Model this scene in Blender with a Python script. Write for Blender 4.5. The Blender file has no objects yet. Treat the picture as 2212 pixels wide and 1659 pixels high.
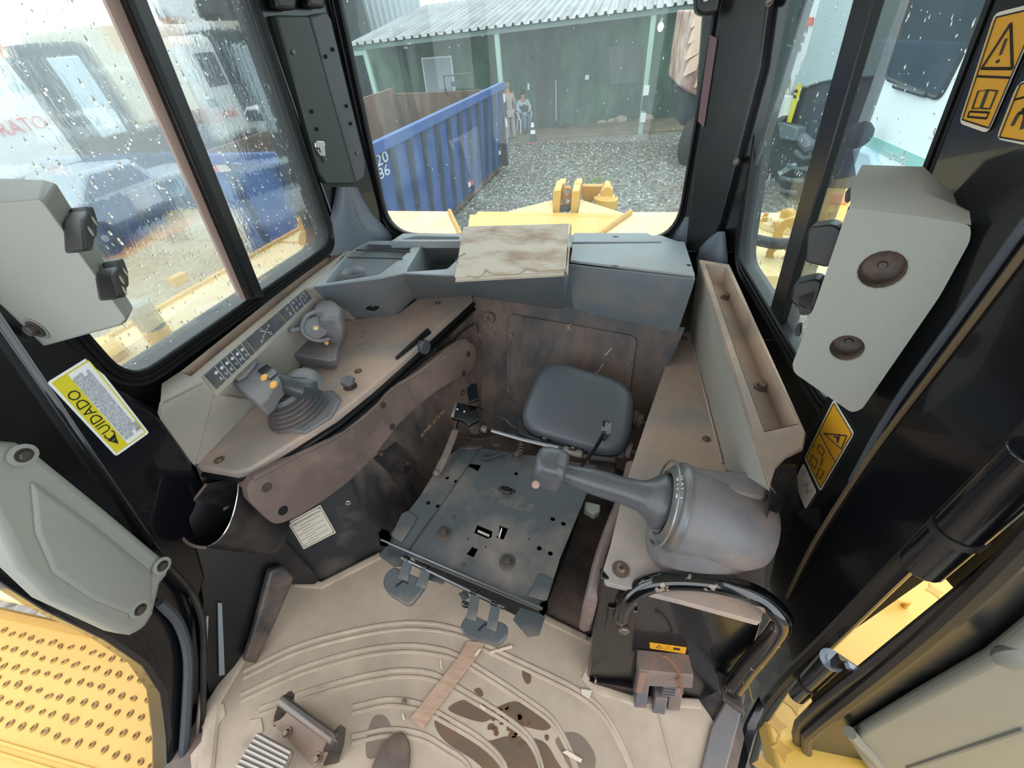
import bpy, bmesh, math, random
from mathutils import Vector as V, Matrix
random.seed(7)
SC = bpy.context.scene
COL = SC.collection
# ---------------------------------------------------------------- camera, world, exposure
F, CX, CY, HC = 831.0, 1106.0, 829.5, 1.4          # focal length in px of the 2212x1659 frame, camera 1.4 m over the cab floor
RX = V((0.9840265, 0.0803775, -0.1588434)); RY = V((0.1732599, -0.637401, 0.7508002)); RZ = V((-0.0408996, -0.7663285, -0.6411457))
CAM = V((0, 0, HC))
cd = bpy.data.cameras.new('camera'); cam = bpy.data.objects.new('camera', cd); COL.objects.link(cam)
cd.sensor_fit = 'HORIZONTAL'; cd.sensor_width = 36.0; cd.lens = 36.0 * F / 2212.0; cd.clip_start = 0.01; cd.clip_end = 300
cam.matrix_world = Matrix(((RX.x, -RX.y, -RX.z, 0), (RY.x, -RY.y, -RY.z, 0), (RZ.x, -RZ.y, -RZ.z, HC), (0, 0, 0, 1)))
SC.camera = cam
w = bpy.data.worlds.new('overcast'); SC.world = w; w.use_nodes = True
nt = w.node_tree; bg = nt.nodes['Background']
tc = nt.nodes.new('ShaderNodeTexCoord'); sx = nt.nodes.new('ShaderNodeSeparateXYZ'); rp = nt.nodes.new('ShaderNodeValToRGB')
nt.links.new(tc.outputs['Generated'], sx.inputs[0]); nt.links.new(sx.outputs['Z'], rp.inputs[0]); nt.links.new(rp.outputs[0], bg.inputs[0])
rp.color_ramp.elements[0].position = 0.0; rp.color_ramp.elements[0].color = (0.80, 0.88, 0.93, 1)
rp.color_ramp.elements[1].position = 1.0; rp.color_ramp.elements[1].color = (0.93, 0.97, 1.0, 1)
bg.inputs[1].default_value = 1.25
vs = SC.view_settings; SC.display_settings.display_device = 'sRGB'
vs.view_transform = 'Standard'; vs.look = 'None'; vs.gamma = 1.0; vs.use_curve_mapping = False
vs.exposure = 1.38
SC.cycles.max_bounces = 12; SC.cycles.transparent_max_bounces = 16; SC.cycles.use_denoising = True
SC.cycles.diffuse_bounces = 8; SC.cycles.sample_clamp_indirect = 6

# ---------------------------------------------------------------- a pixel of the frame + a known plane = a point
def ray(px, py):
    c = V((px - CX, py - CY, F)); return V((RX.dot(c), RY.dot(c), RZ.dot(c)))
def PN(px, py, p, n):
    r = ray(px, py); return CAM + r * (n.dot(p - CAM) / n.dot(r))
def P(px, py, z): return PN(px, py, V((0, 0, z)), V((0, 0, 1)))
def PY(px, py, y): return PN(px, py, V((0, y, 0)), V((0, 1, 0)))
def PX(px, py, x): return PN(px, py, V((x, 0, 0)), V((1, 0, 0)))
# exterior frame: the yard slopes a little against the machine
EZ = -V((RX.dot(V((110, 886.5, F))), RY.dot(V((110, 886.5, F))), RZ.dot(V((110, 886.5, F))))).normalized()
l_ = V((RX.dot(V((-4826, -305.5, F))), RY.dot(V((-4826, -305.5, F))), RZ.dot(V((-4826, -305.5, F))))).normalized()
EX = -(l_ - EZ * l_.dot(EZ)).normalized(); EY = EZ.cross(EX); HE = 3.26
EO = CAM - EZ * HE
ME = Matrix(((EX.x, EY.x, EZ.x, EO.x), (EX.y, EY.y, EZ.y, EO.y), (EX.z, EY.z, EZ.z, EO.z), (0, 0, 0, 1)))
MI = ME.inverted()
def G(px, py, h): return MI @ PN(px, py, EO + EZ * h, EZ)
def GY(px, py, y): return MI @ PN(px, py, EO + EY * y, EY)
def GX(px, py, x): return MI @ PN(px, py, EO + EX * x, EX)

# ---------------------------------------------------------------- materials
def lin(c):
    return tuple(((v / 255) / 12.92 if v / 255 <= 0.04045 else ((v / 255 + 0.055) / 1.055) ** 2.4) for v in c) + (1,)
MATS = {}
def mat(name, col, rough=0.5, metal=0.0, dust=None, dc=(150, 122, 104), ds=6.0, lo=0.42, hi=0.62, bump=0.0, bs=300.0, coat=0.0, stretch=None, emit=None, spec=0.5):
    if name in MATS: return MATS[name]
    m = bpy.data.materials.new(name); m.use_nodes = True; MATS[name] = m
    t = m.node_tree; b = t.nodes['Principled BSDF']
    b.inputs['Base Color'].default_value = lin(col); b.inputs['Roughness'].default_value = rough; b.inputs['Metallic'].default_value = metal
    b.inputs['Coat Weight'].default_value = coat; b.inputs['Specular IOR Level'].default_value = spec
    if emit: b.inputs['Emission Color'].default_value = lin(col); b.inputs['Emission Strength'].default_value = emit
    c = t.nodes.new('ShaderNodeTexCoord'); src = c.outputs['Object']
    if stretch:
        mp = t.nodes.new('ShaderNodeMapping'); mp.inputs['Scale'].default_value = stretch; t.links.new(src, mp.inputs[0]); src = mp.outputs[0]
    if dust:
        n = t.nodes.new('ShaderNodeTexNoise'); n.inputs['Scale'].default_value = ds; n.inputs['Detail'].default_value = 6; n.inputs['Roughness'].default_value = 0.62
        t.links.new(src, n.inputs['Vector'])
        r = t.nodes.new('ShaderNodeMapRange'); r.inputs[1].default_value = lo; r.inputs[2].default_value = hi; r.inputs[4].default_value = dust
        t.links.new(n.outputs[0], r.inputs[0])
        x = t.nodes.new('ShaderNodeMix'); x.data_type = 'RGBA'; x.inputs[6].default_value = lin(col); x.inputs[7].default_value = lin(dc)
        t.links.new(r.outputs[0], x.inputs[0]); t.links.new(x.outputs[2], b.inputs['Base Color'])
        q = t.nodes.new('ShaderNodeMapRange'); q.inputs[3].default_value = rough; q.inputs[4].default_value = min(1, rough + 0.3)
        t.links.new(r.outputs[0], q.inputs[0]); t.links.new(q.outputs[0], b.inputs['Roughness'])
    if bump:
        n2 = t.nodes.new('ShaderNodeTexNoise'); n2.inputs['Scale'].default_value = bs; n2.inputs['Detail'].default_value = 2
        t.links.new(c.outputs['Object'], n2.inputs['Vector'])
        bp = t.nodes.new('ShaderNodeBump'); bp.inputs['Strength'].default_value = bump; bp.inputs['Distance'].default_value = 0.002
        t.links.new(n2.outputs[0], bp.inputs['Height']); t.links.new(bp.outputs[0], b.inputs['Normal'])
    return m
BR = (158, 132, 116)
M_blk = mat('black_paint', (20, 21, 24), 0.32, dust=0.35, dc=(88, 76, 68), ds=5, lo=0.5, hi=0.75)
M_blkclean = mat('black_gloss_paint', (14, 15, 19), 0.22, coat=0.4)
M_rub = mat('black_rubber', (22, 22, 23), 0.45, dust=0.3, dc=(80, 70, 64), ds=12)
M_rubgloss = mat('rubber_seal', (13, 13, 14), 0.42, spec=0.3)
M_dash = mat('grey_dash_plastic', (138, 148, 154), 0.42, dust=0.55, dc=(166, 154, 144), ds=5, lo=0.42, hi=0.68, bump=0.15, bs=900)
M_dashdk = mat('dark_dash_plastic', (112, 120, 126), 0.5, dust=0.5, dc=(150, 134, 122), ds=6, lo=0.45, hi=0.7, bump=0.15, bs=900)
M_cons = mat('dusty_console_plastic', (150, 140, 134), 0.55, dust=0.85, dc=(188, 160, 142), ds=4, lo=0.38, hi=0.6, bump=0.15, bs=900)
M_tray = mat('brown_tray_plastic', (134, 118, 106), 0.55, dust=0.85, dc=(174, 146, 126), ds=5, lo=0.38, hi=0.6, bump=0.15, bs=900)
M_olive = mat('olive_grey_plastic', (150, 147, 138), 0.55, dust=0.5, dc=(178, 163, 148), ds=4, bump=0.1, bs=900)
M_pad = mat('brown_pad_plastic', (104, 88, 82), 0.42, dust=0.7, dc=(142, 120, 108), ds=5, bump=0.15, bs=900)
M_cover = mat('grey_cover_plastic', (140, 142, 134), 0.5, dust=0.25, dc=(150, 140, 124), ds=3, bump=0.15, bs=1100)
M_mat = mat('dusty_floor_mat', (194, 175, 156), 0.8, dust=0.85, dc=(160, 144, 127), ds=3.5, lo=0.35, hi=0.65, bump=0.25, bs=160)
M_matrib = mat('floor_mat_rib', (200, 181, 162), 0.8, dust=0.7, dc=(160, 144, 127), ds=9, lo=0.35, hi=0.65)
M_wall = mat('dirty_dark_steel', (50, 52, 56), 0.45, dust=0.9, dc=(134, 112, 100), ds=3.5, lo=0.36, hi=0.62, stretch=(1.6, 1.6, 0.6))
M_steel = mat('black_steel_plate', (70, 74, 78), 0.36, dust=0.75, dc=(140, 124, 112), ds=3.4, lo=0.48, hi=0.72)
M_steel2 = mat('dark_worn_steel', (58, 56, 56), 0.42, metal=0.3, dust=0.6, dc=(120, 100, 88), ds=9)
M_chrome = mat('bright_metal', (205, 205, 205), 0.22, metal=1.0)
M_bolt = mat('dusty_bolt', (120, 108, 98), 0.4, metal=0.7, dust=0.5, dc=(140, 112, 90), ds=40)
M_vinyl = mat('vinyl_sheen_grey', (82, 86, 92), 0.3, bump=0.25, bs=500)  # black vinyl made greyer: its sheen is put into the base colour
M_grip = mat('dark_grey_grip', (74, 77, 82), 0.27, dust=0.25, dc=(118, 104, 98), ds=6)
M_ctl = mat('control_body_grey', (110, 108, 110), 0.42, dust=0.6, dc=(160, 136, 124), ds=6, bump=0.1, bs=900)
M_joy = mat('joystick_grey', (106, 110, 116), 0.42, dust=0.4, dc=(150, 132, 122), ds=9)
M_ambr = mat('amber_button', (236, 176, 92), 0.4)
M_step = mat('step_yellow', (196, 156, 74), .45, dust=.5, dc=(206, 170, 96), ds=4)
M_yel = mat('machine_yellow', (212, 168, 76), 0.38, dust=0.25, dc=(204, 170, 104), ds=2.5)
M_ypale = mat('glare_pale_yellow', (214, 192, 144), 0.3, dust=0.5, dc=(206, 176, 116), ds=2)  # paler copy of the machine yellow, wet glare put into the colour
M_ydk = mat('dark_yellow_plate', (190, 146, 64), 0.45, dust=0.4, dc=(172, 132, 66), ds=6)  # darker yellow for raised edges, eyes, bolts and grips
M_warn = mat('warning_yellow', (214, 152, 36), 0.4)
M_ylabel = mat('label_yellow', (214, 200, 40), 0.45)
M_white = mat('label_white', (232, 234, 234), 0.5)
M_cream = mat('worn_label_cream', (214, 204, 186), 0.5)
M_ink = mat('label_black', (28, 26, 22), 0.6)
M_inkgrey = mat('label_grey_ink', (90, 92, 110), 0.6)
M_paper = mat('dirty_cardboard', (196, 184, 170), 0.75, dust=0.85, dc=(150, 122, 102), ds=5, lo=0.45, hi=0.66, stretch=(1, 2.2, 1))
M_wood = mat('wood_sliver', (190, 158, 136), 0.7, dust=0.6, dc=(166, 130, 108), ds=14, stretch=(1, 6, 1))
M_woodlt = mat('pale_wood', (226, 206, 184), 0.7)
M_wet = mat('wet_stain', (106, 90, 78), 0.28, dust=0.6, dc=(126, 90, 60), ds=9)
M_conn = mat('dusty_connector', (116, 102, 96), 0.6, dust=0.7, dc=(146, 116, 104), ds=20)
M_conn2 = mat('grey_connector', (96, 96, 102), 0.5, dust=0.5, dc=(150, 114, 100), ds=20)
M_copper = mat('rusty_wire', (176, 110, 84), 0.5, metal=0.3)
M_decal = mat('dark_decal', (66, 70, 78), 0.4, dust=0.35, dc=(120, 108, 100), ds=12)
M_print = mat('pale_print', (204, 206, 206), 0.5)
M_alu = mat('aluminium_track', (150, 140, 136), 0.4, metal=0.5)
M_pink = mat('divider_edge', (178, 150, 140), 0.5)
M_doorpan = mat('grey_door_panel', (112, 112, 103), 0.5, dust=0.25, dc=(120, 110, 98), ds=3, bump=0.15, bs=1100)
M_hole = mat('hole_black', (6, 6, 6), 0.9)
M_drop = mat('water_drop', (255, 255, 255), 0.0)
MATS['water_drop'].node_tree.nodes['Principled BSDF'].inputs['Transmission Weight'].default_value = 1.0
MATS['water_drop'].node_tree.nodes['Principled BSDF'].inputs['IOR'].default_value = 1.33

def glass(name, film=0.0, filmcol=(200, 214, 216), wet=0.0, tint=(0.93, 0.97, 0.96)):
    m = bpy.data.materials.new(name); m.use_nodes = True; t = m.node_tree; t.nodes.clear()
    o = t.nodes.new('ShaderNodeOutputMaterial'); tr = t.nodes.new('ShaderNodeBsdfTransparent'); tr.inputs[0].default_value = tint + (1,)
    gl = t.nodes.new('ShaderNodeBsdfGlossy'); gl.inputs[1].default_value = 0.02
    lwt = t.nodes.new('ShaderNodeLayerWeight'); pw = t.nodes.new('ShaderNodeMath'); pw.operation = 'POWER'; pw.inputs[1].default_value = 4.0; t.links.new(lwt.outputs['Facing'], pw.inputs[0])
    fr = t.nodes.new('ShaderNodeMath'); fr.operation = 'MULTIPLY_ADD'; fr.inputs[1].default_value = 0.35; fr.inputs[2].default_value = 0.025; t.links.new(pw.outputs[0], fr.inputs[0])
    mx = t.nodes.new('ShaderNodeMixShader'); t.links.new(fr.outputs[0], mx.inputs[0]); t.links.new(tr.outputs[0], mx.inputs[1]); t.links.new(gl.outputs[0], mx.inputs[2])
    out = mx.outputs[0]
    c = t.nodes.new('ShaderNodeTexCoord'); mp = t.nodes.new('ShaderNodeMapping'); t.links.new(c.outputs['Object'], mp.inputs[0])
    mp.inputs['Scale'].default_value = (9, 9, 2.6)
    if wet:
        n = t.nodes.new('ShaderNodeTexNoise'); n.inputs['Scale'].default_value = 9; n.inputs['Detail'].default_value = 3; n.inputs['Distortion'].default_value = 0.6
        t.links.new(mp.outputs[0], n.inputs['Vector'])
        bp = t.nodes.new('ShaderNodeBump'); bp.inputs['Strength'].default_value = 0.3; bp.inputs['Distance'].default_value = 0.0016
        t.links.new(n.outputs[0], bp.inputs['Height'])
        rf = t.nodes.new('ShaderNodeBsdfRefraction'); rf.inputs['IOR'].default_value = 1.33; rf.inputs['Roughness'].default_value = 0.04
        rf.inputs[0].default_value = tint + (1,)
        t.links.new(bp.outputs[0], rf.inputs['Normal'])
        m2 = t.nodes.new('ShaderNodeMixShader'); m2.inputs[0].default_value = wet
        t.links.new(out, m2.inputs[1]); t.links.new(rf.outputs[0], m2.inputs[2]); out = m2.outputs[0]
    if film:
        n = t.nodes.new('ShaderNodeTexNoise'); n.inputs['Scale'].default_value = 2.2; n.inputs['Detail'].default_value = 7; n.inputs['Roughness'].default_value = 0.7
        t.links.new(mp.outputs[0], n.inputs['Vector'])
        r = t.nodes.new('ShaderNodeMapRange'); r.inputs[1].default_value = 0.3; r.inputs[2].default_value = 0.75; r.inputs[3].default_value = film * 0.25; r.inputs[4].default_value = film
        t.links.new(n.outputs[0], r.inputs[0])
        tl = t.nodes.new('ShaderNodeBsdfTranslucent'); tl.inputs[0].default_value = lin(filmcol)
        m3 = t.nodes.new('ShaderNodeMixShader'); t.links.new(r.outputs[0], m3.inputs[0]); t.links.new(out, m3.inputs[1]); t.links.new(tl.outputs[0], m3.inputs[2]); out = m3.outputs[0]
    t.links.new(out, o.inputs[0]); return m
M_gl_l = glass('wet_window_glass', 0.03, wet=0.42)
M_gl_r = glass('rear_window_glass', 0.07, tint=(0.86, 0.9, 0.89))
M_gl_s = glass('side_window_glass', 0.025, tint=(0.86, 0.93, 0.92))
M_gl_dk = glass('vehicle_glass_clear', 0.0, tint=(0.5, 0.55, 0.55))

# ---------------------------------------------------------------- mesh helpers
def cat(pts, k=6, closed=False):
    pts = [V(p) for p in pts]; n = len(pts); out = []
    rng = range(n) if closed else range(n - 1)
    for i in rng:
        p1 = pts[i]; p2 = pts[(i + 1) % n]
        p0 = pts[(i - 1) % n] if closed or i > 0 else p1 * 2 - p2
        p3 = pts[(i + 2) % n] if closed or i < n - 2 else p2 * 2 - p1
        for j in range(k):
            t = j / k
            out.append(0.5 * ((2 * p1) + (p2 - p0) * t + (2 * p0 - 5 * p1 + 4 * p2 - p3) * t * t + (3 * p1 - p0 - 3 * p2 + p3) * t ** 3))
    if not closed: out.append(pts[-1])
    return out
def rounded(pts, r, k=5):
    """round the corners of a closed planar polygon (r one value or one per corner)"""
    n = len(pts); out = []
    for i in range(n):
        p, a, b = V(pts[i]), V(pts[i - 1]), V(pts[(i + 1) % n])
        ri = r[i] if isinstance(r, (list, tuple)) else r
        ri = min(ri, (a - p).length * 0.48, (b - p).length * 0.48)
        if ri <= 1e-5: out.append(p); continue
        s = p + (a - p).normalized() * ri; e = p + (b - p).normalized() * ri
        for j in range(k + 1):
            t = j / k; out.append(s * (1 - t) ** 2 + p * 2 * t * (1 - t) + e * t * t)
    return out
def frame_of(ax):
    ax = V(ax).normalized(); h = V((0, 0, 1)) if abs(ax.z) < 0.9 else V((1, 0, 0))
    u = h.cross(ax).normalized(); return u, ax.cross(u), ax
class B:
    def __init__(s): s.bm = bmesh.new()
    def f(s, vs):
        try: return s.bm.faces.new(vs)
        except ValueError: return None
    def prism(s, pts, vec):
        vec = V(vec); a = [s.bm.verts.new(p) for p in pts]; b = [s.bm.verts.new(V(p) + vec) for p in pts]; n = len(a)
        s.f(a); s.f(b[::-1])
        for i in range(n): s.f((a[i], b[i], b[(i + 1) % n], a[(i + 1) % n]))
        return s
    def loft(s, rings, cap=True, closed=False):
        R = [[s.bm.verts.new(p) for p in r] for r in rings]; n = len(R[0])
        for k in range(len(R) if closed else len(R) - 1):
            a, b = R[k], R[(k + 1) % len(R)]
            for i in range(n): s.f((a[i], a[(i + 1) % n], b[(i + 1) % n], b[i]))
        if cap and not closed: s.f(R[0][::-1]); s.f(R[-1])
        return s
    def strip(s, A, C):
        a = [s.bm.verts.new(p) for p in A]; c = [s.bm.verts.new(p) for p in C]
        for i in range(len(a) - 1): s.f((a[i], a[i + 1], c[i + 1], c[i]))
        return s
    def face(s, pts): s.f([s.bm.verts.new(p) for p in pts]); return s
    def plate(s, outer, holes, vec):
        vec = V(vec); tmp = bmesh.new(); ed = []; loops = [list(outer)] + [list(h) for h in holes]; L = []
        for lp in loops:
            vs_ = [tmp.verts.new(p) for p in lp]; L.append(vs_)
            for i in range(len(vs_)): ed.append(tmp.edges.new((vs_[i], vs_[(i + 1) % len(vs_)])))
        bmesh.ops.triangle_fill(tmp, use_beauty=True, use_dissolve=False, edges=ed)
        tmp.verts.index_update(); top = [s.bm.verts.new(v.co) for v in tmp.verts]; bot = [s.bm.verts.new(v.co + vec) for v in tmp.verts]
        for fc in tmp.faces:
            ix = [v.index for v in fc.verts]; s.f([top[i] for i in ix]); s.f([bot[i] for i in reversed(ix)])
        for vs_ in L:
            ix = [v.index for v in vs_]
            for i in range(len(ix)): s.f((top[ix[i]], top[ix[(i + 1) % len(ix)]], bot[ix[(i + 1) % len(ix)]], bot[ix[i]]))
        tmp.free(); return s
    def tube(s, pts, r, n=8, closed=False, flat=1.0, up=None):
        pts = [V(p) for p in pts]; m = len(pts); rings = []; pu = None
        for i, p in enumerate(pts):
            a = pts[i - 1] if (i > 0 or closed) else p; b = pts[(i + 1) % m] if (i < m - 1 or closed) else p
            t = (b - a).normalized()
            if up is not None: u = V(up).cross(t).normalized()
            elif pu is None: u = frame_of(t)[0]
            else: u = (pu - t * pu.dot(t)).normalized()
            pu = u; v = t.cross(u); ri = r[i] if isinstance(r, (list, tuple)) else r
            rings.append([p + u * (ri * math.cos(2 * math.pi * k / n)) + v * (ri * flat * math.sin(2 * math.pi * k / n)) for k in range(n)])
        return s.loft(rings, cap=not closed, closed=closed)
    def lathe(s, o, ax, prof, n=16, cap=True, sx=1.0, sy=1.0, u=None):
        o = V(o); uu, vv, ax = frame_of(ax)
        if u is not None: uu = (V(u) - ax * V(u).dot(ax)).normalized(); vv = ax.cross(uu)
        rings = [[o + ax * t + uu * (r * sx * math.cos(2 * math.pi * k / n)) + vv * (r * sy * math.sin(2 * math.pi * k / n)) for k in range(n)] for t, r in prof]
        return s.loft(rings, cap)
    def box(s, c, sz, ux=(1, 0, 0), uy=(0, 1, 0)):
        c = V(c); ux = V(ux).normalized(); uy = V(uy).normalized(); uz = ux.cross(uy); a, b, d = sz[0] / 2, sz[1] / 2, sz[2] / 2
        return s.prism([c - uz * d + ux * i * a + uy * j * b for i, j in ((-1, -1), (1, -1), (1, 1), (-1, 1))], uz * sz[2])
    def ball(s, c, r, n=12, m=8, ax=(0, 0, 1), sz=1.0, p=1.0):
        pr = []
        for i in range(m + 1):
            a = math.pi * i / m; pr.append((-math.cos(a) * r * sz, max(1e-4, math.sin(a) * r)))
        return s.lathe(c, ax, pr, n)
    def hexbolt(s, c, ax, r, h):
        s.lathe(c, ax, [(0, r * 1.5), (h * 0.25, r * 1.5), (h * 0.25, r * 1.02)], 14)
        return s.lathe(V(c) + V(ax).normalized() * h * 0.2, ax, [(0, r), (h * 0.8, r), (h, r * 0.8)], 6)
def circ(c, u, v, r, n=12): return [V(c) + V(u) * (r * math.cos(2 * math.pi * i / n)) + V(v) * (r * math.sin(2 * math.pi * i / n)) for i in range(n)]

def tag(o, label=None, cat=None, group=None, kind=None):
    if label: o['label'] = label
    if cat: o['category'] = cat
    if group: o['group'] = group
    if kind: o['kind'] = kind
    return o
WL = {}                                                             # world position of every object's origin while building
def obj(name, b, m, parent=None, bevel=0.0, seg=2, sm=38, M=None, label=None, cat=None, group=None, kind=None):
    bm = b.bm; bmesh.ops.remove_doubles(bm, verts=bm.verts, dist=1e-6); bmesh.ops.recalc_face_normals(bm, faces=bm.faces)
    me = bpy.data.meshes.new(name); bm.to_mesh(me); bm.free()
    for p in me.polygons: p.use_smooth = True
    me.set_sharp_from_angle(angle=math.radians(sm))
    return link(name, me, m, parent, bevel, seg, M, label, cat, group, kind)
def link(name, me, m, parent=None, bevel=0.0, seg=2, M=None, label=None, cat=None, group=None, kind=None):
    if M is not None: me.transform(M)
    co = [v.co for v in me.vertices]
    lo = V((min(c.x for c in co), min(c.y for c in co), min(c.z for c in co))); hi = V((max(c.x for c in co), max(c.y for c in co), max(c.z for c in co)))
    base = V(((lo.x + hi.x) / 2, (lo.y + hi.y) / 2, lo.z)); me.transform(Matrix.Translation(-base))
    o = bpy.data.objects.new(name, me); COL.objects.link(o)
    if m is not None: me.materials.append(m)
    WL[o.name] = base.copy()
    if parent is not None: o.parent = parent; o.location = base - WL[parent.name]
    else: o.location = base
    if bevel:
        md = o.modifiers.new('bevel', 'BEVEL'); md.width = bevel; md.segments = seg; md.limit_method = 'ANGLE'; md.angle_limit = math.radians(40); md.harden_normals = False
    return tag(o, label, cat, group, kind)
def thing(name, label, cat, base=(0, 0, 0), group=None, M=None):
    o = bpy.data.objects.new(name, None); COL.objects.link(o); o.empty_display_size = 0.05
    p = V(base) if M is None else M @ V(base)
    o.location = p; WL[o.name] = p; return tag(o, label, cat, group)
def copytree(o, delta, parent=None, label=None):
    c = o.copy(); COL.objects.link(c)
    if parent is None: c.location = o.location + V(delta); WL[c.name] = WL[o.name] + V(delta)
    else: c.parent = parent; WL[c.name] = WL[o.name]
    if label: c['label'] = label
    for ch in list(o.children): copytree(ch, delta, c)
    return c
def text(s, o, ux, uy, size, m, parent, name='lettering', th=0.0004, M=None, sx=1.0, bold=0.0):
    cu = bpy.data.curves.new('t', 'FONT'); cu.body = s; cu.size = 1.0; cu.extrude = 0.0; cu.resolution_u = 2; cu.align_x = 'CENTER'; cu.align_y = 'CENTER'; cu.offset = bold
    to = bpy.data.objects.new('t', cu); me = bpy.data.meshes.new_from_object(to); bpy.data.objects.remove(to); bpy.data.curves.remove(cu)
    me.name = name; ux = V(ux).normalized(); uy = V(uy); uy = (uy - ux * uy.dot(ux)).normalized(); uz = ux.cross(uy); o = V(o) + uz * th
    me.transform(Matrix(((ux.x * size * sx, uy.x * size, uz.x, o.x), (ux.y * size * sx, uy.y * size, uz.y, o.y), (ux.z * size * sx, uy.z * size, uz.z, o.z), (0, 0, 0, 1))))
    return link(name, me, m, parent, M=M)
def pillow(corners, nrm, th, n=14, e=4.0, dome=0.5):
    """soft slab: four corners, superellipse outline, thickness th along nrm"""
    c = [V(x) for x in corners]; nrm = V(nrm).normalized(); b = B(); rings = []
    def at(s, t): return (c[0] * (1 - s) * (1 - t) + c[1] * s * (1 - t) + c[2] * s * t + c[3] * (1 - s) * t)
    def ring(k, h):
        r = []
        for i in range(4 * n):
            a = 2 * math.pi * i / (4 * n); ca, sa = math.cos(a), math.sin(a); q = (abs(ca) ** e + abs(sa) ** e) ** (-1 / e)
            r.append(at(0.5 + 0.5 * ca * q * k, 0.5 + 0.5 * sa * q * k) + nrm * h)
        return r
    for k, h in ((0.02, -th * .5), (0.6, -th * .5), (0.93, -th * .48), (0.985, -th * .3), (1.0, 0), (0.985, th * .28), (0.95, th * .44), (0.85, th * .55), (0.6, th * (.5 + .2 * dome)), (0.3, th * (.5 + .3 * dome)), (0.02, th * (.5 + .32 * dome))):
        rings.append(ring(k, h))
    return b.loft(rings)
# ================================================================ EXTERIOR (built in the yard's own frame)
M_gravel = mat('wet_gravel', (92, 92, 86), 0.7, dust=0.9, dc=(58, 56, 50), ds=14, lo=0.4, hi=0.6, bump=1.0, bs=60)
def gravel():
    m = M_gravel; t = m.node_tree; b = t.nodes['Principled BSDF']; c = t.nodes['Texture Coordinate']
    vo = t.nodes.new('ShaderNodeTexVoronoi'); vo.inputs['Scale'].default_value = 16; t.links.new(c.outputs['Object'], vo.inputs['Vector'])
    r = t.nodes.new('ShaderNodeValToRGB'); t.links.new(vo.outputs['Color'], r.inputs[0])
    e = r.color_ramp.elements; e[0].color = lin((72, 72, 68)); e[1].color = lin((148, 148, 140)); e[0].position = 0.15; e[1].position = 0.95
    n = t.nodes.new('ShaderNodeTexNoise'); n.inputs['Scale'].default_value = 0.5; n.inputs['Detail'].default_value = 4; t.links.new(c.outputs['Object'], n.inputs['Vector'])
    rr = t.nodes.new('ShaderNodeMapRange'); rr.inputs[1].default_value = 0.48; rr.inputs[2].default_value = 0.68; rr.inputs[4].default_value = 0.55; t.links.new(n.outputs[0], rr.inputs[0])
    x = t.nodes.new('ShaderNodeMix'); x.data_type = 'RGBA'; t.links.new(rr.outputs[0], x.inputs[0]); t.links.new(r.outputs[0], x.inputs[6]); x.inputs[7].default_value = lin((112, 92, 76))
    t.links.new(x.outputs[2], b.inputs['Base Color'])
gravel()
M_conc = mat('walkway_concrete', (122, 112, 90), 0.8, dust=0.7, dc=(100, 94, 74), ds=1.6)
M_green = mat('faded_green_paint', (72, 106, 86), 0.75, dust=0.85, dc=(50, 68, 62), ds=0.9, lo=0.42, hi=0.6, stretch=(1, 1, 0.5))
M_mint = mat('pale_green_post', (152, 180, 166), 0.5)
M_roof = mat('white_roof_sheet', (150, 158, 160), 0.5, dust=0.6, dc=(128, 116, 112), ds=0.8, stretch=(1, 0.3, 1))
M_dkgreen = mat('bay_shade_dark', (44, 54, 60), 0.8)
M_door = mat('dark_door', (54, 62, 60), 0.6)
M_blue = mat('blue_container_paint', (52, 84, 146), 0.5, dust=0.5, dc=(72, 98, 142), ds=1.5, stretch=(1, 1, .4))
M_rust = mat('rusty_container_inside', (112, 90, 78), 0.8, dust=0.9, dc=(84, 64, 54), ds=1.2, lo=.38, hi=.62, stretch=(1, 1, .3))
M_tw = mat('truck_white', (222, 226, 226), 0.45, dust=0.25, dc=(190, 192, 188), ds=1.2)
M_tcream = mat('truck_cream', (224, 218, 196), 0.5, dust=0.3, dc=(196, 190, 170), ds=1)
M_tdk = mat('truck_dark', (54, 60, 64), 0.55)
M_tyre = mat('tyre', (38, 38, 38), 0.8)
M_rim = mat('wheel_rim', (168, 172, 172), 0.5)
M_vglass = mat('vehicle_dark_glass', (56, 68, 78), 0.08)
M_red = mat('reflector_red', (222, 60, 50), 0.4)
M_skin = mat('skin', (172, 126, 104), 0.6); M_hair = mat('hair', (40, 36, 36), 0.7)
M_beige = mat('beige_workwear', (160, 148, 142), 0.8); M_vest = mat('dark_vest', (52, 68, 72), 0.8)
M_shirt = mat('pale_blue_sleeve', (172, 188, 200), 0.8); M_jean = mat('blue_jeans', (96, 116, 144), 0.8)
M_plas = mat('white_plastic', (220, 224, 224), 0.4); M_shoe = mat('dark_shoe', (50, 48, 48), 0.6)
M_grey = mat('pale_grey_panel', (170, 186, 188), 0.4); M_teal = mat('teal_stripe', (150, 200, 194), 0.4)

def ST(name, b, m, M=ME, **k): return obj(name, b, m, kind='structure', M=M, **k)
g = B(); g.face([(-45, -12, 0), (30, -12, 0), (30, 45, 0), (-45, 45, 0)]); ST('ground', g, M_gravel)
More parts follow.
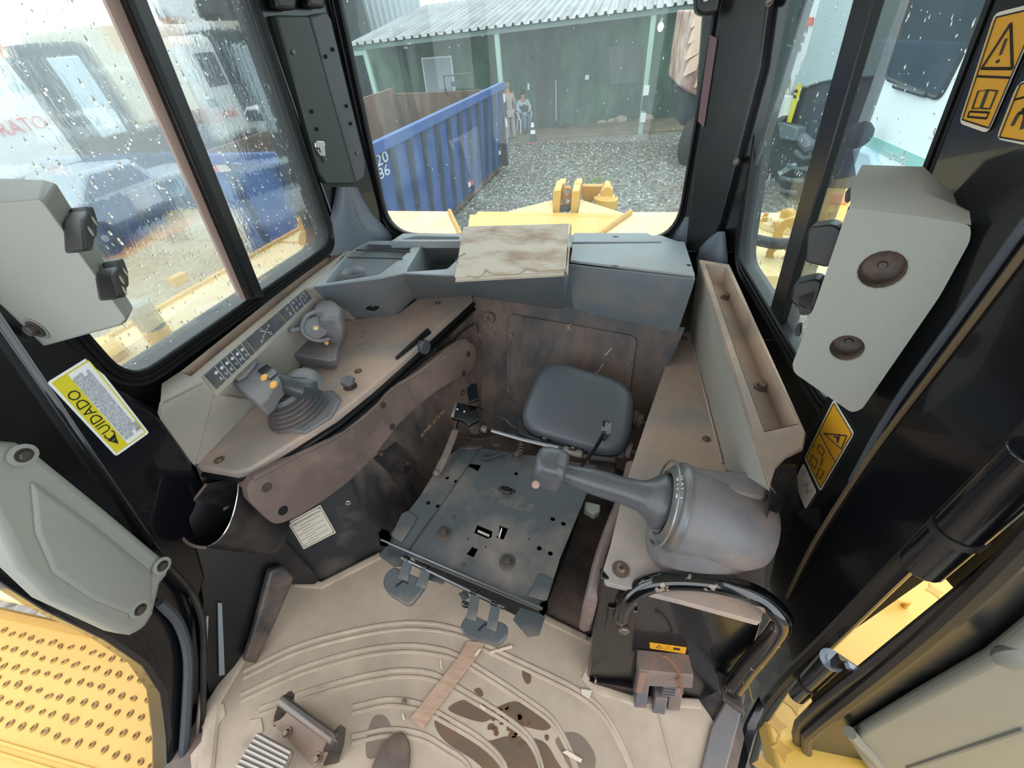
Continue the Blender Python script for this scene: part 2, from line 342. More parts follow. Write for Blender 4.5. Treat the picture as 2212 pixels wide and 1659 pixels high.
# loose stones: nobody could count them
g = B()
for i in range(5200):
    y = 6 + 10.3 * random.random() ** 1.3; x = random.uniform(-3.4, 3.4) if y > 8 else random.uniform(-3, 2.4)
    s = random.uniform(.012, .04); a = random.uniform(0, 6.3); vs = []
    for k in range(5): vs.append(g.bm.verts.new((x + s * math.cos(a + k * 1.257) * random.uniform(.7, 1.2), y + s * math.sin(a + k * 1.257) * random.uniform(.7, 1.2), 0.0)))
    tp = g.bm.verts.new((x, y, s * random.uniform(.4, .9)))
    for k in range(5): g.f((vs[k], vs[(k + 1) % 5], tp))
obj('loose_gravel', g, mat('gravel_stone', (122, 122, 116), 0.5, dust=0.8, dc=(72, 70, 64), ds=3), M=ME, kind='stuff', label='loose grey gravel stones strewn over the yard behind the machine', cat='gravel')
g = B(); g.prism([(-9.5, 16.75, -.25), (4.5, 16.45, -.25), (4.5, 18.6, -.25), (-9.5, 18.6, -.25)], (0, 0, .33)); ST('walkway', g, M_conc, bevel=.02)
g = B()
for i in range(2600):
    y = 6 + 10.2 * random.random() ** 1.3; x = random.uniform(-3.4, 3.4) if y > 8 else random.uniform(-3, 2.4); s = random.uniform(.012, .035); a = random.uniform(0, 6.3)
    vs = [g.bm.verts.new((x + s * math.cos(a + k * 1.571) * random.uniform(.7, 1.2), y + s * math.sin(a + k * 1.571), 0.0)) for k in range(4)]; tp = g.bm.verts.new((x, y, s * random.uniform(.5, 1)))
    for k in range(4): g.f((vs[k], vs[(k + 1) % 4], tp))
obj('pale_gravel', g, mat('pale_gravel_stone', (190, 192, 186), 0.5), M=ME, kind='stuff', label='scattered pale gravel chips among the darker yard stones', cat='gravel')
# patch of red mud and grass tuft
def blob(c, rx, ry, n=18, z=.006, a0=0, seed=1):
    r = random.Random(seed); return [V((c[0] + math.cos(a0) * rx * math.cos(t) * q - math.sin(a0) * ry * math.sin(t) * q, c[1] + math.sin(a0) * rx * math.cos(t) * q + math.cos(a0) * ry * math.sin(t) * q, z)) for t, q in [(2 * math.pi * i / n, r.uniform(.82, 1.12)) for i in range(n)]]
mud = [G(x, y, .01) for x, y in ((228, 548), (262, 520), (320, 492), (372, 474), (410, 470), (413, 488), (380, 505), (330, 527), (280, 552), (240, 562))]
g = B(); g.prism(cat(mud, 3, True), (0, 0, -.008)); obj('mud_patch', g, mat('red_mud', (150, 104, 76), .6), M=ME, label='reddish mud patch on the grey yard beside the left track', cat='mud')
g = B(); c = G(1285, 393, 0)
for i in range(160):
    a = random.uniform(0, 6.3); d = random.uniform(0, .5) ; p = V((c.x + d * math.cos(a) * 1.2, c.y + d * math.sin(a), 0)); h = random.uniform(.03, .1)
    g.face([p, p + V((.02, 0, 0)), p + V((random.uniform(-.03, .03), random.uniform(-.03, .03), h))])
obj('grass_tuft', g, mat('yard_grass', (140, 158, 92), .7), M=ME, kind='stuff', label='small green grass tuft growing in the gravel behind the ripper', cat='grass')

# ---- green building
bd = thing('office_building', 'faded green building with corrugated white lean-to roof on pale posts', 'building', (-3, 18.4, 0), M=ME)
WYB = 18.5
d0, d1, d2, d3 = GY(1157, 117, WYB), GY(1207, 115, WYB), GY(1207, 272, WYB), GY(1161, 273, WYB)
g = B(); g.plate([(-11, WYB, -.3), (9, WYB, -.3), (9, WYB, 3.3), (-11, WYB, 3.3)], [[(d0.x, WYB, d0.z), (d1.x, WYB, d0.z), (d1.x, WYB, d2.z), (d0.x, WYB, d2.z)]], (0, .18, 0)); obj('wall', g, M_green, bd, M=ME)
g = B(); g.prism([(d0.x, WYB + .1, d0.z), (d1.x, WYB + .1, d0.z), (d1.x, WYB + .1, d2.z), (d0.x, WYB + .1, d2.z)], (0, .05, 0)); dr = obj('door', g, M_door, bd, M=ME)
g = B(); g.plate([(d0.x - .06, WYB - .02, d0.z + .06), (d1.x + .06, WYB - .02, d0.z + .06), (d1.x + .06, WYB - .02, d2.z), (d0.x - .06, WYB - .02, d2.z)], [[(d0.x + .02, WYB - .02, d0.z - .02), (d1.x - .02, WYB - .02, d0.z - .02), (d1.x - .02, WYB - .02, d2.z + .02), (d0.x + .02, WYB - .02, d2.z + .02)]], (0, .1, 0)); obj('door_frame', g, mat('door_frame', (54, 66, 62), .6), dr, M=ME)
g = B(); g.box((d1.x - .12, WYB + .07, .9), (.05, .05, 1.3)); obj('pull_bar', g, M_mint, dr, M=ME)
def wallbox(name, px, py, w_, h_, m, parent=bd, dep=.06, y=WYB):
    c = GY(px, py, y); g = B(); g.box((c.x, y - dep / 2, c.z), (w_, dep, h_)); return obj(name, g, m, parent, M=ME, bevel=.006)
wb = [GY(x, y, WYB - .04) for x, y in ((913, 128), (973, 124), (981, 198), (923, 201))]
g = B(); g.prism(wb, (0, .04, 0)); pn = obj('window_board', g, mat('pale_window_board', (146, 156, 164), .4), bd, M=ME)
g = B(); g.plate([V((wb[0].x - .05, wb[0].y - .02, wb[0].z + .05)), V((wb[1].x + .05, wb[1].y - .02, wb[1].z + .05)), V((wb[2].x + .05, wb[2].y - .02, wb[2].z - .3)), V((wb[3].x - .05, wb[3].y - .02, wb[3].z - .3))], [[V((p.x, p.y - .02, p.z)) for p in wb]], (0, .05, 0)); obj('board_frame', g, M_plas, pn, M=ME)
wf = [GY(x, y, WYB - .03) for x, y in ((1315, 102), (1390, 96), (1388, 178), (1318, 182))]
g = B(); g.prism(wf, (0, .03, 0)); wn = obj('window', g, mat('dusty_window', (78, 92, 90), .3), bd, M=ME)
for k in range(5):
    a = wf[0].lerp(wf[1], k / 4); c = wf[3].lerp(wf[2], k / 4); g = B(); g.tube([a + V((0, -.02, 0)), c + V((0, -.02, 0))], .02, 6); obj('window_bar', g, mat('window_bar', (84, 98, 96), .6), wn, M=ME)
wallbox('switch_box', 1142, 187, .08, .2, M_plas); wallbox('lock_box', 1143, 205, .05, .12, M_tdk)
mt_ = wallbox('meter_box', 1268, 167, .14, .14, M_plas)
wallbox('wall_plaque', 877, 103, .16, .07, M_plas); wallbox('wall_plaque', 821, 97, .12, .06, M_plas)
for sd, (px, py, rx) in enumerate(((1340, 258, .28), (1325, 262, .22), (1395, 256, .3), (1300, 266, .18))):
    c = GY(px, py, WYB); bl = blob((0, 0), rx, .13, 14, 0, 0, sd + 3); g = B(); g.prism([V((c.x + p.x, WYB - .006, c.z + p.y)) for p in bl], (0, .005, 0)); obj('peeling_patch', g, mat('bare_plaster', (164, 152, 132), .8), bd, M=ME)
# flat dark sheet on the wall paints the shade of an open bay; beam
g = B(); g.prism([(-11, WYB - .03, 0), (-9.0, WYB - .03, 0), (-9.0, WYB - .03, 3), (-11, WYB - .03, 3)], (0, .02, 0)); obj('bay_shade_sheet', g, M_dkgreen, bd, M=ME)
# posts
for (px, py, z0, nm) in ((783, 90, -.1, 0), (1072, 60, .0, 1), (1413, 27, -.25, 2)):
    c = GY(px, py, 16.5); g = B(); g.box((c.x, 16.5, (3.2 + z0) / 2), (.15, .15, 3.2 - z0)); po = obj('post', g, M_mint, bd, M=ME)
    if nm:
        for zz, mm in ((1.3, M_plas), (.95, M_tdk), (.55, M_plas)):
            g = B(); g.box((c.x + .03, 16.4, zz + (.1 if nm == 1 else -.05)), (.17, .06, .26 if mm is M_plas else .4)); obj('reflective_band', g, mm, po, M=ME)
g = B(); g.box((-9.3, 16.5, 3.02), (2.6, .16, .18)); obj('beam', g, M_mint, bd, M=ME)
g = B(); g.box((-2.5, 16.45, 3.12), (13, .1, .12)); obj('eave_beam', g, mat('eave_beam', (112, 134, 128), .6), bd, M=ME)
# roof sheets, each with three trapezoid ridges
RD_ = V((.069, 1, .132)).normalized()
def corr(x0, n, pitch, y0, z0, ln, d, h=.075):
    pr = []
    for i in range(n):
        x = x0 + i * pitch; pr += [(x, 0), (x + pitch * .5, 0), (x + pitch * .62, h), (x + pitch * .8, h), (x + pitch * .92, 0)]
    pr.append((x0 + n * pitch, 0)); A = [V((x, y0, z0 + h_)) for x, h_ in pr]; b = B(); b.strip(A, [p + d * ln for p in A]); b.strip([p - V((0, 0, .004)) for p in A], [p + d * ln - V((0, 0, .004)) for p in A]); return b
for i in range(15):
    obj('roof_sheet', corr(-8.55 + i * .846, 3, .282, 16.25, 3.2 - .0 * i, 7.5, RD_), M_roof, bd, M=ME, sm=20)
# lamp on the wall
lp = thing('wall_lamp', 'glowing bulb lamp under the eave right of the middle post', 'lamp', GY(1427, 62, 17.6), M=ME)
c = GY(1427, 58, 17.6); g = B(); g.ball(c, .085, 12, 8, sz=1.35); obj('bulb', g, mat('lit_bulb', (236, 255, 244), .4, emit=14), lp, M=ME)
g = B(); g.lathe(c + V((0, 0, .1)), (0, 0, 1), [(0, .05), (.1, .05), (.12, .02), (.5, .02)], 10); obj('socket', g, M_plas, lp, M=ME)
# metal shed behind on the left and dark shed
M_dim_ = None
sh = thing('metal_shed', 'tall pale corrugated metal shed rising behind the lean-to roof on the left', 'shed', (-13, 25, 0), M=ME)
for i in range(7):
    b = corr(0, 4, .3, 0, 0, 7.5, V((0, 1, 0))); obj('wall_sheet', b, mat('shed_sheet', (196, 208, 212), .5), sh, M=ME @ Matrix.Translation((-17 + i * 1.2, 25, 0)) @ Matrix.Rotation(math.pi / 2, 4, 'X'), sm=20)
ds_ = thing('dark_shed', 'dark open-fronted shed far behind the blue container', 'shed', (-15, 20.5, 0), M=ME)
g = B(); g.box((-15, 21.9, 2.9), (8.4, 3, 5.8)); obj('wall', g, mat('dark_shed_wall', (50, 58, 60), .8, dust=.6, dc=(66, 74, 74), ds=.4), ds_, M=ME)
g = B(); g.prism([(-19.6, 20, 5.8), (-10.4, 20, 5.8), (-10.4, 23.8, 6.2), (-19.6, 23.8, 6.2)], (0, 0, .12)); obj('roof', g, M_roof, ds_, M=ME)

# ---- people and cone
def skin_body(name, joints, edges, m, parent, M, sub=1, root=0):
    me = bpy.data.meshes.new(name); me.from_pydata([j[:3] for j in joints], edges, []); o = bpy.data.objects.new('t', me); COL.objects.link(o)
    sk = o.modifiers.new('s', 'SKIN'); sk.use_smooth_shade = True
    for i, j in enumerate(joints):
        r = j[3]; me.skin_vertices[0].data[i].radius = (r, r) if not isinstance(r, tuple) else r
    me.skin_vertices[0].data[root].use_root = True
    sb = o.modifiers.new('u', 'SUBSURF'); sb.levels = sub; sb.render_levels = sub
    dg = bpy.context.evaluated_depsgraph_get(); m2 = bpy.data.meshes.new_from_object(o.evaluated_get(dg)); bpy.data.objects.remove(o); m2.name = name
    for p in m2.polygons: p.use_smooth = True
    m2.materials.clear()
    return link(name, m2, m, parent, M=M)
def person(label, base, rz, J, legs, cloth, group=None):
    M = ME @ Matrix.Translation(base) @ Matrix.Rotation(rz, 4, 'Z')
    t = thing('person', label, 'person', base, group, M=ME)
    body = [(0, 0, J['hip'], .13), (0, J['ty'] * .5, J['hip'] + .25, .12), (0, J['ty'], J['hip'] + .48, .13), (0, J['ty'] + J['hd'] * .4, J['hip'] + .555, .058), (0, J['ty'] + J['hd'], J['hip'] + .63, .088), (0, J['ty'] + J['hd'] * 1.1, J['hip'] + .71, .09)]
    E = [(0, 1), (1, 2), (2, 3), (3, 4), (4, 5)]
    for sgn, A in ((-1, J['la']), (1, J['ra'])):
        k = len(body); body += [(sgn * .17, J['ty'], J['hip'] + .47, .062)] + [(a[0], a[1], a[2], .045 - .006 * i) for i, a in enumerate(A)]; E.append((2, k)); E += [(k + i, k + i + 1) for i in range(len(A))]
    for sgn, A in ((-1, legs[0]), (1, legs[1])):
        k = len(body); body += [(sgn * .09, 0.0, J['hip'] - .04, .085)] + [(a[0], a[1], a[2], (.065, .045, .035)[min(i, 2)]) for i, a in enumerate(A)]; E.append((0, k)); E += [(k + i, k + i + 1) for i in range(len(A))]
    skin_body('body', body, E, M_skin, t, M)
    # clothes: thicker shells over the same joints
    tb = [(x, y, z, r + .02) for x, y, z, r in body[:3]] + [(0, 0, J['hip'] - .1, .145)]; te = [(0, 1), (1, 2), (3, 0)]; k0 = 6
    n = len(J['la']); 
    for s in range(2):
        k = len(tb); seg = body[k0 + s * (n + 1):k0 + s * (n + 1) + n]; tb += [(x, y, z, r + .02) for x, y, z, r in seg]; te.append((2, k)); te += [(k + i, k + i + 1) for i in range(len(seg) - 1)]
    skin_body('jacket', tb, te, cloth[0], t, M)
    tb = [(0, 0, J['hip'] + .02, .145)]; te = []; k1 = 6 + 2 * (n + 1); q = len(legs[0])
    for s in range(2):
        k = len(tb); seg = body[k1 + s * (q + 1):k1 + s * (q + 1) + 3]; tb += [(x, y, z, r + .022) for x, y, z, r in seg]; te.append((0, k)); te += [(k, k + 1), (k + 1, k + 2)]
    skin_body('trousers', tb, te, cloth[1], t, M)
    h = body[5]; g = B(); g.ball((h[0], h[1] - .012 * (1 if J['hd'] >= 0 else -1), h[2] + .035), .106, 12, 8, sz=.85); obj('hair', g, cloth[2], t, M=M)
    for s in range(2):
        a = legs[s][1]; g = B(); g.ball((a[0], a[1] + .05, .05 + a[2] - .07), .06, 10, 6, ax=(0, 1, 0), sz=2.1); obj('shoe', g, cloth[3], t, M=M)
    return t, M
c = G(1105, 302, .05)
person('person standing in beige work clothes and cap, seen from behind by the middle post', (c.x, c.y, .02), math.radians(25),
       dict(hip=.92, ty=.03, hd=.06, la=[(-.24, .02, 1.12), (-.2, .16, .92), (-.17, .22, .86)], ra=[(.24, .02, 1.12), (.2, .16, .92), (.17, .22, .86)]),
       ([(-.11, .02, .48), (-.12, 0, .09), (-.12, .1, .04)], [(.11, .0, .48), (.12, -.02, .09), (.12, .08, .04)]), (M_beige, M_beige, mat('worn_cap', (150, 128, 112), .8), M_shoe))
c = G(1133, 285, .08); sb_ = (c.x, c.y + .15, .08)
t, Mq = person('person in dark vest and pale blue sleeves sitting on a white plastic chair', sb_, math.radians(205),
       dict(hip=.5, ty=-.06, hd=.05, la=[(-.26, .0, .75), (-.16, .2, .66), (-.08, .26, .64)], ra=[(.26, .0, .75), (.16, .2, .66), (.08, .26, .64)]),
       ([(-.12, .42, .5), (-.12, .4, .09), (-.12, .5, .04)], [(.12, .42, .5), (.12, .46, .09), (.12, .56, .04)]), (M_shirt, M_jean, M_hair, M_shoe))
skin_body('vest', [(0, 0, .54, .165), (0, -.03, .75, .168), (0, -.06, .93, .158)], [(0, 1), (1, 2)], M_vest, t, Mq)
ch = thing('plastic_chair', 'white plastic chair under the sitting person', 'chair', sb_, M=ME)
def Q(*p): return V(p)
g = B(); g.box((0, .02, .42), (.46, .46, .03)); obj('seat', g, M_plas, ch, M=Mq, bevel=.01)
g = B(); g.prism([Q(-.22, -.23, .44), Q(.22, -.23, .44), Q(.2, -.32, .85), Q(-.2, -.32, .85)], (0, -.02, 0)); obj('backrest', g, M_plas, ch, M=Mq)
for sx_, sy_ in ((-1, -1), (1, -1), (-1, 1), (1, 1)):
    g = B(); g.tube([Q(sx_ * .2, sy_ * .2, .42), Q(sx_ * .26, sy_ * .25, 0)], [.04, .022], 6); obj('leg', g, M_plas, ch, M=Mq)
    if sy_ > 0: g = B(); g.tube([Q(sx_ * .25, -.28, .62), Q(sx_ * .27, .1, .64), Q(sx_ * .24, .2, .42)], .02, 6); obj('armrest', g, M_plas, ch, M=Mq)
c = G(1152, 309, 0)
cn = thing('traffic_cone', 'black and white banded traffic cone at the edge of the walkway', 'cone', c, M=ME); o_ = V((c.x, c.y, 0))
g = B(); g.box(o_ + V((0, 0, .02)), (.38, .38, .04)); obj('base', g, mat('cone_base_red', (176, 112, 100), .6), cn, M=ME, bevel=.01)
def cz(z): return .15 - .125 * z / .74
for z0, z1, m in ((.04, .3, M_tdk), (.3, .42, M_plas), (.42, .5, M_tdk), (.5, .64, M_plas), (.64, .76, M_tdk)):
    g = B(); g.lathe(o_, (0, 0, 1), [(z0, cz(z0)), (z1, cz(z1))], 16); obj('cone_band', g, m, cn, M=ME)
# pans and tray by the wall
for px, py, r in ((1225, 270, .17), (1248, 269, .12)):
    c = GY(px, py, 18.2); g = B(); g.lathe((c.x, 18.2, .08), (0, 0, 1), [(0, r * .6), (.04, r * .95), (.09, r), (.09, r * .93), (.03, r * .55)], 16)
    obj('metal_pan', g, M_chrome, M=ME, label='shiny round metal pan by the green wall, ' + ('larger, nearer the door' if r > .15 else 'smaller, farther from the door'), cat='pan', group='pans by the wall')
c = GY(1228 - 22, 271, 18.2); g = B(); g.box((c.x, 18.2, .12), (.3, .2, .07)); g.box((c.x, 18.2, .165), (.34, .24, .02)); obj('black_tray', g, M_tdk, M=ME, bevel=.01, label='small black tray on the walkway beside the dark door', cat='tray')

# ---- blue roll-off container
ZT_ = 2.1
a_, b_, c_, d_ = V((-3.37, 5.85, 0)), V((-2.55, 12.9, 0)), V((-6.3, 14.2, 0)), V((-6.56, 6.35, 0))
ct = thing('skip_container', 'big open-topped blue skip container with ribbed sides and rusty inside', 'container', (-4.7, 9.8, 0), M=ME)
def cwall(p, q, inset, z0, z1, name, ribs, th=.06):
    t = (q - p).normalized(); nr = V((t.y, -t.x, 0)); inn = -nr
    lo = inn * inset
    up = V((0, 0, 1)); g = B(); g.prism([p + lo + up * z0, q + lo + up * z0, q + up * z1, p + up * z1], inn * th); wl = obj(name, g, M_blue, ct, M=ME)
    g = B(); g.prism([p + lo * 1.02 + inn * (th + .001) + up * z0, q + lo + inn * (th + .001) + up * z0, q + inn * (th + .001) + up * z1, p + inn * (th + .001) + up * z1], inn * .012); obj('rusty_lining', g, M_rust, wl, M=ME)
    g = B(); g.box((p + q) / 2 + up * (z1 - .04), ((q - p).length + .1, .12, .16 if name != 'far_end' else .1), ux=t, uy=inn); obj('top_rail', g, M_blue if ribs in (12, 3) else M_rust, wl, M=ME, bevel=.012)
    L = (q - p).length
    for i in range(ribs):
        s = p + t * (L * (i + .5) / ribs); g = B(); w2 = .048
        g.loft([[s + lo + t * w2 + up * (z0 + .02), s + lo - t * w2 + up * (z0 + .02), s + lo - t * w2 * .6 + nr * .08 + up * (z0 + .12), s + lo + t * w2 * .6 + nr * .08 + up * (z0 + .12)],
                [s + t * w2 + up * (z1 - .12), s - t * w2 + up * (z1 - .12), s - t * w2 * .6 + nr * .08 + up * (z1 - .12), s + t * w2 * .6 + nr * .08 + up * (z1 - .12)]]); obj('rib', g, mat('container_rib', (48, 62, 88), .55, dust=.5, dc=(70, 80, 90), ds=2), wl, M=ME)
    return wl
w1 = cwall(a_, b_, .22, .12, ZT_, 'long_side', 12); cwall(b_, c_, .02, .12, ZT_ - .12, 'far_end', 4); cwall(c_, d_, .1, .12, ZT_, 'long_side', 10); w4 = cwall(d_, a_, .05, .12, ZT_, 'near_end', 3)
g = B(); g.prism([a_ + V((-.2, .1, .1)), b_ + V((-.2, -.1, .1)), c_ + V((.1, -.1, .1)), d_ + V((.1, .1, .1))], (0, 0, .1)); obj('bottom', g, M_rust, ct, M=ME)
tl = (b_ - a_).normalized(); nl = V((tl.y, -tl.x, 0)); upz = V((0, 0, 1))
for s, z, in ((3.55, .45), (6.1, .55)):
    q = a_ + tl * (s + .6) + upz * z - nl * .16
    for k, m in ((0, M_plas), (.14, M_red)): g = B(); g.box(q + tl * k + nl * .03, (.13, .02, .1), ux=tl, uy=nl); obj('reflector', g, m, w1, M=ME)
te_ = (a_ - d_).normalized(); ne_ = V((te_.y, -te_.x, 0))
for k, m in ((.12, M_red), (.36, M_cream)): g = B(); g.box(d_ + te_ * (.2 + k) + upz * 1.95 + ne_ * .1, (.24, .02, .1), ux=te_, uy=ne_); obj('reflector', g, m, w4, M=ME)
for s_, px, py in (('120', 819, 347), ('486', 823, 376)): q = MI @ PN(px, py, ME @ (a_ + nl * .03), (ME.to_3x3() @ nl)); text(s_, q, tl, upz, .22, M_print, w1, 'number', M=ME, sx=1.7)
# bracket frame at the far end
g = B()
e0 = c_.lerp(b_, .62) + upz * 2.0
g.tube([e0 + V((-.35, 0, -.1)), e0 + V((-.35, 0, .35)), e0 + V((.45, 0, .35)), e0 + V((.45, 0, -.5))], .03, 6); g.box(e0 + V((0, 0, .15)), (.3, .06, .12)); obj('hook_frame', g, M_tdk, ct, M=ME)

# ---- vehicles on the left
def wheel(parent, c, r, ax=(1, 0, 0), wd=.28, M=ME):
    c = V(c); ax = V(ax); g = B(); g.lathe(c - ax * wd / 2, ax, [(0, r * .72), (0, r * .94), (wd * .15, r), (wd * .85, r), (wd, r * .94), (wd, r * .72)], 22); wh = obj('wheel', g, M_tyre, parent, M=M)
    g = B(); g.lathe(c - ax * wd * .4, ax, [(0, r * .7), (wd * .8, r * .7), (wd * .85, r * .55), (wd * .6, r * .25), (wd * .95, r * .2), (wd, .01)], 18); obj('rim', g, M_rim, wh, M=M); return wh
def bxp(name, x0, x1, y0, y1, z0, z1, m, parent, bevel=.04): g = B(); g.box(((x0 + x1) / 2, (y0 + y1) / 2, (z0 + z1) / 2), (x1 - x0, y1 - y0, z1 - z0)); return obj(name, g, m, parent, M=ME, bevel=bevel)
XT = -14.0
t1 = thing('lorry', 'white lorry with an orange sign panel, leftmost through the wet window', 'truck', (-15.2, 8, 0), M=ME)
bxp('cargo_box', XT - 2.4, XT, 4.5, 9.9, 1.55, 4.35, M_tw, t1); bxp('orange_sign', XT, XT + .02, 8.6, 10.0, 3.75, 4.2, mat('orange_sign', (236, 180, 140), .5), t1, 0)
bxp('chassis', XT - 2.0, XT - .3, 4.4, 10.2, .7, 1.5, M_tdk, t1)
for yy in (5.5, 6.7, 9.3): wheel(t1, (XT - .25, yy, .5), .5)
text('RATO', (XT + .03, 9.15, 2.5), (0, 1, 0), (0, 0, 1), .42, M_red, t1, M=ME); 
for k in range(3): bxp('side_mark', XT, XT + .015, 8.5 + k * .5, 8.8 + k * .5, 3.15, 3.3, mat('pale_mark', (176, 196, 204), .5), t1, 0)
t2 = thing('lorry', 'cream box lorry with a pale blue cab door, left of the window divider', 'truck', (-15.2, 12, 0), M=ME)
bxp('cargo_box', XT - 2.4, XT - .1, 12.3, 14.85, 2.0, 4.3, M_tcream, t2); bxp('cab', XT - 2.3, XT - .2, 10.6, 12.2, 1.1, 4.0, M_tdk, t2, .15); bxp('cab_door', XT - .2, XT - .1, 10.9, 11.75, 1.9, 3.7, mat('pale_blue_door', (196, 216, 226), .4), t2)
bxp('chassis', XT - 2.0, XT - .3, 10.4, 14.85, .7, 1.7, M_tdk, t2); wheel(t2, (XT - .25, 11.4, .5), .5); wheel(t2, (XT - .25, 13.9, .5), .5)
t3 = thing('lorry', 'white cab lorry with dark side window, right of window divider', 'truck', (-15.2, 16.5, 0), M=ME)
bxp('cab', XT - 2.3, XT, 14.98, 16.9, .9, 4.0, M_tw, t3, .25); bxp('side_window', XT, XT + .02, 15.65, 16.6, 2.55, 3.5, M_vglass, t3, .008); bxp('roof_fairing', XT - 2.2, XT - .1, 14.98, 16.2, 4.0, 4.5, M_tw, t3, .2)
bxp('chassis', XT - 2, XT - .3, 14.95, 17.4, .6, 1.0, M_tdk, t3); wheel(t3, (XT - .2, 16.2, .55), .55)
bxp('door_mark', XT, XT + .02, 15.2, 15.6, 2.0, 2.25, mat('blue_grey_mark', (140, 164, 176), .5), t3, 0); text('VOZES', (XT + .03, 15.9, 1.7), (0, 1, 0), (0, 0, 1), .3, M_red, t3, M=ME)
XP = -11.5
t4 = thing('pickup_truck', 'silver pickup truck standing in the yard in front of the lorries', 'truck', (XP - .9, 9.3, 0), M=ME)
prof = [(6.5, .5), (11.4, .5), (11.5, 1.05), (9.6, 1.12), (9.2, 1.65), (7.9, 1.68), (7.3, 1.1), (6.45, 1.0)]
g = B(); g.prism([V((XP, y, z)) for y, z in prof], (-1.75, 0, 0)); obj('body', g, mat('silver_paint', (160, 172, 178), .35), t4, M=ME, bevel=.08, seg=3)
g = B(); g.prism([V((XP + .012, y, z)) for y, z in ((9.35, 1.15), (9.08, 1.55), (8.0, 1.58), (7.5, 1.15))], (-.02, 0, 0)); obj('side_window', g, M_vglass, t4, M=ME)
for yy in (7.35, 10.4): wheel(t4, (XP - .1, yy, .38), .4, wd=.24)
bxp('rear_door', XP, XP + .02, 8.5, 9.3, .6, 1.05, M_tw, t4, .005)
t5 = thing('car', 'silver car roof showing above the far rim of the blue container', 'car', (-13.4, 18.6, 0), M=ME)
prof = [(-15.9, .4), (-11.4, .4), (-11.5, .95), (-12.6, 1.0), (-13.2, 1.5), (-14.8, 1.52), (-15.5, 1.0), (-15.9, .95)]
g = B(); g.prism([V((x, 17.9, z + .15)) for x, z in prof], (0, 1.7, 0)); obj('body', g, M_tw, t5, M=ME, bevel=.1, seg=3)
g = B(); g.prism([V((x, 17.88, z + .15)) for x, z in ((-15.3, 1.02), (-12.8, 1.02), (-13.25, 1.4), (-14.75, 1.42))], (0, .03, 0)); obj('side_window', g, M_vglass, t5, M=ME)
for xx in (-15.1, -12.2): wheel(t5, (xx, 17.95, .42), .36, ax=(0, 1, 0), wd=.2)
# ---- vehicles on the right
def gxp(pts, x): return [GX(px, py, x) for px, py in pts]
tv = thing('van', 'white passenger van with big dark side window and pale teal stripe', 'van', (4.8, 6.5, 0), M=ME)
g = B(); g.prism(gxp([(1965, -60), (1891, 152), (1850, 270), (1862, 330), (1890, 420), (2030, 520), (2300, 380), (2330, -60)], 4.0), (1.7, 0, 0)); obj('body', g, mat('van_white', (232, 240, 242), .3), tv, M=ME, bevel=.03)
wv = rounded(gxp([(1985, -40), (1916, 168), (2032, 214), (2160, -40)], 4.0), .1)
g = B(); g.prism([p - V((.012, 0, 0)) for p in wv], (.03, 0, 0)); ws_ = obj('side_window', g, M_vglass, tv, M=ME)
g = B(); g.tube([p - V((.012, 0, 0)) for p in wv], .025, 6, closed=True); obj('window_seal', g, M_rub, ws_, M=ME)
g = B(); g.prism([p - V((.008, 0, 0)) for p in gxp([(1868, 286), (1862, 312), (1990, 372), (2020, 352)], 4.0)], (.01, 0, 0)); sp_ = obj('teal_stripe', g, M_teal, tv, M=ME)
q0, q1 = GX(1903, 323, 3.985), GX(1965, 350, 3.985); text('borgulhode', (q0 + q1) / 2, (q1 - q0), V((0, 0, 1)), .13, M_plas, sp_, M=ME)
g = B(); g.tube(gxp([(1932, 185), (2000, 205)], 3.97), .03, 6); obj('door_handle', g, M_tdk, tv, M=ME)
mr = GX(1856, 292, 3.7); g = B(); g.ball(mr, .17, 12, 8, ax=(0, 1, 0), sz=.8); obj('mirror', g, M_tdk, tv, M=ME)
g = B(); g.prism(gxp([(1838, 318), (1880, 330), (1905, 420), (1850, 420)], 3.9), (.3, 0, 0)); obj('front_wing', g, mat('van_wing', (186, 208, 222), .35), tv, M=ME, bevel=.04)
wheel(tv, GX(1880, 420, 4.1), .36)
lm = thing('road_machine', 'white and grey road machine with warning stickers and dark engine bay', 'machine', (5, 10.5, 0), M=ME)
XM = 4.2
g = B(); g.prism(gxp([(1728, -60), (1790, -60), (1740, 120), (1706, 200), (1688, 260), (1660, 250), (1690, 120)], XM), (1.2, 0, 0)); pnl = obj('sticker_panel', g, M_tw, lm, M=ME, bevel=.02)
g = B(); g.prism(gxp([(1786, -60), (1880, -60), (1800, 172), (1770, 178), (1735, 190), (1706, 198), (1740, 118)], XM - .05), (1.2, 0, 0)); gp = obj('grey_cowl', g, M_grey, lm, M=ME, bevel=.02)
g = B(); g.prism(gxp([(1735, 185), (1802, 165), (1770, 330), (1700, 560), (1600, 600), (1640, 330), (1680, 250)], XM + .02), (1.0, 0, 0)); eb = obj('engine_bay', g, M_tdk, lm, M=ME, bevel=.03)
def stick(pts, m, par, dx=.02, x=XM): g = B(); g.prism([p - V((dx, 0, 0)) for p in gxp(pts, x)], (.008, 0, 0)); return obj('sticker', g, m, par, M=ME)
stick([(1733, 36), (1760, 37), (1756, 55), (1729, 54)], mat('sticker_red', (214, 116, 108), .5), pnl)
for k, (px, py) in enumerate(((1740, 63), (1733, 83), (1726, 103))): stick([(px - 6, py - 7), (px + 6, py - 6), (px + 4, py + 7), (px - 8, py + 6)], mat('sticker_grey', (140, 150, 150), .5), pnl)
stick([(1704, 130), (1718, 131), (1714, 145), (1703, 144)], mat('sticker_pink', (206, 160, 176), .5), pnl)
nb = stick([(1694, 155), (1710, 156), (1706, 203), (1686, 198)], M_cream, pnl, dx=.03)
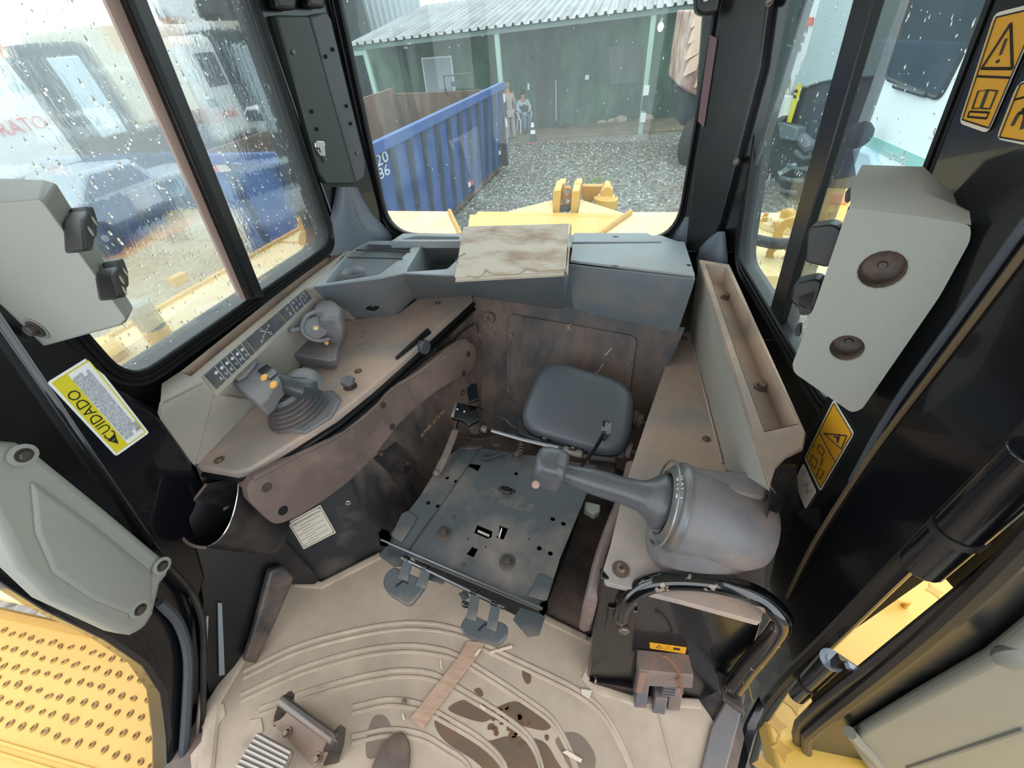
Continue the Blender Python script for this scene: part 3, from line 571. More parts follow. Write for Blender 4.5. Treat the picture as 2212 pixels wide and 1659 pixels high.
q = GX(1698, 180, XM - .045); text('FJ725', q, (0, -1, 0), (0, 0, 1), .2, M_ink, nb, M=ME)
yl = stick([(1732, 180), (1744, 183), (1718, 265), (1709, 262)], M_ylabel, eb, dx=.09)
for px, py in ((1731, 196), (1728, 208)): stick([(px - 3, py - 4), (px + 3, py - 3), (px + 2, py + 4), (px - 4, py + 3)], M_ink, yl, dx=.095)
g = B(); g.prism(gxp([(1680, 206), (1700, 210), (1690, 250), (1668, 262)], XM - .2), (.2, 0, 0)); obj('hood_edge', g, M_plas, lm, M=ME)
g = B(); g.prism(gxp([(1680, 262), (1722, 276), (1716, 305), (1684, 300)], XM - .15), (.2, 0, 0)); obj('grey_box', g, mat('machine_grey_box', (98, 112, 116), .5), lm, M=ME, bevel=.02)
for k in range(5): g = B(); g.tube(gxp([(1735 - k * 16, 300 + 28 * k), (1752 - k * 14, 318 + 24 * k), (1770 - k * 13, 312 + 26 * k)], XM - .1), .045 if k else .11, 8); obj('hose', g, mat('machine_hose', (88, 98, 102), .5), lm, M=ME)
for k in range(3):
    g = B(); g.prism(gxp([(1680 + 8 * k, 372 - 5 * k), (1708 + 3 * k, 358 - 3 * k), (1710 + 3 * k, 364 - 3 * k), (1684 + 8 * k, 380 - 5 * k)], XM - .12), (.05, 0, 0)); obj('grille_bar', g, M_grey, lm, M=ME)
rp_ = stick([(1654, 376), (1672, 378), (1668, 392), (1651, 391)], M_tdk, lm, dx=.12); text('R', GX(1662, 384, XM - .125), (0, -1, 0), (0, 0, 1), .22, M_plas, rp_, M=ME)
wheel(lm, GX(1655, 520, XM + .3), .6)
# truck seen at the right edge of the rear window
tr_ = thing('tipper_truck', 'rust-brown loaded truck at the right edge of the rear window', 'truck', (4, 13.2, 0), M=ME)
g = B(); g.prism([GY(px, py, 12.5) for px, py in ((1497, 20), (1480, 115), (1470, 190), (1488, 200), (1560, 230), (1590, 30))], (0, 2.5, 0)); ld = obj('load', g, mat('rusty_load', (150, 116, 106), .8, dust=.8, dc=(214, 196, 170), ds=1.5), tr_, M=ME, bevel=.05)
for k, (px, py) in enumerate(((1494, 60), (1488, 95), (1482, 130), (1478, 165), (1500, 190))): g = B(); q = GY(px, py, 12.35); g.prism([q, q + V((.25, 0, .1)), q + V((.3, 0, .42)), q + V((.06, 0, .3))], (0, .3, 0)); obj('rust_plate', g, mat('pale_rust_plate', (214, 184, 160), .7), ld, M=ME)
g = B(); g.prism([GY(px, py, 12.8) for px, py in ((1472, 195), (1470, 270), (1560, 290), (1560, 215))], (0, 2, 0)); obj('chassis', g, M_tdk, tr_, M=ME)
wheel(tr_, GY(1500, 305, 12.7), .62, ax=V((.8, -.6, 0)).normalized()); wheel(tr_, GY(1500, 305, 12.7) + V((1.3, 1.6, 0)), .62, ax=V((.8, -.6, 0)).normalized())

# ================================================================ MACHINE, OUTSIDE THE CAB
ZF = .3
lf = thing('left_fender', 'long pale yellow fender deck outside the left window', 'fender', (-1.85, 2.3, .2))
g = B(); g.prism([V((-2.61, .75, ZF)), V((-1.1, .75, ZF)), V((-1.1, 3.2, ZF)), P(993, 503, ZF), P(971, 456, ZF), V((-2.61, 3.82, ZF))], (0, 0, -.1)); obj('deck', g, M_ypale, lf, bevel=.01)
g = B(); g.tube([P(996, 508, ZF + .01), P(971, 455, ZF + .02)], .02, 6); obj('raised_edge', g, M_ydk, lf)
g = B(); g.box((-2.6, 2.3, ZF + .005), (.03, 3.05, .03)); obj('raised_edge', g, M_ydk, lf)
g = B(); g.box((-1.95, 2.9, ZF + .002), (1.3, .02, .006)); obj('weld_seam', g, M_ydk, lf)
def eye(name, par, c, r, ax, m): 
    u, v, a = frame_of(ax); g = B(); g.plate(circ(c, u, v, r, 20), [circ(c, u, v, r * .45, 14)], a * .03); return obj(name, g, m, par, bevel=.003)
eye('lifting_eye', lf, P(671, 484, .4), .1, (.3, -1, 0), M_ydk); eye('lifting_eye', lf, P(672, 520, .32), .09, (.3, -1, 0), M_ydk)
fc = thing('filler_pipe', 'yellow filler neck with dark ring and grey-blue cap on the left fender', 'filler pipe', P(355, 742, ZF))
o_ = P(357, 742, ZF)
for nm, z0, z1, r, m in (('neck', 0, .1, .06, M_yel), ('collar', .1, .2, .058, mat('filler_grey', (70, 72, 74), .5)), ('cap', .2, .24, .064, mat('filler_cap', (92, 112, 130), .4))):
    g = B(); g.lathe(o_, (0, 0, 1), [(z0, r), (z1, r), (z1 + .006, r * .85)], 18); obj(nm, g, m, fc, bevel=.004)
g = B(); g.lathe(P(235, 775, ZF), (0, 0, 1), [(0, .09), (.07, .09), (.1, .06)], 18); obj('tank_cap', g, M_yel, label='low round yellow tank cap on the left fender near the cab pillar', cat='cap')
g = B(); g.box(P(392, 612, ZF) + V((0, 0, .03)), (.05, .12, .07)); obj('step_tab', g, M_ydk, bevel=.01, label='small yellow tab standing on the outer edge of the left fender', cat='bracket')
rf = thing('right_fender', 'pale yellow fender deck outside the right window', 'fender', (1.4, 2.2, .2))
g = B(); g.prism([P(1298, 507, ZF), P(1368, 457, ZF), V((2.1, 3.88, ZF)), V((2.1, 2.55, ZF)), V((.68, 2.55, ZF)), V((.68, 2.9, ZF))], (0, 0, -.1)); obj('deck', g, M_ypale, rf, bevel=.01)
g = B(); g.tube([P(1288, 510, ZF + .01), P(1363, 457, ZF + .02)], .022, 6); obj('raised_edge', g, M_ydk, rf)
g = B(); g.prism([V((.63, -.4, -.1)), V((2.0, -.4, -.1)), V((2.0, 2.5, -.1)), V((.63, 2.5, -.1))], (0, 0, -.08)); wk = obj('walkway', g, M_yel, rf, bevel=.01)
for px, py in ((1615, 545), (1640, 470)): pass
g = B(); o_ = P(1690, 492, ZF); g.lathe(o_, (0, 0, 1), [(0, .17), (.05, .17), (.05, .14), (.08, .13), (.08, .01)], 22)
tcap = thing('tank_cap', 'pale yellow bolted tank cover with a top nut on the right fender', 'cap', o_); obj('cover', g, M_ypale, tcap, bevel=.004)
for k in range(8): a = k * .785; g = B(); g.hexbolt(o_ + V((.155 * math.cos(a), .155 * math.sin(a), .05)), (0, 0, 1), .018, .025); obj('bolt', g, M_ydk, tcap)
g = B(); g.lathe(o_ + V((0, 0, .08)), (0, 0, 1), [(0, .05), (.05, .05), (.05, .035), (.06, .03)], 6); obj('nut', g, M_ydk, tcap)
obj_e = eye('lifting_eye', None, P(1708, 502, .38), .11, (-.3, -1, 0), M_ydk); tag(obj_e, 'yellow lifting eye ring standing before the tank cover on the right fender', 'lifting eye')
obj_e = eye('lifting_eye', None, P(1684, 546, .33), .08, (-.3, -1, 0), M_ydk); tag(obj_e, 'lower yellow eye ring on the right fender below the black hose', 'lifting eye')
g = B(); g.tube(cat([P(1590, 500, .42), P(1615, 512, .42), P(1650, 522, .42), P(1690, 527, .42), P(1730, 520, .42)], 5), .035, 10); obj('hose', g, M_rub, label='thick black hose crossing the right fender outside the window', cat='hose')
fb = thing('yellow_box', 'dull yellow sheet metal box behind the right window divider', 'box', P(1785, 450, .3))
g = B(); g.prism([P(1752, 404, .36), P(1850, 408, .36), P(1850, 476, .36), P(1735, 470, .36)], (0, 0, -.2)); obj('shell', g, M_yel, fb, bevel=.01)
g = B(); g.box(P(1812, 437, .37) + V((0, 0, .03)), (.12, .06, .08)); obj('marker_lamp', g, mat('orange_lamp', (244, 150, 110), .35), fb, bevel=.012)
# ripper
rip = thing('ripper', 'yellow ripper frame with twin clevis plates and link arm behind the rear window', 'ripper', (-.4, 4, .2))
g = B(); g.prism([P(1014, 463, ZF), P(1346, 470, ZF), P(1284, 512, ZF), P(1008, 512, ZF)], (0, 0, -.25)); obj('base_plate', g, M_yel, rip, bevel=.008)
g = B(); g.prism([PY(px, py, 3.78) for px, py in ((1026, 464), (1356, 470), (1350, 478), (1024, 474))], (0, .12, 0)); obj('cross_beam', g, M_yel, rip, bevel=.01)
def rp2(nm, pts, y, dy, m=M_yel, bv=.008, par=None): g = B(); g.prism([PY(px, py, y) for px, py in pts], (0, dy, 0)); return obj(nm, g, m, par or rip, bevel=bv)
g = B(); a0, a1, a2 = PY(1193, 432, 4.05), PY(1060, 466, 3.86), PY(1195, 468, 3.86); g.prism([a0, a1, a2], (0, 0, -.05)); obj('gusset', g, M_ypale, rip)
g = B(); a0, a1, a2 = PY(1254, 431, 4.05), PY(1356, 463, 3.86), PY(1248, 468, 3.86); g.prism([a0, a1, a2], (0, 0, -.05)); obj('gusset', g, M_ypale, rip)
rp2('clevis_plate', [(1195, 412), (1211, 410), (1208, 468), (1193, 468)], 3.95, .42); rp2('clevis_plate', [(1236, 413), (1252, 411), (1247, 468), (1232, 468)], 3.95, .42)
rp2('clevis_plate', [(1207, 396), (1221, 395), (1219, 430), (1204, 430)], 4.2, .2); rp2('clevis_plate', [(1243, 396), (1257, 395), (1254, 430), (1240, 430)], 4.2, .2)
lk = [PY(px, py, 4.1) for px, py in ((1215, 447), (1216, 412), (1220, 406), (1226, 404), (1232, 407), (1235, 413), (1233, 447)) ]
def hole(px, py, r, y): c = PY(px, py, y); return circ(c, V((1, 0, 0)), V((0, 0, 1)), r, 14)
g = B(); g.plate(lk, [hole(1225, 415, .028, 4.1), hole(1225, 435, .026, 4.1)], (0, .06, 0)); obj('link', g, M_ydk, rip)
rp2('rubber_block', [(1209, 449), (1232, 449), (1231, 458), (1208, 458)], 4.0, .1, mat('brown_rubber', (84, 72, 56), .7))
arm = [PY(px, py, 4.3) for px, py in ((1257, 402), (1307, 402), (1302, 420), (1290, 422), (1280, 432), (1278, 440), (1262, 434), (1256, 428))]
g = B(); g.prism(arm, (0, .1, 0)); obj('side_arm', g, M_ydk, rip, bevel=.006)
rp2('pin_plate', [(1303, 406), (1308, 399), (1315, 398), (1321, 405), (1320, 420), (1318, 436), (1300, 436)], 4.2, .16)
g = B(); g.lathe(PY(1311, 413, 4.2), (0, -1, 0), [(0, .06), (.06, .06), (.07, .05)], 18); obj('pin', g, M_yel, rip)
g = B(); g.lathe(PY(1306, 448, 4.2), (.05, 0, 1), [(0, .12), (.09, .12), (.09, .1), (.12, .08)], 20); obj('cylinder_cap', g, M_yel, rip, bevel=.005)
# step plate outside the left door
stp = thing('step_plate', 'yellow step plate with rows of raised anti-slip dimples outside the left door', 'step', (-1.5, .1, -.12))
ZS_ = -.1
g = B(); g.prism([V((-2.3, -.5, ZS_)), V((-.98, -.5, ZS_)), V((-.98, .22, ZS_)), V((-2.3, .22, ZS_))], (0, 0, -.03)); obj('plate', g, M_step, stp, bevel=.004)
for yy in (-.085, -.105): g = B(); g.tube([V((-2.3, yy, ZS_)), V((-.98, yy, ZS_))], .006, 6); obj('rib', g, M_step, stp)
g = B(); g.box((-1.7, .2, ZS_ + .01), (1.3, .02, .02)); obj('rear_lip', g, M_ydk, stp)
dm = None; rowy = [.155, .115, .075, .035, -.005, -.045, -.15, -.19, -.23]
M_dim = mat('worn_dimple', (132, 100, 56), .55, dust=.8, dc=(196, 156, 84), ds=70)
nd = 0
for r_, yy in enumerate(rowy):
    for k in range(26):
        c = V((-2.0 + k * .044 + (.022 if r_ % 2 else 0), yy + random.uniform(-.003, .003), ZS_))
        if dm is None:
            g = B(); g.lathe(c, (0, 0, 1), [(0, .0125), (.004, .010), (.0045, .007), (.001, .004)], 7, sx=.8); dm = obj('dimple', g, M_dim, stp)
        else:
            o2 = dm.copy(); COL.objects.link(o2); o2.location = c - WL[stp.name] + V((random.uniform(-.004, .004), random.uniform(-.003, .003), 0)); o2.rotation_euler.z = random.uniform(-.5, .5); o2.scale = (random.uniform(.75, 1.2), random.uniform(.75, 1.2), 1); WL[o2.name] = c
g = B(); g.prism([V((-2.6, .22, .05)), V((-1.0, .22, .05)), V((-1.0, .76, .2)), V((-2.6, .76, .2))], (0, 0, -.04)); obj('fender_slope', g, M_ypale, bevel=.01, label='pale yellow sloped plate between the step plate and left fender', cat='plate')
# work lamp outside, upper left
wl_ = thing('work_lamp', 'dark square work lamp outside the top of the left window', 'lamp', PX(465, 25, -1.3))
g = B(); g.prism([PX(px, py, -1.3) for px, py in ((372, -60), (405, 48), (550, 46), (535, -60))], (-.12, 0, 0)); obj('housing', g, M_tdk, wl_, bevel=.02)
g = B(); g.tube([PX(480, -20, -1.36), PX(475, -120, -1.2)], .015, 8); obj('bracket', g, M_rub, wl_)
# star-shaped grips stamped in the right walkway
for k, (px, py) in enumerate(((1714, 1520), (1678, 1565), (1688, 1618), (2018, 1277), (1970, 1370), (1648, 1655))):
    c = P(px, py, -.1); pts = [V((c.x + r * math.cos(a), c.y + r * math.sin(a), c.z - .001)) for a, r in [(i * math.pi / 4, .028 if i % 2 == 0 else .014) for i in range(8)]]
    g = B(); g.prism(pts, (0, 0, .003)); obj('star_grip', g, M_ydk, rf)
g = B(); c = P(1925, 1305, -.1); g.tube([c + V((-.04, 0, 0)), c + V((-.03, 0, .04)), c + V((.03, 0, .04)), c + V((.04, 0, 0))], .01, 8); obj('grab_loop', g, M_yel, rf)
# ================================================================ CAB SHELL
X1, X0, Y0, Y1, ZC0 = .56, -1.05, -.35, 1.74, 1.95
NL = V((1, 0, .06)).normalized(); NR = V((1, 0, .1)).normalized()
def LW(px, py, off=0.0): return PN(px, py, V((-1.03 + off, 0, .88)), NL)
def RW(px, py, off=0.0): return PN(px, py, V((.56 - off, 0, .84)), NR)
def S(name, b, m, **k): return obj(name, b, m, kind='structure', **k)
g = B(); g.prism([V((-.99, -.7, 0)), V((.52, -.7, 0)), V((.52, 1.7, 0)), V((-.99, 1.7, 0))], (0, 0, -.03)); S('floor', g, M_wall)
g = B(); g.plate([V((-1.09, -.75, 0)), V((.62, -.75, 0)), V((.62, -.75, ZC0)), V((-1.09, -.75, ZC0))], [rounded([V((-.95, -.75, .8)), V((.48, -.75, .8)), V((.48, -.75, 1.85)), V((-.95, -.75, 1.85))], .08, 5)], (0, -.05, 0)); S('wall_front', g, M_blk)
g = B(); g.prism([V((-1.08, -.8, ZC0)), V((.56, -.8, ZC0)), V((.56, 1.85, ZC0)), V((-1.08, 1.85, ZC0))], (0, 0, .05)); S('ceiling', g, mat('roof_liner', (214, 214, 208), .8))
def rrect(pts, r): return rounded(pts, r, 6)
# left wall with the sliding window
lw = [V((-1.03, .52, .868)), V((-1.03, 1.413, .868)), V((-1.03, 1.413, 1.86)), V((-1.03, .52, 1.86))]
def grow(pts, d):
    c = sum(pts, V()) / len(pts); return [p + V((0 if abs(p.x - c.x) < 1e-4 else math.copysign(d, p.x - c.x), 0 if abs(p.y - c.y) < 1e-4 else math.copysign(d, p.y - c.y), math.copysign(d, p.z - c.z))) for p in pts]
g = B(); g.plate([V((-1.085, .33, .0)), V((-1.085, 1.75, .0)), V((-1.085, 1.75, ZC0)), V((-1.085, .33, ZC0))], [[V((-1.085, p.y, p.z)) for p in rrect(grow(lw, .012), .075)]], (-.04, 0, 0)); S('wall_left', g, M_blk)
win1 = thing('window_1', None, None, (-1.03, .96, .87)); win1['kind'] = 'structure'
def seal(par, pts, r, nrm, w=.034, rr=.07, m=M_rubgloss):
    """moulded rubber seal: a flat band and two raised lips"""
    o, i = rrect(pts, rr), rrect([p for p in pts], rr)
    A = rrect(grow(pts, 0.0), rr); Bq = rrect(grow(pts, w), rr + w)
    g = B(); g.plate(Bq, [A], -V(nrm) * .075); sl = obj('rubber_seal', g, m, par)
    for d, rad in ((.003, .006), (w * .5, .0045), (w - .004, .007)):
        g = B(); g.tube(rrect(grow(pts, d), rr + d), rad, 6, closed=True); obj('seal_lip', g, m, sl)
    return sl
NX = V((1, 0, 0))
seal(win1, [p + V((.015, 0, 0)) for p in lw], .07, NX)
g = B(); g.prism(rrect(grow(lw, .004), .072), (-.005, 0, 0)); obj('pane', g, M_gl_l, win1)
dv = [PX(px, py, -1.015) for px, py in ((219, -40), (293, -40), (560, 646), (520, 650))]
g = B(); g.prism([PX(px, py, -1.02) for px, py in ((236, -40), (286, -40), (560, 640), (528, 648))], (.02, 0, 0)); dvo = obj('divider', g, M_blk, win1, bevel=.003)
g = B(); g.prism([PX(px, py, -1.022) for px, py in ((202, -40), (237, -40), (529, 648), (513, 640))], (.008, 0, 0)); obj('divider_edge', g, M_pink, dvo)
g = B(); g.prism([PX(px, py, -.999) for px, py in ((254, -40), (268, -40), (548, 640), (541, 645))], (.006, 0, 0)); obj('divider_groove', g, M_rubgloss, dvo)
# rear wall and window
rw = [PY(835 + 25, 560, 1.72), PY(1475 - 10, 555, 1.72), PY(1533 + 8, -90, 1.72), PY(735 - 18, -90, 1.72)]
rw[0] = V((-.89, 1.72, .80)); rw[1] = V((.37, 1.72, .80)); rw[2] = V((.308, 1.72, 1.86)); rw[3] = V((-.882, 1.72, 1.86)); rw[0].x = -.918
def grow2(pts, d):
    c = sum(pts, V()) / 4; return [p + V((math.copysign(d, p.x - c.x), 0, math.copysign(d, p.z - c.z))) for p in pts]
g = B(); g.plate([V((-1.06, 1.735, .0)), V((.66, 1.735, .0)), V((.56, 1.735, ZC0)), V((-1.06, 1.735, ZC0))], [rounded(grow2(rw, .02), .15, 8)], (0, .05, 0)); S('wall_rear', g, M_blk)
win2 = thing('window_2', None, None, (-.27, 1.72, .8)); win2['kind'] = 'structure'
g = B(); g.plate(rounded(grow2(rw, .045), .17, 8), [rounded(rw, .14, 8)], (0, .02, 0)); sl2 = obj('rubber_seal', g, M_rubgloss, win2)
for d, rad in ((.004, .007), (.028, .005), (.042, .006)): g = B(); g.tube(rounded(grow2(rw, d), .14 + d, 8), rad, 6, closed=True); obj('seal_lip', g, M_rubgloss, sl2)
g = B(); g.prism([p + V((0, .012, 0)) for p in rounded(grow2(rw, .006), .142, 8)], (0, .005, 0)); obj('pane', g, M_gl_r, win2)
# right wall with the sliding window
rq = [RW(1592, 570), RW(1745, -60), RW(2090, -60), RW(1730, 880)]
rq = [V((.56 - .1 * (z - .84), y, z)) for y, z in ((1.47, .835), (1.76, 1.80), (.84, 1.80), (.70, .80))]
def growp(pts, d):
    c = sum(pts, V()) / 4; return [p + (p - c).normalized() * d * 1.35 for p in pts]
g = B(); g.plate([V((.575 - .1 * (z - .84), y, z)) for y, z in ((1.84, .0), (1.84, ZC0), (.34, ZC0), (.45, .0))], [rounded(growp(rq, .012), .07, 6)], (.04, 0, 0)); S('wall_right', g, M_blk)
win3 = thing('window_3', None, None, (.55, 1.1, .83)); win3['kind'] = 'structure'
rin = [p - V((.016, 0, 0)) for p in rq]
g = B(); g.plate(rounded(growp(rin, .04), .1, 6), [rounded(rin, .065, 6)], (.03, 0, 0)); sl3 = obj('rubber_seal', g, M_rubgloss, win3)
for d, rad in ((.003, .006), (.02, .0045), (.036, .007)): g = B(); g.tube(rounded(growp(rin, d), .065 + d, 6), rad, 6, closed=True); obj('seal_lip', g, M_rubgloss, sl3)
g = B(); g.prism(rounded(growp(rq, .004), .067, 6), (.005, 0, 0)); obj('pane', g, M_gl_s, win3)
g = B(); g.prism([RW(px, py, .012) for px, py in ((1858, -60), (1905, -60), (1672, 735), (1645, 735))], (.02, 0, 0)); d3 = obj('divider', g, M_blk, win3, bevel=.003)
g = B(); g.prism([RW(px, py, -.006) for px, py in ((1905, -60), (1990, -60), (1712, 720), (1675, 720))], (.004, 0, 0)); obj('dark_glass_strip', g, glass('dark_tint_glass', 0.25, (120, 112, 112), tint=(.55, .55, .55)), win3)  # darker tinted strip of glass beside the divider
# rain on the panes: real drops, too many to count
def drops(par, fn, n, r0, r1, el, seed):
    r = random.Random(seed); g = B()
    for _ in range(n):
        c, u, v, nr = fn(r.random(), r.random()); s = r0 + (r1 - r0) * r.random() ** 3; e = 1 + el * r.random() ** 2
        rings = []
        for h, k in ((0, 1), (.32, .85), (.5, .45)):
            rings.append([c + u * (s * k * math.cos(a)) + v * (s * k * e * math.sin(a)) + nr * (s * h) for a in [i * math.pi / 3 for i in range(6)]])
        g.loft(rings)
    return obj('raindrops', g, M_drop, par, kind='stuff', sm=180)
drops(win1, lambda a, b: (V((-1.036, .53 + a * .87, .88 + b * .75)), V((0, 1, 0)), V((0, -.05, 1)), V((-1, 0, 0))), 1100, .0011, .0032, 4.0, 1)
drops(win3, lambda a, b: (lambda z, t: (V((.566 - .1 * (z - .84), (.72 + .1 * b) + a * (.72 + .14 * b), z)), V((0, 1, 0)), V((-.1, .12, 1)), V((1, 0, .1))))(.86 + b * .72, 0), 620, .0009, .0024, 4.0, 2)
drops(win2, lambda a, b: (V((-.88 + a * 1.2, 1.738, .85 + b * .78)), V((1, 0, 0)), V((0, 0, 1)), V((0, 1, 0))), 130, .001, .0024, 2.0, 3)
# corner posts
pA, pB = V((-1.03, 1.435, 1.2)), V((-.93, 1.72, 1.2)); nA = V((.285, -.1, 0)).normalized()
def LP(px, py, off=0): return PN(px, py, pA + nA * off, nA)
g = B(); g.prism([LP(px, py) for px, py in ((530, -60), (728, -60), (748, 60), (842, 480), (868, 512), (800, 560), (690, 570), (722, 480), (560, 20))], -nA * .05); S('trim_1', g, M_blkclean, bevel=.008, label='black corner post between left and rear windows')
cp = thing('post_cover', 'dark green-black post cover plate with a chrome latch beside the rear window', 'cover', LP(720, 400, .03))
g = B(); g.prism([LP(px, py, .03) for px, py in ((596, 32), (668, 34), (770, 397), (706, 398), (690, 372))], -nA * .04); obj('wide_face', g, mat('post_cover_dark', (52, 62, 58), .4, dust=.4, dc=(70, 70, 68), ds=4), cp, bevel=.006)
g = B(); g.prism([LP(px, py, .03) for px, py in ((669, 34), (706, 26), (716, 40), (790, 352), (788, 382), (770, 397))], -nA * .05); obj('narrow_face', g, mat('post_cover_grey', (74, 76, 82), .4, dust=.4, dc=(92, 90, 92), ds=4), cp, bevel=.006)
for px, py in ((633, 113), (703, 122), (718, 107), (673, 241), (748, 229), (684, 279), (757, 267), (771, 330)):
    g = B(); c = LP(px, py, .031); g.lathe(c, nA, [(0, .006), (.004, .006), (.005, .003)], 10); obj('screw', g, M_bolt if px in (633, 771) else M_hole, cp)
la = thing('latch', 'small chrome spring latch on the post cover beside the rear window', 'latch', LP(690, 330, .034))
g = B(); g.prism([LP(px, py, .036) for px, py in ((677, 308), (683, 304), (698, 305), (702, 312), (700, 317), (702, 338), (690, 337), (680, 322))], nA * .006); obj('plate', g, M_chrome, la, bevel=.002)
g = B(); g.tube([LP(682, 320, .045), LP(690, 320, .048), LP(692, 330, .05)], .003, 6); obj('spring', g, M_steel2, la)
g = B(); g.hexbolt(LP(701, 344, .034), nA, .006, .008); obj('screw', g, M_bolt, la)
g = B(); g.tube(cat([LP(758, 404, .03), LP(765, 440, .035), LP(778, 480, .035), LP(806, 515, .03)], 5), .009, 8); obj('washer_hose', g, mat('grey_hose', (104, 106, 108), .4), label='thin grey hose running down the left rear corner post', cat='hose')
def flare(fn, secs, h, base):
    """a moulded foot: arched cross-sections from top to bottom, bulging h out of the post plane"""
    rings = []
    for y, xa, xb in secs:
        A = [fn(xa + (xb - xa) * k / 8, y, base + h * math.sin(math.pi * k / 8)) for k in range(9)]; rings.append(A + [fn(xb, y, base - .01), fn(xa, y, base - .01)])
    g = B(); return g.loft(rings)
obj('post_foot_cover', flare(LP, [(404, 726, 772), (430, 722, 784), (460, 716, 802), (490, 708, 832), (508, 702, 868), (530, 698, 866), (552, 694, 850)], .035, .008), mat('blue_grey_post_foot', (96, 102, 112), .35), label='blue-grey flared cover at the foot of the left rear corner post', cat='cover', sm=60)
pC = V((.37, 1.72, 1.2)); pD = V((.52, 1.56, 1.2)); nC = V((-(pD - pC).y * -1, -(pD - pC).x, 0)); nC = V((-.16, -.15, 0)).normalized()
def RP(px, py, off=0): return PN(px, py, pC + nC * off, nC)
g = B(); g.prism([RP(px, py) for px, py in ((1520, -60), (1760, -60), (1722, 60), (1600, 470), (1588, 545), (1500, 560), (1440, 520), (1474, 480), (1490, 380))], -nC * .05); S('trim_2', g, M_blkclean, bevel=.008)
g = B(); g.prism([RP(px, py, .03) for px, py in ((1562, -40), (1665, -40), (1640, 150), (1555, 480), (1533, 545), (1480, 540), (1500, 340))], -nC * .035); pcv = obj('post_cover', g, M_blk, bevel=.006, label='plain black cover plate on the right rear corner post', cat='cover')
g = B(); g.prism([RP(px, py, .033) for px, py in ((1534, 75), (1550, 83), (1521, 275), (1508, 262))], nC * .002); tag(obj('maroon_label', g, mat('maroon_label', (112, 82, 86), .5)), 'narrow maroon sticker on the right rear post edge', 'label')
for px, py in ((1591, 349), (1663, 4)): g = B(); g.hexbolt(RP(px, py, .03), nC, .007, .01); obj('screw', g, M_bolt, pcv)
obj('post_foot_cover', flare(RP, [(468, 1480, 1492), (490, 1466, 1496), (510, 1446, 1500), (528, 1418, 1506), (545, 1420, 1506)], .012, .004), mat('blue_grey_post_foot', (96, 102, 112), .35), label='blue-grey triangular cover at the foot of the right rear post, window side', cat='cover', sm=60)
obj('post_foot_cover', flare(RP, [(500, 1550, 1566), (515, 1530, 1568), (535, 1512, 1570), (560, 1504, 1572), (585, 1506, 1574)], .03, .03), mat('blue_grey_post_foot', (96, 102, 112), .35), label='blue-grey rounded cover at the foot of the right rear post, tray side', cat='cover', sm=60)
wb_ = thing('wiper_motor', 'black rounded wiper motor box at the top right of the rear window', 'motor', PY(1530, 0, 1.66))
g = B(); g.prism(rounded([PY(px, py, 1.66) for px, py in ((1500, -80), (1504, 26), (1516, 34), (1553, 30), (1562, -80))], .02), (0, .05, 0)); obj('housing', g, M_blk, wb_, bevel=.01, seg=3)
g = B(); g.ball(PY(1524, 0, 1.655), .008, 8, 6); obj('screw', g, M_chrome, wb_)
hd = thing('header_trim', 'black moulded trim block above the left rear corner post', 'trim', LP(640, 5, .04))
g = B(); g.prism([LP(px, py, .045) for px, py in ((585, -60), (600, 20), (640, 22), (655, -60))], -nA * .04); obj('block', g, M_blk, hd, bevel=.01, seg=3)
g = B(); g.prism([LP(px, py, .045) for px, py in ((662, -60), (668, 16), (704, 18), (700, -60))], -nA * .04); obj('block', g, M_blk, hd, bevel=.01, seg=3)
# left door pillar and door opening edge
g = B(); g.prism([LW(px, py, .02) for px, py in ((-90, 540), (190, 722), (262, 838), (345, 885), (421, 1006), (446, 1060), (412, 1120), (446, 1245), (430, 1300), (352, 1215), (-90, 570))], (-.09, 0, 0)); S('trim_3', g, M_blkclean, bevel=.01)
g = B(); g.prism([LW(px, py, -.005) for px, py in ((-90, 560), (352, 1205), (402, 1270), (428, 1340), (436, 1420), (432, 1760), (366, 1760), (364, 1600), (352, 1500), (312, 1440), (232, 1385), (100, 1320), (-90, 1200))], (-.06, 0, 0)); S('trim_4', g, M_blkclean, bevel=.01)
g = B(); g.tube(cat([LW(px, py, .012) for px, py in ((345, 1300), (385, 1345), (405, 1410), (405, 1500), (392, 1700))], 6), .012, 8); ds1 = obj('door_seal', g, mat('bead_highlight_grey', (70, 74, 80), .35), label='black rubber bead with painted grey highlight along the left door opening, outer one', cat='seal')  # grey tone paints the highlight along a black rubber bead
g = B(); g.tube(cat([LW(px, py, .025) for px, py in ((330, 1190), (395, 1255), (428, 1310), (440, 1400), (432, 1700))], 6), .008, 8); obj('door_seal', g, M_rub, label='thin black rubber bead along the left door opening, inner one', cat='seal')
g = B(); g.tube(cat([LW(px, py, .022) for px, py in ((447, 1330), (440, 1450), (428, 1560), (420, 1700))], 6), .005, 6); obj('sill_edge', g, M_alu, label='thin bright metal edge strip on the left door sill', cat='strip')
kA, kB, kC = P(695, 1258, 0), P(455, 1512, 0), LW(421, 1006, .025); nK = (kB - kA).cross(kC - kA).normalized()
if nK.dot(CAM - kA) < 0: nK = -nK
def KK(px, py, off=0): return PN(px, py, kA + nK * off, nK)
g = B(); g.prism([KK(px, py) for px, py in ((421, 1002), (520, 1020), (562, 1110), (700, 1262), (625, 1262), (455, 1516), (436, 1400), (440, 1300), (436, 1240), (400, 1120), (440, 1050))], -nK * .02); S('trim_5', g, M_blk)
g = B(); g.prism([LW(px, py, -.012) for px, py in ((425, 1250), (475, 1250), (480, 1500), (470, 1760), (405, 1760), (420, 1450))], (-.03, 0, 0)); S('trim_8', g, M_blk)
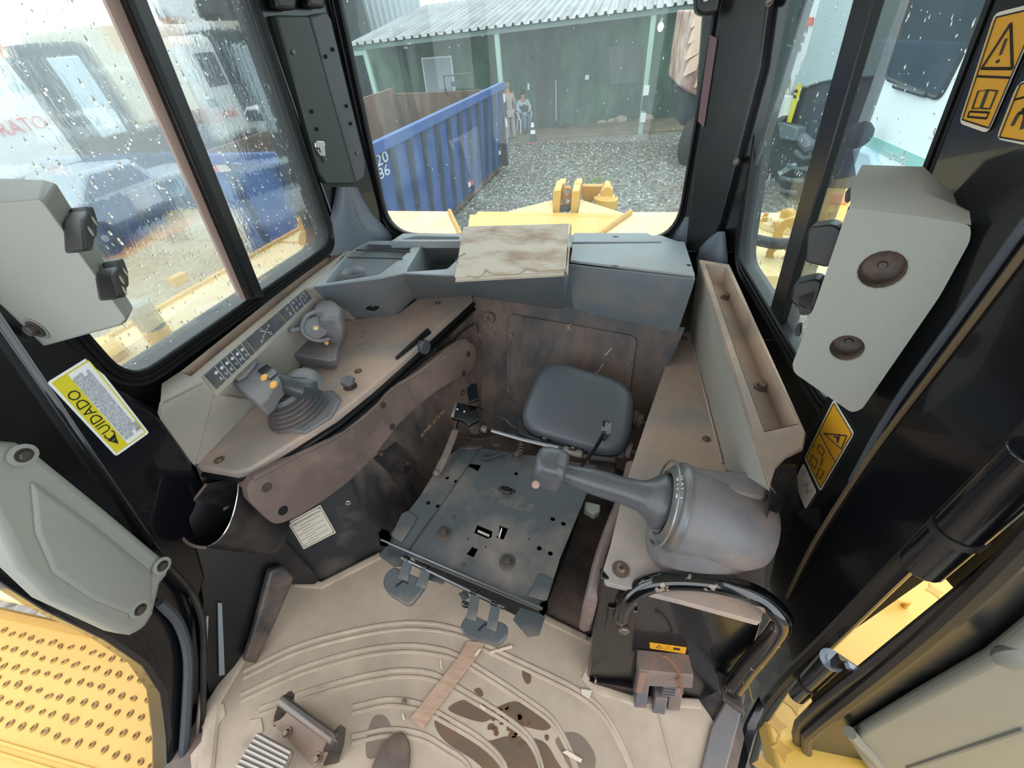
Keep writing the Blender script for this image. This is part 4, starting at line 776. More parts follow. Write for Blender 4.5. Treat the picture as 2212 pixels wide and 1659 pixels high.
g = B(); g.prism([KK(px, py, .004) for px, py in ((469, 1300), (478, 1302), (484, 1455), (472, 1458))], nK * .006); obj('metal_strip', g, mat('grey_metal_strip', (128, 134, 140), .4), label='short grey metal strip on the black kick panel left of the mat', cat='strip')
g = B(); g.prism([KK(px, py, .01) for px, py in ((575, 1225), (606, 1217), (628, 1240), (590, 1330), (545, 1425), (520, 1420), (540, 1360))], nK * .03); obj('kick_bracket', g, mat('dark_bracket', (60, 58, 58), .4, dust=.5, ds=6), bevel=.008, label='dark folded steel bracket at the rear left corner of the mat', cat='bracket')
# right door pillar
g = B(); g.prism([RW(px, py, .03) for px, py in ((2250, -60), (2166, -60), (2010, 360), (1900, 640), (1742, 930), (1690, 1110), (1640, 1340), (1600, 1480), (1560, 1570), (1536, 1690), (1605, 1720), (1648, 1562), (1698, 1488), (1785, 1403), (1966, 1224), (2020, 1172), (2147, 1045), (2290, 900), (2290, 400))], (.018, 0, 0)); S('trim_6', g, M_blkclean, bevel=.012)
for k, (pts, r, m) in enumerate(((((2230, 520), (2050, 760), (1880, 985), (1760, 1170), (1700, 1290)), .0045, mat('bead_highlight_bronze', (96, 80, 58), .4)), (((2225, 470), (2060, 700), (1930, 880), (1840, 1040)), .006, mat('bead_highlight_grey', (70, 74, 80), .35)), (((2270, 905), (2130, 1045), (1960, 1210), (1778, 1392), (1688, 1478), (1638, 1556), (1596, 1700)), .014, mat('olive_seal', (36, 32, 28), .35)))):  # bronze and grey beads carry highlights of black rubber as colour
    g = B(); g.tube(cat([RW(px, py, .032) for px, py in pts], 5), r, 8); obj('door_seal', g, m, label=('black rubber bead with painted bronze highlight down the right door pillar', 'black rubber bead with painted grey highlight down the right door pillar', 'thick brown-black door seal along the outer edge of the right pillar')[k], cat='seal')
g = B(); g.prism([P(px, py, .02) for px, py in ((1536, 1570), (1592, 1470), (1612, 1500), (1560, 1700), (1500, 1720))], (0, 0, -.05)); S('trim_7', g, mat('sill_grey', (112, 110, 112), .4, dust=.4, ds=8), bevel=.004)
g = B(); g.prism([P(px, py, .0) for px, py in ((1610, 1560), (1640, 1500), (1652, 1530), (1600, 1720), (1572, 1720))], (0, 0, -.05)); obj('sill_plate', g, M_blkclean, bevel=.006, label='glossy black sill plate in the right door opening', cat='plate')
# ================================================================ FLOOR MAT
mt = thing('floor_mat', 'dusty tan ribbed rubber floor mat covering the cab floor', 'mat', (-.3, .2, 0))
g = B(); g.prism([P(620, 1256, .01), P(695, 1262, .01), P(822, 1196, .01), V((-.55, .78, .01)), P(1090, 1262, .01), P(1168, 1332, .01), P(1290, 1395, .01), P(1262, 1472, .01), P(1362, 1506, .01), P(1512, 1512, .01), P(1545, 1560, .01), P(1530, 1640, .01), V((.4, -.6, .01)), V((-.9, -.6, .01)), P(445, 1659, .01), P(462, 1520, .01)], (0, 0, -.01)); obj('sheet', g, M_mat, mt, bevel=.004)
g = B(); g.tube([P(620, 1256, .012), P(462, 1518, .012), P(445, 1659, .012), V((-.88, -.3, .012))], .022, 8, flat=.5, up=(0, 0, 1)); obj('raised_edge', g, M_matrib, mt)
g = B(); g.tube([P(640, 1260, .012), P(695, 1264, .012), P(822, 1200, .012)], .014, 8, flat=.5, up=(0, 0, 1)); obj('raised_edge', g, M_matrib, mt)
g = B(); g.tube([P(1165, 1330, .012), P(1292, 1392, .012), P(1264, 1468, .012), P(1280, 1485, .012), P(1365, 1512, .012), P(1512, 1520, .012)], .012, 8, flat=.5, up=(0, 0, 1)); obj('raised_edge', g, M_matrib, mt)
ribs = [[(526, 1450), (640, 1395), (760, 1362), (860, 1345), (940, 1347), (1000, 1362), (1044, 1389), (1147, 1438), (1250, 1490), (1310, 1545), (1365, 1659), (1370, 1720)],
        [(520, 1500), (640, 1445), (760, 1408), (860, 1393), (940, 1398), (1000, 1420), (1147, 1514), (1200, 1560), (1240, 1640), (1250, 1700)],
        [(560, 1530), (680, 1487), (780, 1460), (860, 1447), (930, 1452), (985, 1480), (1090, 1545), (1150, 1600), (1180, 1690)],
        [(760, 1526), (840, 1509), (905, 1518), (950, 1540), (1040, 1595), (1090, 1650), (1100, 1720)],
        [(760, 1590), (840, 1574), (910, 1584), (960, 1612), (1010, 1650), (1030, 1720)]]
for r_ in ribs:
    for dy in (0, 15):
        pts = cat([P(px, py + dy * (1 if px < 1000 else .9) , .0105) for px, py in r_], 4); g = B(); g.tube(pts, .0055, 6, flat=.75, up=(0, 0, 1)); obj('rib', g, M_matrib, mt)
for k, (cx, cy) in enumerate(((-.93, .07), (-.9, .0), (-.86, -.07), (-.80, .06), (-.92, -.12), (-.79, -.05))):
    g = B(); g.prism([V((cx + .033 * math.cos(a), cy + .033 * math.sin(a), .010)) for a in [i * math.pi / 3 + .3 for i in range(6)]], (0, 0, .003)); obj('hexagon_pad', g, M_matrib, mt, bevel=.002)
g = B(); g.tube([P(1302, 1405, .011), P(1280, 1500, .011)], .003, 6); g.tube([P(1420, 1530, .011), P(1455, 1659, .011)], .003, 6); obj('seam', g, M_matrib, mt)
# wet stains
M_wet2 = mat('damp_dust', (122, 108, 96), .45, dust=.5, dc=(136, 114, 98), ds=12)
st = [('long wet stain on the mat behind the wood sliver, upper', [(968, 1530), (1000, 1512), (1040, 1520), (1065, 1530), (1110, 1515), (1150, 1530), (1190, 1562), (1175, 1578), (1120, 1566), (1070, 1552), (1040, 1560), (990, 1545)]),
      ('broad wet stain on the mat, lower middle', [(938, 1560), (960, 1545), (990, 1580), (1050, 1600), (1100, 1590), (1170, 1600), (1200, 1640), (1210, 1680), (1080, 1680), (1020, 1640), (960, 1600)]),
      ('round wet stain on the mat at the lower right', [(1200, 1600), (1222, 1582), (1255, 1588), (1285, 1630), (1280, 1668), (1240, 1670), (1215, 1630)]),
      ('dark oval wet stain on the mat left of the wood sliver', [(797, 1570), (812, 1545), (835, 1550), (848, 1585), (838, 1620), (800, 1640), (790, 1620)]),
      ('small oval wet spot on the mat right of the lower lever', [(1128, 1450), (1137, 1443), (1146, 1455), (1147, 1472), (1138, 1478), (1130, 1465)]),
      ('small wet spot on the mat beside the wood sliver', [(1024, 1490), (1036, 1486), (1044, 1498), (1040, 1505), (1030, 1500)])]
for lb, pts in st:
    g = B(); g.prism(cat([P(px, py, .0101) for px, py in pts], 4, True), (0, 0, .0006)); obj('wet_stain', g, M_wet2 if 'oval wet stain' in lb or 'round' in lb else M_wet, label=lb, cat='stain', group='wet stains on the floor mat')
for k in range(26):
    px, py = random.uniform(1060, 1185), 0; py = 1525 + (px - 1060) * .45 + random.uniform(-14, 60)
    c = P(px, py, .0108); bl = blob((c.x, c.y), random.uniform(.006, .013), random.uniform(.004, .008), 10, c.z, .4, k); g = B(); g.prism(bl, (0, 0, .0006)); obj('wet_drop', g, mat('muddy_water', (112, 84, 60), .2), label='small muddy water drop on the floor mat, right of the wood sliver', cat='stain', group='muddy drops on the floor mat')
def flat(name, pts, z, h, m, label, cat_, bevel=.001): g = B(); g.prism([P(px, py, z) for px, py in pts], (0, 0, h)); return obj(name, g, m, bevel=bevel, label=label, cat=cat_)
flat('wood_sliver', [(1010, 1385), (1048, 1388), (1035, 1412), (912, 1575), (886, 1553), (990, 1420)], .016, .004, M_wood, 'long thin wood sliver lying across the mat below the seat lever', 'wood')
flat('wood_splinter', [(1058, 1408), (1105, 1394), (1108, 1400), (1060, 1412)], .018, .004, M_woodlt, 'short pale splinter on the mat right of the long wood sliver', 'wood')
flat('wood_splinter', [(1024, 1415), (1036, 1400), (1040, 1402), (1029, 1418)], .0215, .002, M_woodlt, 'white sliver lying on the long wood sliver', 'wood')
flat('wood_splinter', [(950, 1430), (953, 1422), (955, 1445), (952, 1444)], .016, .002, M_woodlt, 'tiny upright splinter on the mat left of the long wood sliver', 'wood')
flat('wood_splinter', [(1036, 1520), (1050, 1530), (1048, 1535), (1037, 1527)], .016, .002, M_woodlt, 'tiny pale splinter by the upper wet stain', 'wood')
flat('wood_splinter', [(870, 1540), (876, 1555), (872, 1556), (868, 1546)], .016, .003, M_woodlt, 'tiny white chip left of the long wood sliver', 'wood')
flat('wood_splinter', [(1214, 1625), (1225, 1620), (1258, 1640), (1254, 1648), (1232, 1636)], .016, .002, M_woodlt, 'pale chips beside the round wet stain', 'wood')
flat('cardboard_scrap', [(1255, 1488), (1280, 1492), (1272, 1510), (1256, 1500)], .017, .003, M_cream, 'small tan scrap on the mat edge beside the black box', 'scrap')
g = B(); g.ball(P(873, 1516, .018), .007, 8, 6); obj('pebble', g, M_conc, label='small grey pebble on the mat left of the wood sliver', cat='pebble')
# foot pedal
pd = thing('foot_pedal', 'dusty steel foot pedal with ribbed pad on the mat, lower left', 'pedal', P(640, 1600, .012))
g = B(); g.prism([P(px, py, z) for px, py, z in ((588, 1560, .02), (612, 1515, .05), (722, 1600, .05), (690, 1670, .02))], (0, 0, .006)); obj('base_plate', g, mat('dusty_pedal_steel', (136, 116, 102), .5, metal=.2, dust=.6, ds=14), pd, bevel=.002)
for pts in (((590, 1570, .014), (592, 1545, .05), (604, 1512, .10), (622, 1494, .115), (630, 1502, .1), (625, 1530, .05), (604, 1570, .014)), ((700, 1655, .014), (698, 1618, .05), (712, 1590, .1), (730, 1568, .115), (740, 1576, .1), (736, 1610, .05), (724, 1650, .014))):
    g = B(); g.prism([P(*q) for q in pts], (.008, .004, 0)); obj('side_plate', g, M_steel2, pd, bevel=.001)
g = B(); g.tube([P(608, 1512, .1), P(722, 1596, .1)], .013, 14); obj('roller', g, mat('worn_roller', (112, 108, 104), .35, metal=.5, dust=.5, ds=20), pd)
for k in range(6): a = P(611 + k * 2, 1506 + k * 3, .112); e = P(724 + k * 1, 1588 + k * 3, .112); g = B(); g.tube([a, e], .0022, 5); obj('roller_groove', g, M_steel2, pd)
for px, py in ((620, 1582), (686, 1638)): g = B(); g.hexbolt(P(px, py, .04), (0, -.2, 1), .008, .01); obj('bolt', g, M_bolt, pd)
c4 = [P(*q) for q in ((556, 1580, .075), (634, 1622, .075), (600, 1700, .06), (506, 1660, .06))]
g = B(); g.prism(rounded(c4, .012), (0, 0, -.012)); pp = obj('pedal_pad', g, mat('pedal_pad', (128, 118, 110), .45, metal=.2, dust=.5, ds=14), pd, bevel=.002)
for k in range(7): t = (k + .6) / 7.2; a = c4[0].lerp(c4[3], t) * .97 + c4[1].lerp(c4[2], t) * .03; e = c4[0].lerp(c4[3], t) * .03 + c4[1].lerp(c4[2], t) * .97; g = B(); g.tube([a + V((0, 0, .002)), e + V((0, 0, .002))], .004, 6); obj('grip_rib', g, mat('worn_rib', (172, 164, 156), .35, metal=.4), pp)
g = B(); g.lathe(P(842, 1668, .012), (0, 0, 1), [(0, .06), (.012, .058), (.02, .045), (.022, .01)], 20, sx=1.3, sy=.8); obj('pedal_boot', g, mat('dusty_dark_boot', (96, 82, 76), .5, dust=.5, ds=9), label='low dark rubber dome on the mat at the bottom edge', cat='boot')
# ================================================================ LEFT CONSOLE
ZK = .6
lc = thing('left_console', 'dusty grey-brown side console along the left window', 'console', P(600, 1000, .0))
edge = [(506, 1021), (542, 1012), (723, 899), (800, 838), (860, 786), (1020, 642)]
top = [P(px, py, ZK) for px, py in [(421, 1006)] + edge + [(1010, 615), (900, 645), (860, 676), (748, 690), (640, 800), (560, 862)]]
g = B(); g.prism(top, (0, 0, -.03)); obj('top_panel', g, M_cons, lc, bevel=.008, seg=3)
C1, C2 = P(542, 1012, ZK), P(1020, 642, ZK); dk = (C2 - C1).normalized(); nk = V((dk.y, -dk.x, 0))
g = B(); g.tube([p - V((0, 0, .034)) + nk * .003 for p in [P(px, py, ZK) for px, py in [(421, 1006)] + edge]], .009, 8); obj('rubber_edge', g, M_rubgloss, lc)
g = B(); g.tube([p - V((0, 0, .058)) + nk * .003 for p in [P(px, py, ZK) for px, py in edge]], .009, 8); obj('rubber_edge', g, M_rubgloss, lc)
def KP(px, py, off=0): return PN(px, py, C1 + nk * off, nk)
g = B(); g.prism([C1 - V((0, 0, .03)) - dk * .04, C2 - V((0, 0, .03)), C2 - V((0, 0, .2)), C1 - V((0, 0, .2)) - dk * .04], -nk * .02); obj('inner_skirt', g, M_wall, lc)
core = [P(421, 1006, ZK) + V((.03, .1, 0)), P(506, 1021, ZK) + V((-.05, .16, 0)), C1 - nk * .1 + dk * .14, C2 - nk * .03, P(900, 645, ZK), P(748, 690, ZK), P(560, 862, ZK) + V((.02, 0, 0))]
g = B(); g.prism([p - V((0, 0, .025)) for p in core], (0, 0, -.55)); obj('body', g, M_blk, lc)
# window-side trough with label strip
O1, O2 = P(347, 829, .82), P(756, 540, .82)
rimo = [P(px, py, .82) for px, py in ((345, 868), (347, 829), (395, 797), (709, 543), (758, 541), (676, 619), (660, 622), (434, 813), (440, 822))]
tro = [P(px, py, .82) for px, py in ((392, 803), (413, 812), (560, 690), (668, 600), (742, 546), (712, 549), (560, 668))]
g = B(); g.plate(rimo, [tro], (0, 0, -.012)); obj('tray_rim', g, M_olive, lc, bevel=.003)
n_ = len(tro); g = B(); lowt = [p + (sum(tro, V()) / n_ - p) * .06 - V((0, 0, .05)) for p in tro]; g.loft([tro, lowt], cap=False); g.face(lowt); obj('tray_trough', g, M_tray, lc)
stq = [P(434, 813, .82), P(660, 622, .82), P(674, 643, .78), P(463, 846, .77)]
w0 = [stq[3], stq[2], P(748, 690, ZK), P(640, 800, ZK), P(560, 862, ZK), P(421, 1006, ZK)]
g = B(); g.prism([P(434, 813, .82), P(440, 822, .82), P(345, 868, .82), P(340, 892, .78), P(372, 960, .66), P(421, 1006, ZK), P(560, 862, ZK), P(463, 846, .77)], (0, .0, -.012)); obj('front_cap', g, M_olive, lc)
g = B(); g.strip([stq[3], stq[3].lerp(stq[2], .33), stq[3].lerp(stq[2], .66), stq[2]], [P(560, 862, ZK), P(600, 830, ZK), P(640, 800, ZK), P(748, 690, ZK)]); g.strip([stq[3] , P(463, 846, .77)], [P(421, 1006, ZK), P(560, 862, ZK)]); g.strip([stq[1], P(690, 612, .82)], [P(748, 690, ZK), P(770, 690, ZK)]); g.strip([stq[1], stq[2]], [P(690, 625, .80), P(748, 690, ZK)]); obj('back_wall', g, M_olive, lc)
g = B(); g.prism(stq, (.004, -.004, -.012)); obj('strip_backing', g, M_olive, lc)
# decal plates on the strip
us = (stq[1] - stq[0]).normalized(); vs_ = (stq[3] - stq[0]); ns = us.cross(-vs_).normalized()
if ns.dot(CAM - stq[0]) < 0: ns = -ns
def SQ(s, t, h=.001): return stq[0].lerp(stq[1], s).lerp(stq[3].lerp(stq[2], s), t) + ns * h
pl_ = None
for nm, s0, s1, lb in (('control_decal', .015, .335, 'dark control decal with seven white pictogram boxes, front part of the strip'), ('control_decal', .345, .66, 'dark control decal with blade motion arrows, middle of the strip'), ('control_decal', .67, .985, 'dark control decal with ripper pictograms, rear end of the strip')):
    dc_ = thing(nm, lb, 'decal', SQ((s0 + s1) / 2, .5), 'decals on the console strip')
    g = B(); g.prism([SQ(s0, .04), SQ(s1, .04), SQ(s1, .96), SQ(s0, .96)], ns * .003); obj('plate', g, M_decal, dc_)
    if s0 < .1:
        for k in range(1, 7): s = s0 + .03 + k * .042; g = B(); g.box(SQ(s, .5, .0042), (.0012, vs_.length * .9, .0006), ux=us, uy=vs_.normalized()); obj('divider_line', g, M_print, dc_)
        for k in range(6): text('AVKYMA'[k], SQ(s0 + .055 + k * .042, .72, .004), us, -vs_, .016, M_print, dc_, 'pictogram'); g = B(); g.lathe(SQ(s0 + .055 + k * .042, .32, .004), ns, [(0, .0042), (.0008, .0042)], 8, sx=1.35); obj('pictogram', g, M_print, dc_)
    elif s0 < .5:
        for s, t, ch in ((.42, .75, 'A'), (.45, .6, 'V'), (.485, .45, 'A'), (.53, .3, 'A'), (.465, .2, 'Q'), (.51, .75, 'Q')): text(ch, SQ(s, t, .004), us, -vs_, .014, M_print, dc_, 'pictogram')
        for s, t in ((.437, .68), (.468, .52), (.505, .38), (.475, .33), (.498, .6)): g = B(); g.lathe(SQ(s, t, .004), ns, [(0, .0018), (.0008, .0018)], 6); obj('pictogram', g, M_print, dc_)
    else:
        for s in (.78, .885): g = B(); g.box(SQ(s, .5, .0042), (.0015, vs_.length * .92, .0006), ux=us, uy=vs_.normalized()); obj('divider_line', g, M_print, dc_)
        for s, t, ch in ((.735, .3, 'Y'), (.735, .7, 'B'), (.81, .25, 'M'), (.85, .25, 'T'), (.815, .7, 'O'), (.855, .65, 'O'), (.91, .25, 'C'), (.945, .25, 'Y'), (.92, .7, 'U'), (.955, .6, 'U')): text(ch, SQ(s, t, .004), us, -vs_, .015, M_print, dc_, 'pictogram')
    for s in ((s0 + .015,) if s0 > .1 else (s0 + .012, s1 - .02)) + ((s1 - .02,) if s0 > .6 else ()): g = B(); g.hexbolt(SQ(s, .6, .003), ns, .003, .003); obj('screw', g, M_bolt, dc_)
# screws and knobs on the console
def scr(px, py, z, n=(0, 0, 1), r=.008, par=None, **k): g = B(); g.lathe(P(px, py, z), n, [(0, r * 1.6), (.002, r * 1.6), (.002, r), (r * .6, r * .9), (r * .8, r * .4), (r * .4, r * .3)], 14); return obj('screw', g, M_bolt, par, **k)
for px, py in ((474, 994), (774, 802), (946, 655)): scr(px, py, ZK, par=lc)
pk = thing('push_knob', 'round black push-pull knob on the console beside the joystick', 'knob', P(756, 830, ZK))
o_ = P(757, 836, ZK); g = B(); g.lathe(o_, (0, 0, 1), [(0, .022), (.004, .022), (.004, .012), (.022, .011)], 16); obj('stem', g, M_steel2, pk); g = B(); g.lathe(o_, (.05, -.1, 1), [(.02, .006), (.022, .021), (.028, .023), (.034, .02), (.034, .004), (.036, .003)], 20); obj('cap', g, M_grip, pk)
for k, (px, py) in enumerate(((708, 700), (722, 718), (716, 728), (712, 745), (720, 690))): g = B(); g.prism(blob((P(px + 65, py, ZK).x, P(px + 65, py, ZK).y), .008, .004, 8, ZK + .0002, .6, k), (0, 0, .0006)); obj('finger_mark', g, M_dashdk, lc)
# dozer joystick (front) with bellows
jf = thing('joystick', 'grey joystick with bellows boot and two amber buttons, front of the left console', 'joystick', P(640, 905, ZK))
jb = P(645, 905, ZK); jt = PN(668, 835, jb, V((0, 1, 0)))
ja = (P(640, 845, ZK + .10) - jb).normalized()
g = B(); g.loft([[P(px, py, ZK) for px, py in cat2] for cat2 in ([(575, 890), (600, 930), (660, 940), (718, 905), (740, 865), (720, 842), (650, 850)],)] + [[P(px, py, ZK + .012) for px, py in [(580, 888), (604, 924), (660, 934), (714, 900), (733, 864), (715, 846), (650, 854)]]]); obj('base', g, M_joy, jf, bevel=.004)
prof = []
for k in range(5): r_ = .079 - k * .0055; prof += [(.010 + k * .0125, r_ - .011), (.012 + k * .0125, r_), (.018 + k * .0125, r_), (.0205 + k * .0125, r_ - .011)]
prof += [(.078, .05), (.09, .044)]
jb2 = P(650, 893, ZK); g = B(); g.lathe(jb2, (-.12, -.05, 1), prof, 28, sx=1.15, sy=.95, u=dk); obj('bellows_boot', g, mat('bellows_rubber', (80, 82, 86), .4, dust=.4, dc=(134, 114, 104), ds=9), jf, sm=25)
g = B(); jn = P(655, 830, ZK + .085); g.lathe(jn - V((0, 0, .02)), (-.2, 0, 1), [(0, .05), (.03, .046), (.05, .036), (.062, .02)], 24, sx=1.2, u=dk); obj('collar', g, M_joy, jf)
gz = ZK + .15
gr = [P(px, py, gz) for px, py in ((497, 790), (530, 765), (548, 776), (592, 812), (640, 842), (652, 862), (590, 862), (562, 878), (500, 825))]
g = B(); hp = [(492, 806), (508, 788), (528, 768), (543, 762), (556, 780), (574, 787), (600, 806), (606, 822), (592, 836), (576, 862), (560, 875), (496, 822)]
A = [P(px, py, gz) for px, py in hp]; ce = sum(A, V()) / len(A)
g.loft([[ce + (p - ce) * .9 - V((0, 0, .055)) for p in A], [p - V((0, 0, .0)) for p in A]]); obj('grip', g, M_joy, jf, bevel=.007, seg=3, sm=30)
g = B(); g.loft([[P(px, py, gz + h) for px, py in q] for h, q in ((.0, ((500, 818), (492, 806), (510, 788), (530, 768), (545, 764), (560, 780), (550, 796), (532, 818), (516, 826))), (.012, ((506, 814), (500, 806), (514, 792), (532, 774), (543, 770), (552, 782), (544, 794), (528, 812), (515, 819))))]); obj('thumb_rest', g, M_joy, jf, bevel=.004, seg=3)
g = B(); g.prism([P(px, py, gz + .001) for px, py in ((556, 802), (578, 788), (603, 806), (584, 822))], (0, 0, .004)); obj('switch_panel', g, M_blkclean, jf, bevel=.002)
g = B(); g.tube([P(590, 822, gz - .028), P(620, 832, gz - .036), P(645, 838, gz - .05), P(658, 838, gz - .07)], [.024, .027, .032, .042], 16); obj('neck', g, mat('joystick_dark', (66, 70, 74), .32), jf)
for px, py in ((571, 816), (591, 831)): g = B(); g.ball(P(px, py, gz + .004), .009, 12, 8, ax=(.3, .5, .4), sz=1.3); obj('button', g, M_ambr, jf)
scr(519, 790, gz - .001, r=.004, par=jf)
# ripper control handle (rear)
jr = thing('ripper_control', 'grey ripper control with pistol-shaped housing, round key hub and finger ring', 'control', P(690, 780, ZK))
rb = [(620, 760), (632, 742), (655, 730), (668, 712), (690, 650), (712, 645), (738, 662), (750, 705), (735, 735), (730, 790), (716, 796), (640, 790)]
bs_ = [P(px, py, ZK) for px, py in ((617, 768), (630, 752), (660, 745), (680, 735), (700, 722), (735, 715), (752, 722), (745, 740), (733, 770), (731, 795), (716, 798), (622, 787))]
A1 = [P(px, py, ZK + .06) for px, py in ((620, 745), (634, 735), (660, 724), (676, 705), (700, 690), (728, 688), (742, 700), (740, 722), (728, 752), (726, 776), (712, 780), (628, 765))]
g = B(); g.loft([bs_, A1]); obj('lower_housing', g, M_joy, jr, bevel=.006, seg=3)
g = B(); g.loft([[P(px, py, ZK + .05) for px, py in ((665, 712), (690, 700), (742, 708), (750, 720), (735, 745), (690, 745))], [P(px, py, ZK + .12) for px, py in ((668, 690), (685, 660), (724, 658), (746, 680), (740, 715), (690, 715))], [P(px, py, ZK + .17) for px, py in ((676, 668), (688, 648), (716, 645), (736, 662), (730, 682), (690, 690))]]); obj('upper_housing', g, M_joy, jr, bevel=.012, seg=3)
hc = P(682, 708, ZK + .135); vc = (CAM - hc).normalized(); hx, hy = frame_of(vc)[0], frame_of(vc)[1]
g = B(); g.lathe(hc, vc, [(-.03, .03), (0, .036), (.008, .036), (.01, .03), (.006, .02), (.006, .005)], 24); obj('hub', g, M_joy, jr)
g = B(); g.lathe(hc, vc, [(.006, .0085), (.012, .0085), (.013, .004)], 16); obj('key_lock', g, mat('key_brass', (190, 170, 120), .4, metal=.5), jr)
g = B(); ringp = [PN(px, py, hc + vc * .008, vc) for px, py in ((697, 672), (680, 674), (662, 684), (653, 702), (655, 718), (668, 730), (690, 736), (714, 731))]; g.tube(cat(ringp, 4), [.004] + [.007] * (len(cat(ringp, 4)) - 2) + [.003], 8); obj('finger_ring', g, M_joy, jr)
g = B(); g.tube([PN(656, 708, hc, vc), PN(640, 712, hc, vc), PN(634, 713, hc, vc)], [.009, .007, .008], 10); g.ball(PN(632, 713, hc, vc), .011, 10, 8); obj('toggle', g, M_joy, jr)
g = B(); g.ball(P(705, 740, ZK + .075), .008, 10, 8, sz=1.3); obj('button', g, M_ambr, jr)
# knee pad along the console
NP = nk
f1, f2 = P(690, 1257, 0), P(822, 1190, 0); t3_ = P(1012, 665, ZK - .02); t4_ = P(723, 910, ZK - .05)
nI = (t3_ - f2).cross(t4_ - f2).normalized(); nI = nI if nI.dot(CAM - f2) > 0 else -nI
nk2 = nI; dk2 = (dk - nI * dk.dot(nI)).normalized(); uk2 = nI.cross(dk2)
def KQ(px, py, off=.045): return PN(px, py, f2 + nI * off, nI)
padp = [(534, 1050), (546, 1034), (640, 985), (700, 956), (723, 944), (790, 896), (845, 842), (902, 806), (950, 768), (989, 739), (1008, 737), (1024, 744), (1029, 762), (1022, 797), (989, 816), (931, 852), (859, 917), (808, 985), (760, 1035), (700, 1080), (643, 1116), (604, 1132), (586, 1129), (536, 1080)]
holes = [(577, 1053, .011), (612, 1103, .011), (828, 875, .01), (848, 922, .01), (1012, 765, .011), (1002, 806, .011)]
kp = thing('knee_pad', 'long brown padded side rail with six screw recesses along the left console', 'pad', KQ(760, 990))
g = B(); g.plate(rounded([KQ(px, py) for px, py in padp], .03, 3), [circ(KQ(px, py), dk2, uk2, r * 1.25, 14) for px, py, r in holes], -nI * .03); obj('rail', g, M_pad, kp, bevel=.004, seg=2)
for px, py, r in holes: g = B(); c = KQ(px, py); g.lathe(c - nI * .022, nI, [(0, r * .6), (.001, r * .95), (.022, r * 1.22)], 14, cap=True); obj('screw_recess', g, M_hole if px in (612,) else mat('pad_recess_shade', (64, 52, 48), .6), kp)  # recesses coloured darker than the pad, shade painted in
g = B(); g.tube(cat([KQ(px, py, .040) for px, py in padp[1:11]], 3), .008, 8); obj('top_roll', g, M_pad, kp)
# inner side panel below the pad, with scrawled number
def KI(px, py, off=0): return PN(px, py, f2 + nI * off, nI)
sp2 = thing('console_side_panel', 'black dirty steel side panel under the brown knee pad, with scrawled number', 'panel', f2)
bk = f2 + (C2 - C1).normalized() * .85
g = B(); g.prism([KI(762, 1030), KI(822, 1190), V((bk.x, bk.y, 0)), KI(1028, 700), KI(1000, 720)], -nI * .015); obj('sheet', g, M_wall, sp2)
ub = (KI(968, 880) - KI(905, 950)).normalized(); text('KMB 07596', KI(936, 914, .001), ub, V((0, 0, 1)), .034, mat('yellow_scrawl', (206, 178, 132), .7), sp2)
g = B(); g.prism([KI(px, py, .002) for px, py in ((806, 990), (855, 955), (900, 1000), (860, 1040))], nI * .004); obj('patch_plate', g, M_steel2, sp2)
for px, py in ((822, 980), (880, 1000), (1000, 848)): g = B(); g.hexbolt(KI(px, py, .004), nI, .008, .008); obj('bolt', g, M_bolt, sp2)
nF = (f2 - f1).cross(P(542, 1030, ZK - .16) - f1).normalized(); nF = nF if nF.dot(CAM - f1) > 0 else -nF
def KF(px, py, off=0): return PN(px, py, f1 + nF * off, nF)
fp = thing('console_front_panel', 'black scuffed front panel of the left console holding a paper service tag', 'panel', f1)
g = B(); g.prism([KF(px, py) for px, py in ((545, 1040), (600, 1060), (765, 1030), (824, 1190), (690, 1258), (555, 1192), (556, 1110))], -nF * .015); obj('sheet', g, mat('scuffed_black_sheet', (40, 40, 44), .45, dust=.5, dc=(104, 92, 84), ds=5, lo=.5), fp)
g = B(); g.hexbolt(KF(752, 1086, .001), nF, .006, .008); obj('screw', g, M_chrome, fp)
tq = [KF(px, py, .002) for px, py in ((621, 1128), (692, 1090), (726, 1150), (656, 1186))]
tg_ = thing('service_tag', 'cream service information plate riveted to the black front panel', 'tag', tq[3])
g = B(); g.prism(tq, nF * .002); obj('plate', g, M_cream, tg_); tu = (tq[1] - tq[0]).normalized(); tv_ = (tq[0] - tq[3])
def TQ(s, t, h=.0026): return tq[0].lerp(tq[1], s).lerp(tq[3].lerp(tq[2], s), t) + nF * h
for a, b_2 in (((.04, .05), (.96, .05)), ((.04, .95), (.96, .95)), ((.04, .05), (.04, .95)), ((.96, .05), (.96, .95))): g = B(); g.tube([TQ(*a), TQ(*b_2)], .0008, 4); obj('border', g, M_ink, tg_)
text('SERVICE INFORMATION', TQ(.5, .16), tu, tv_, .0088, M_ink, tg_)
for k in range(8): g = B(); g.box(TQ(.3 if k % 2 else .55, .28 + k * .085), ((.05 if k % 2 else .07), .0012, .0004), ux=tu, uy=tv_.normalized()); obj('text_line', g, M_inkgrey, tg_)
for s, t in ((.07, .07), (.93, .07), (.07, .93), (.93, .93)): g = B(); g.ball(TQ(s, t), .0028, 8, 5); obj('rivet', g, M_chrome, tg_)
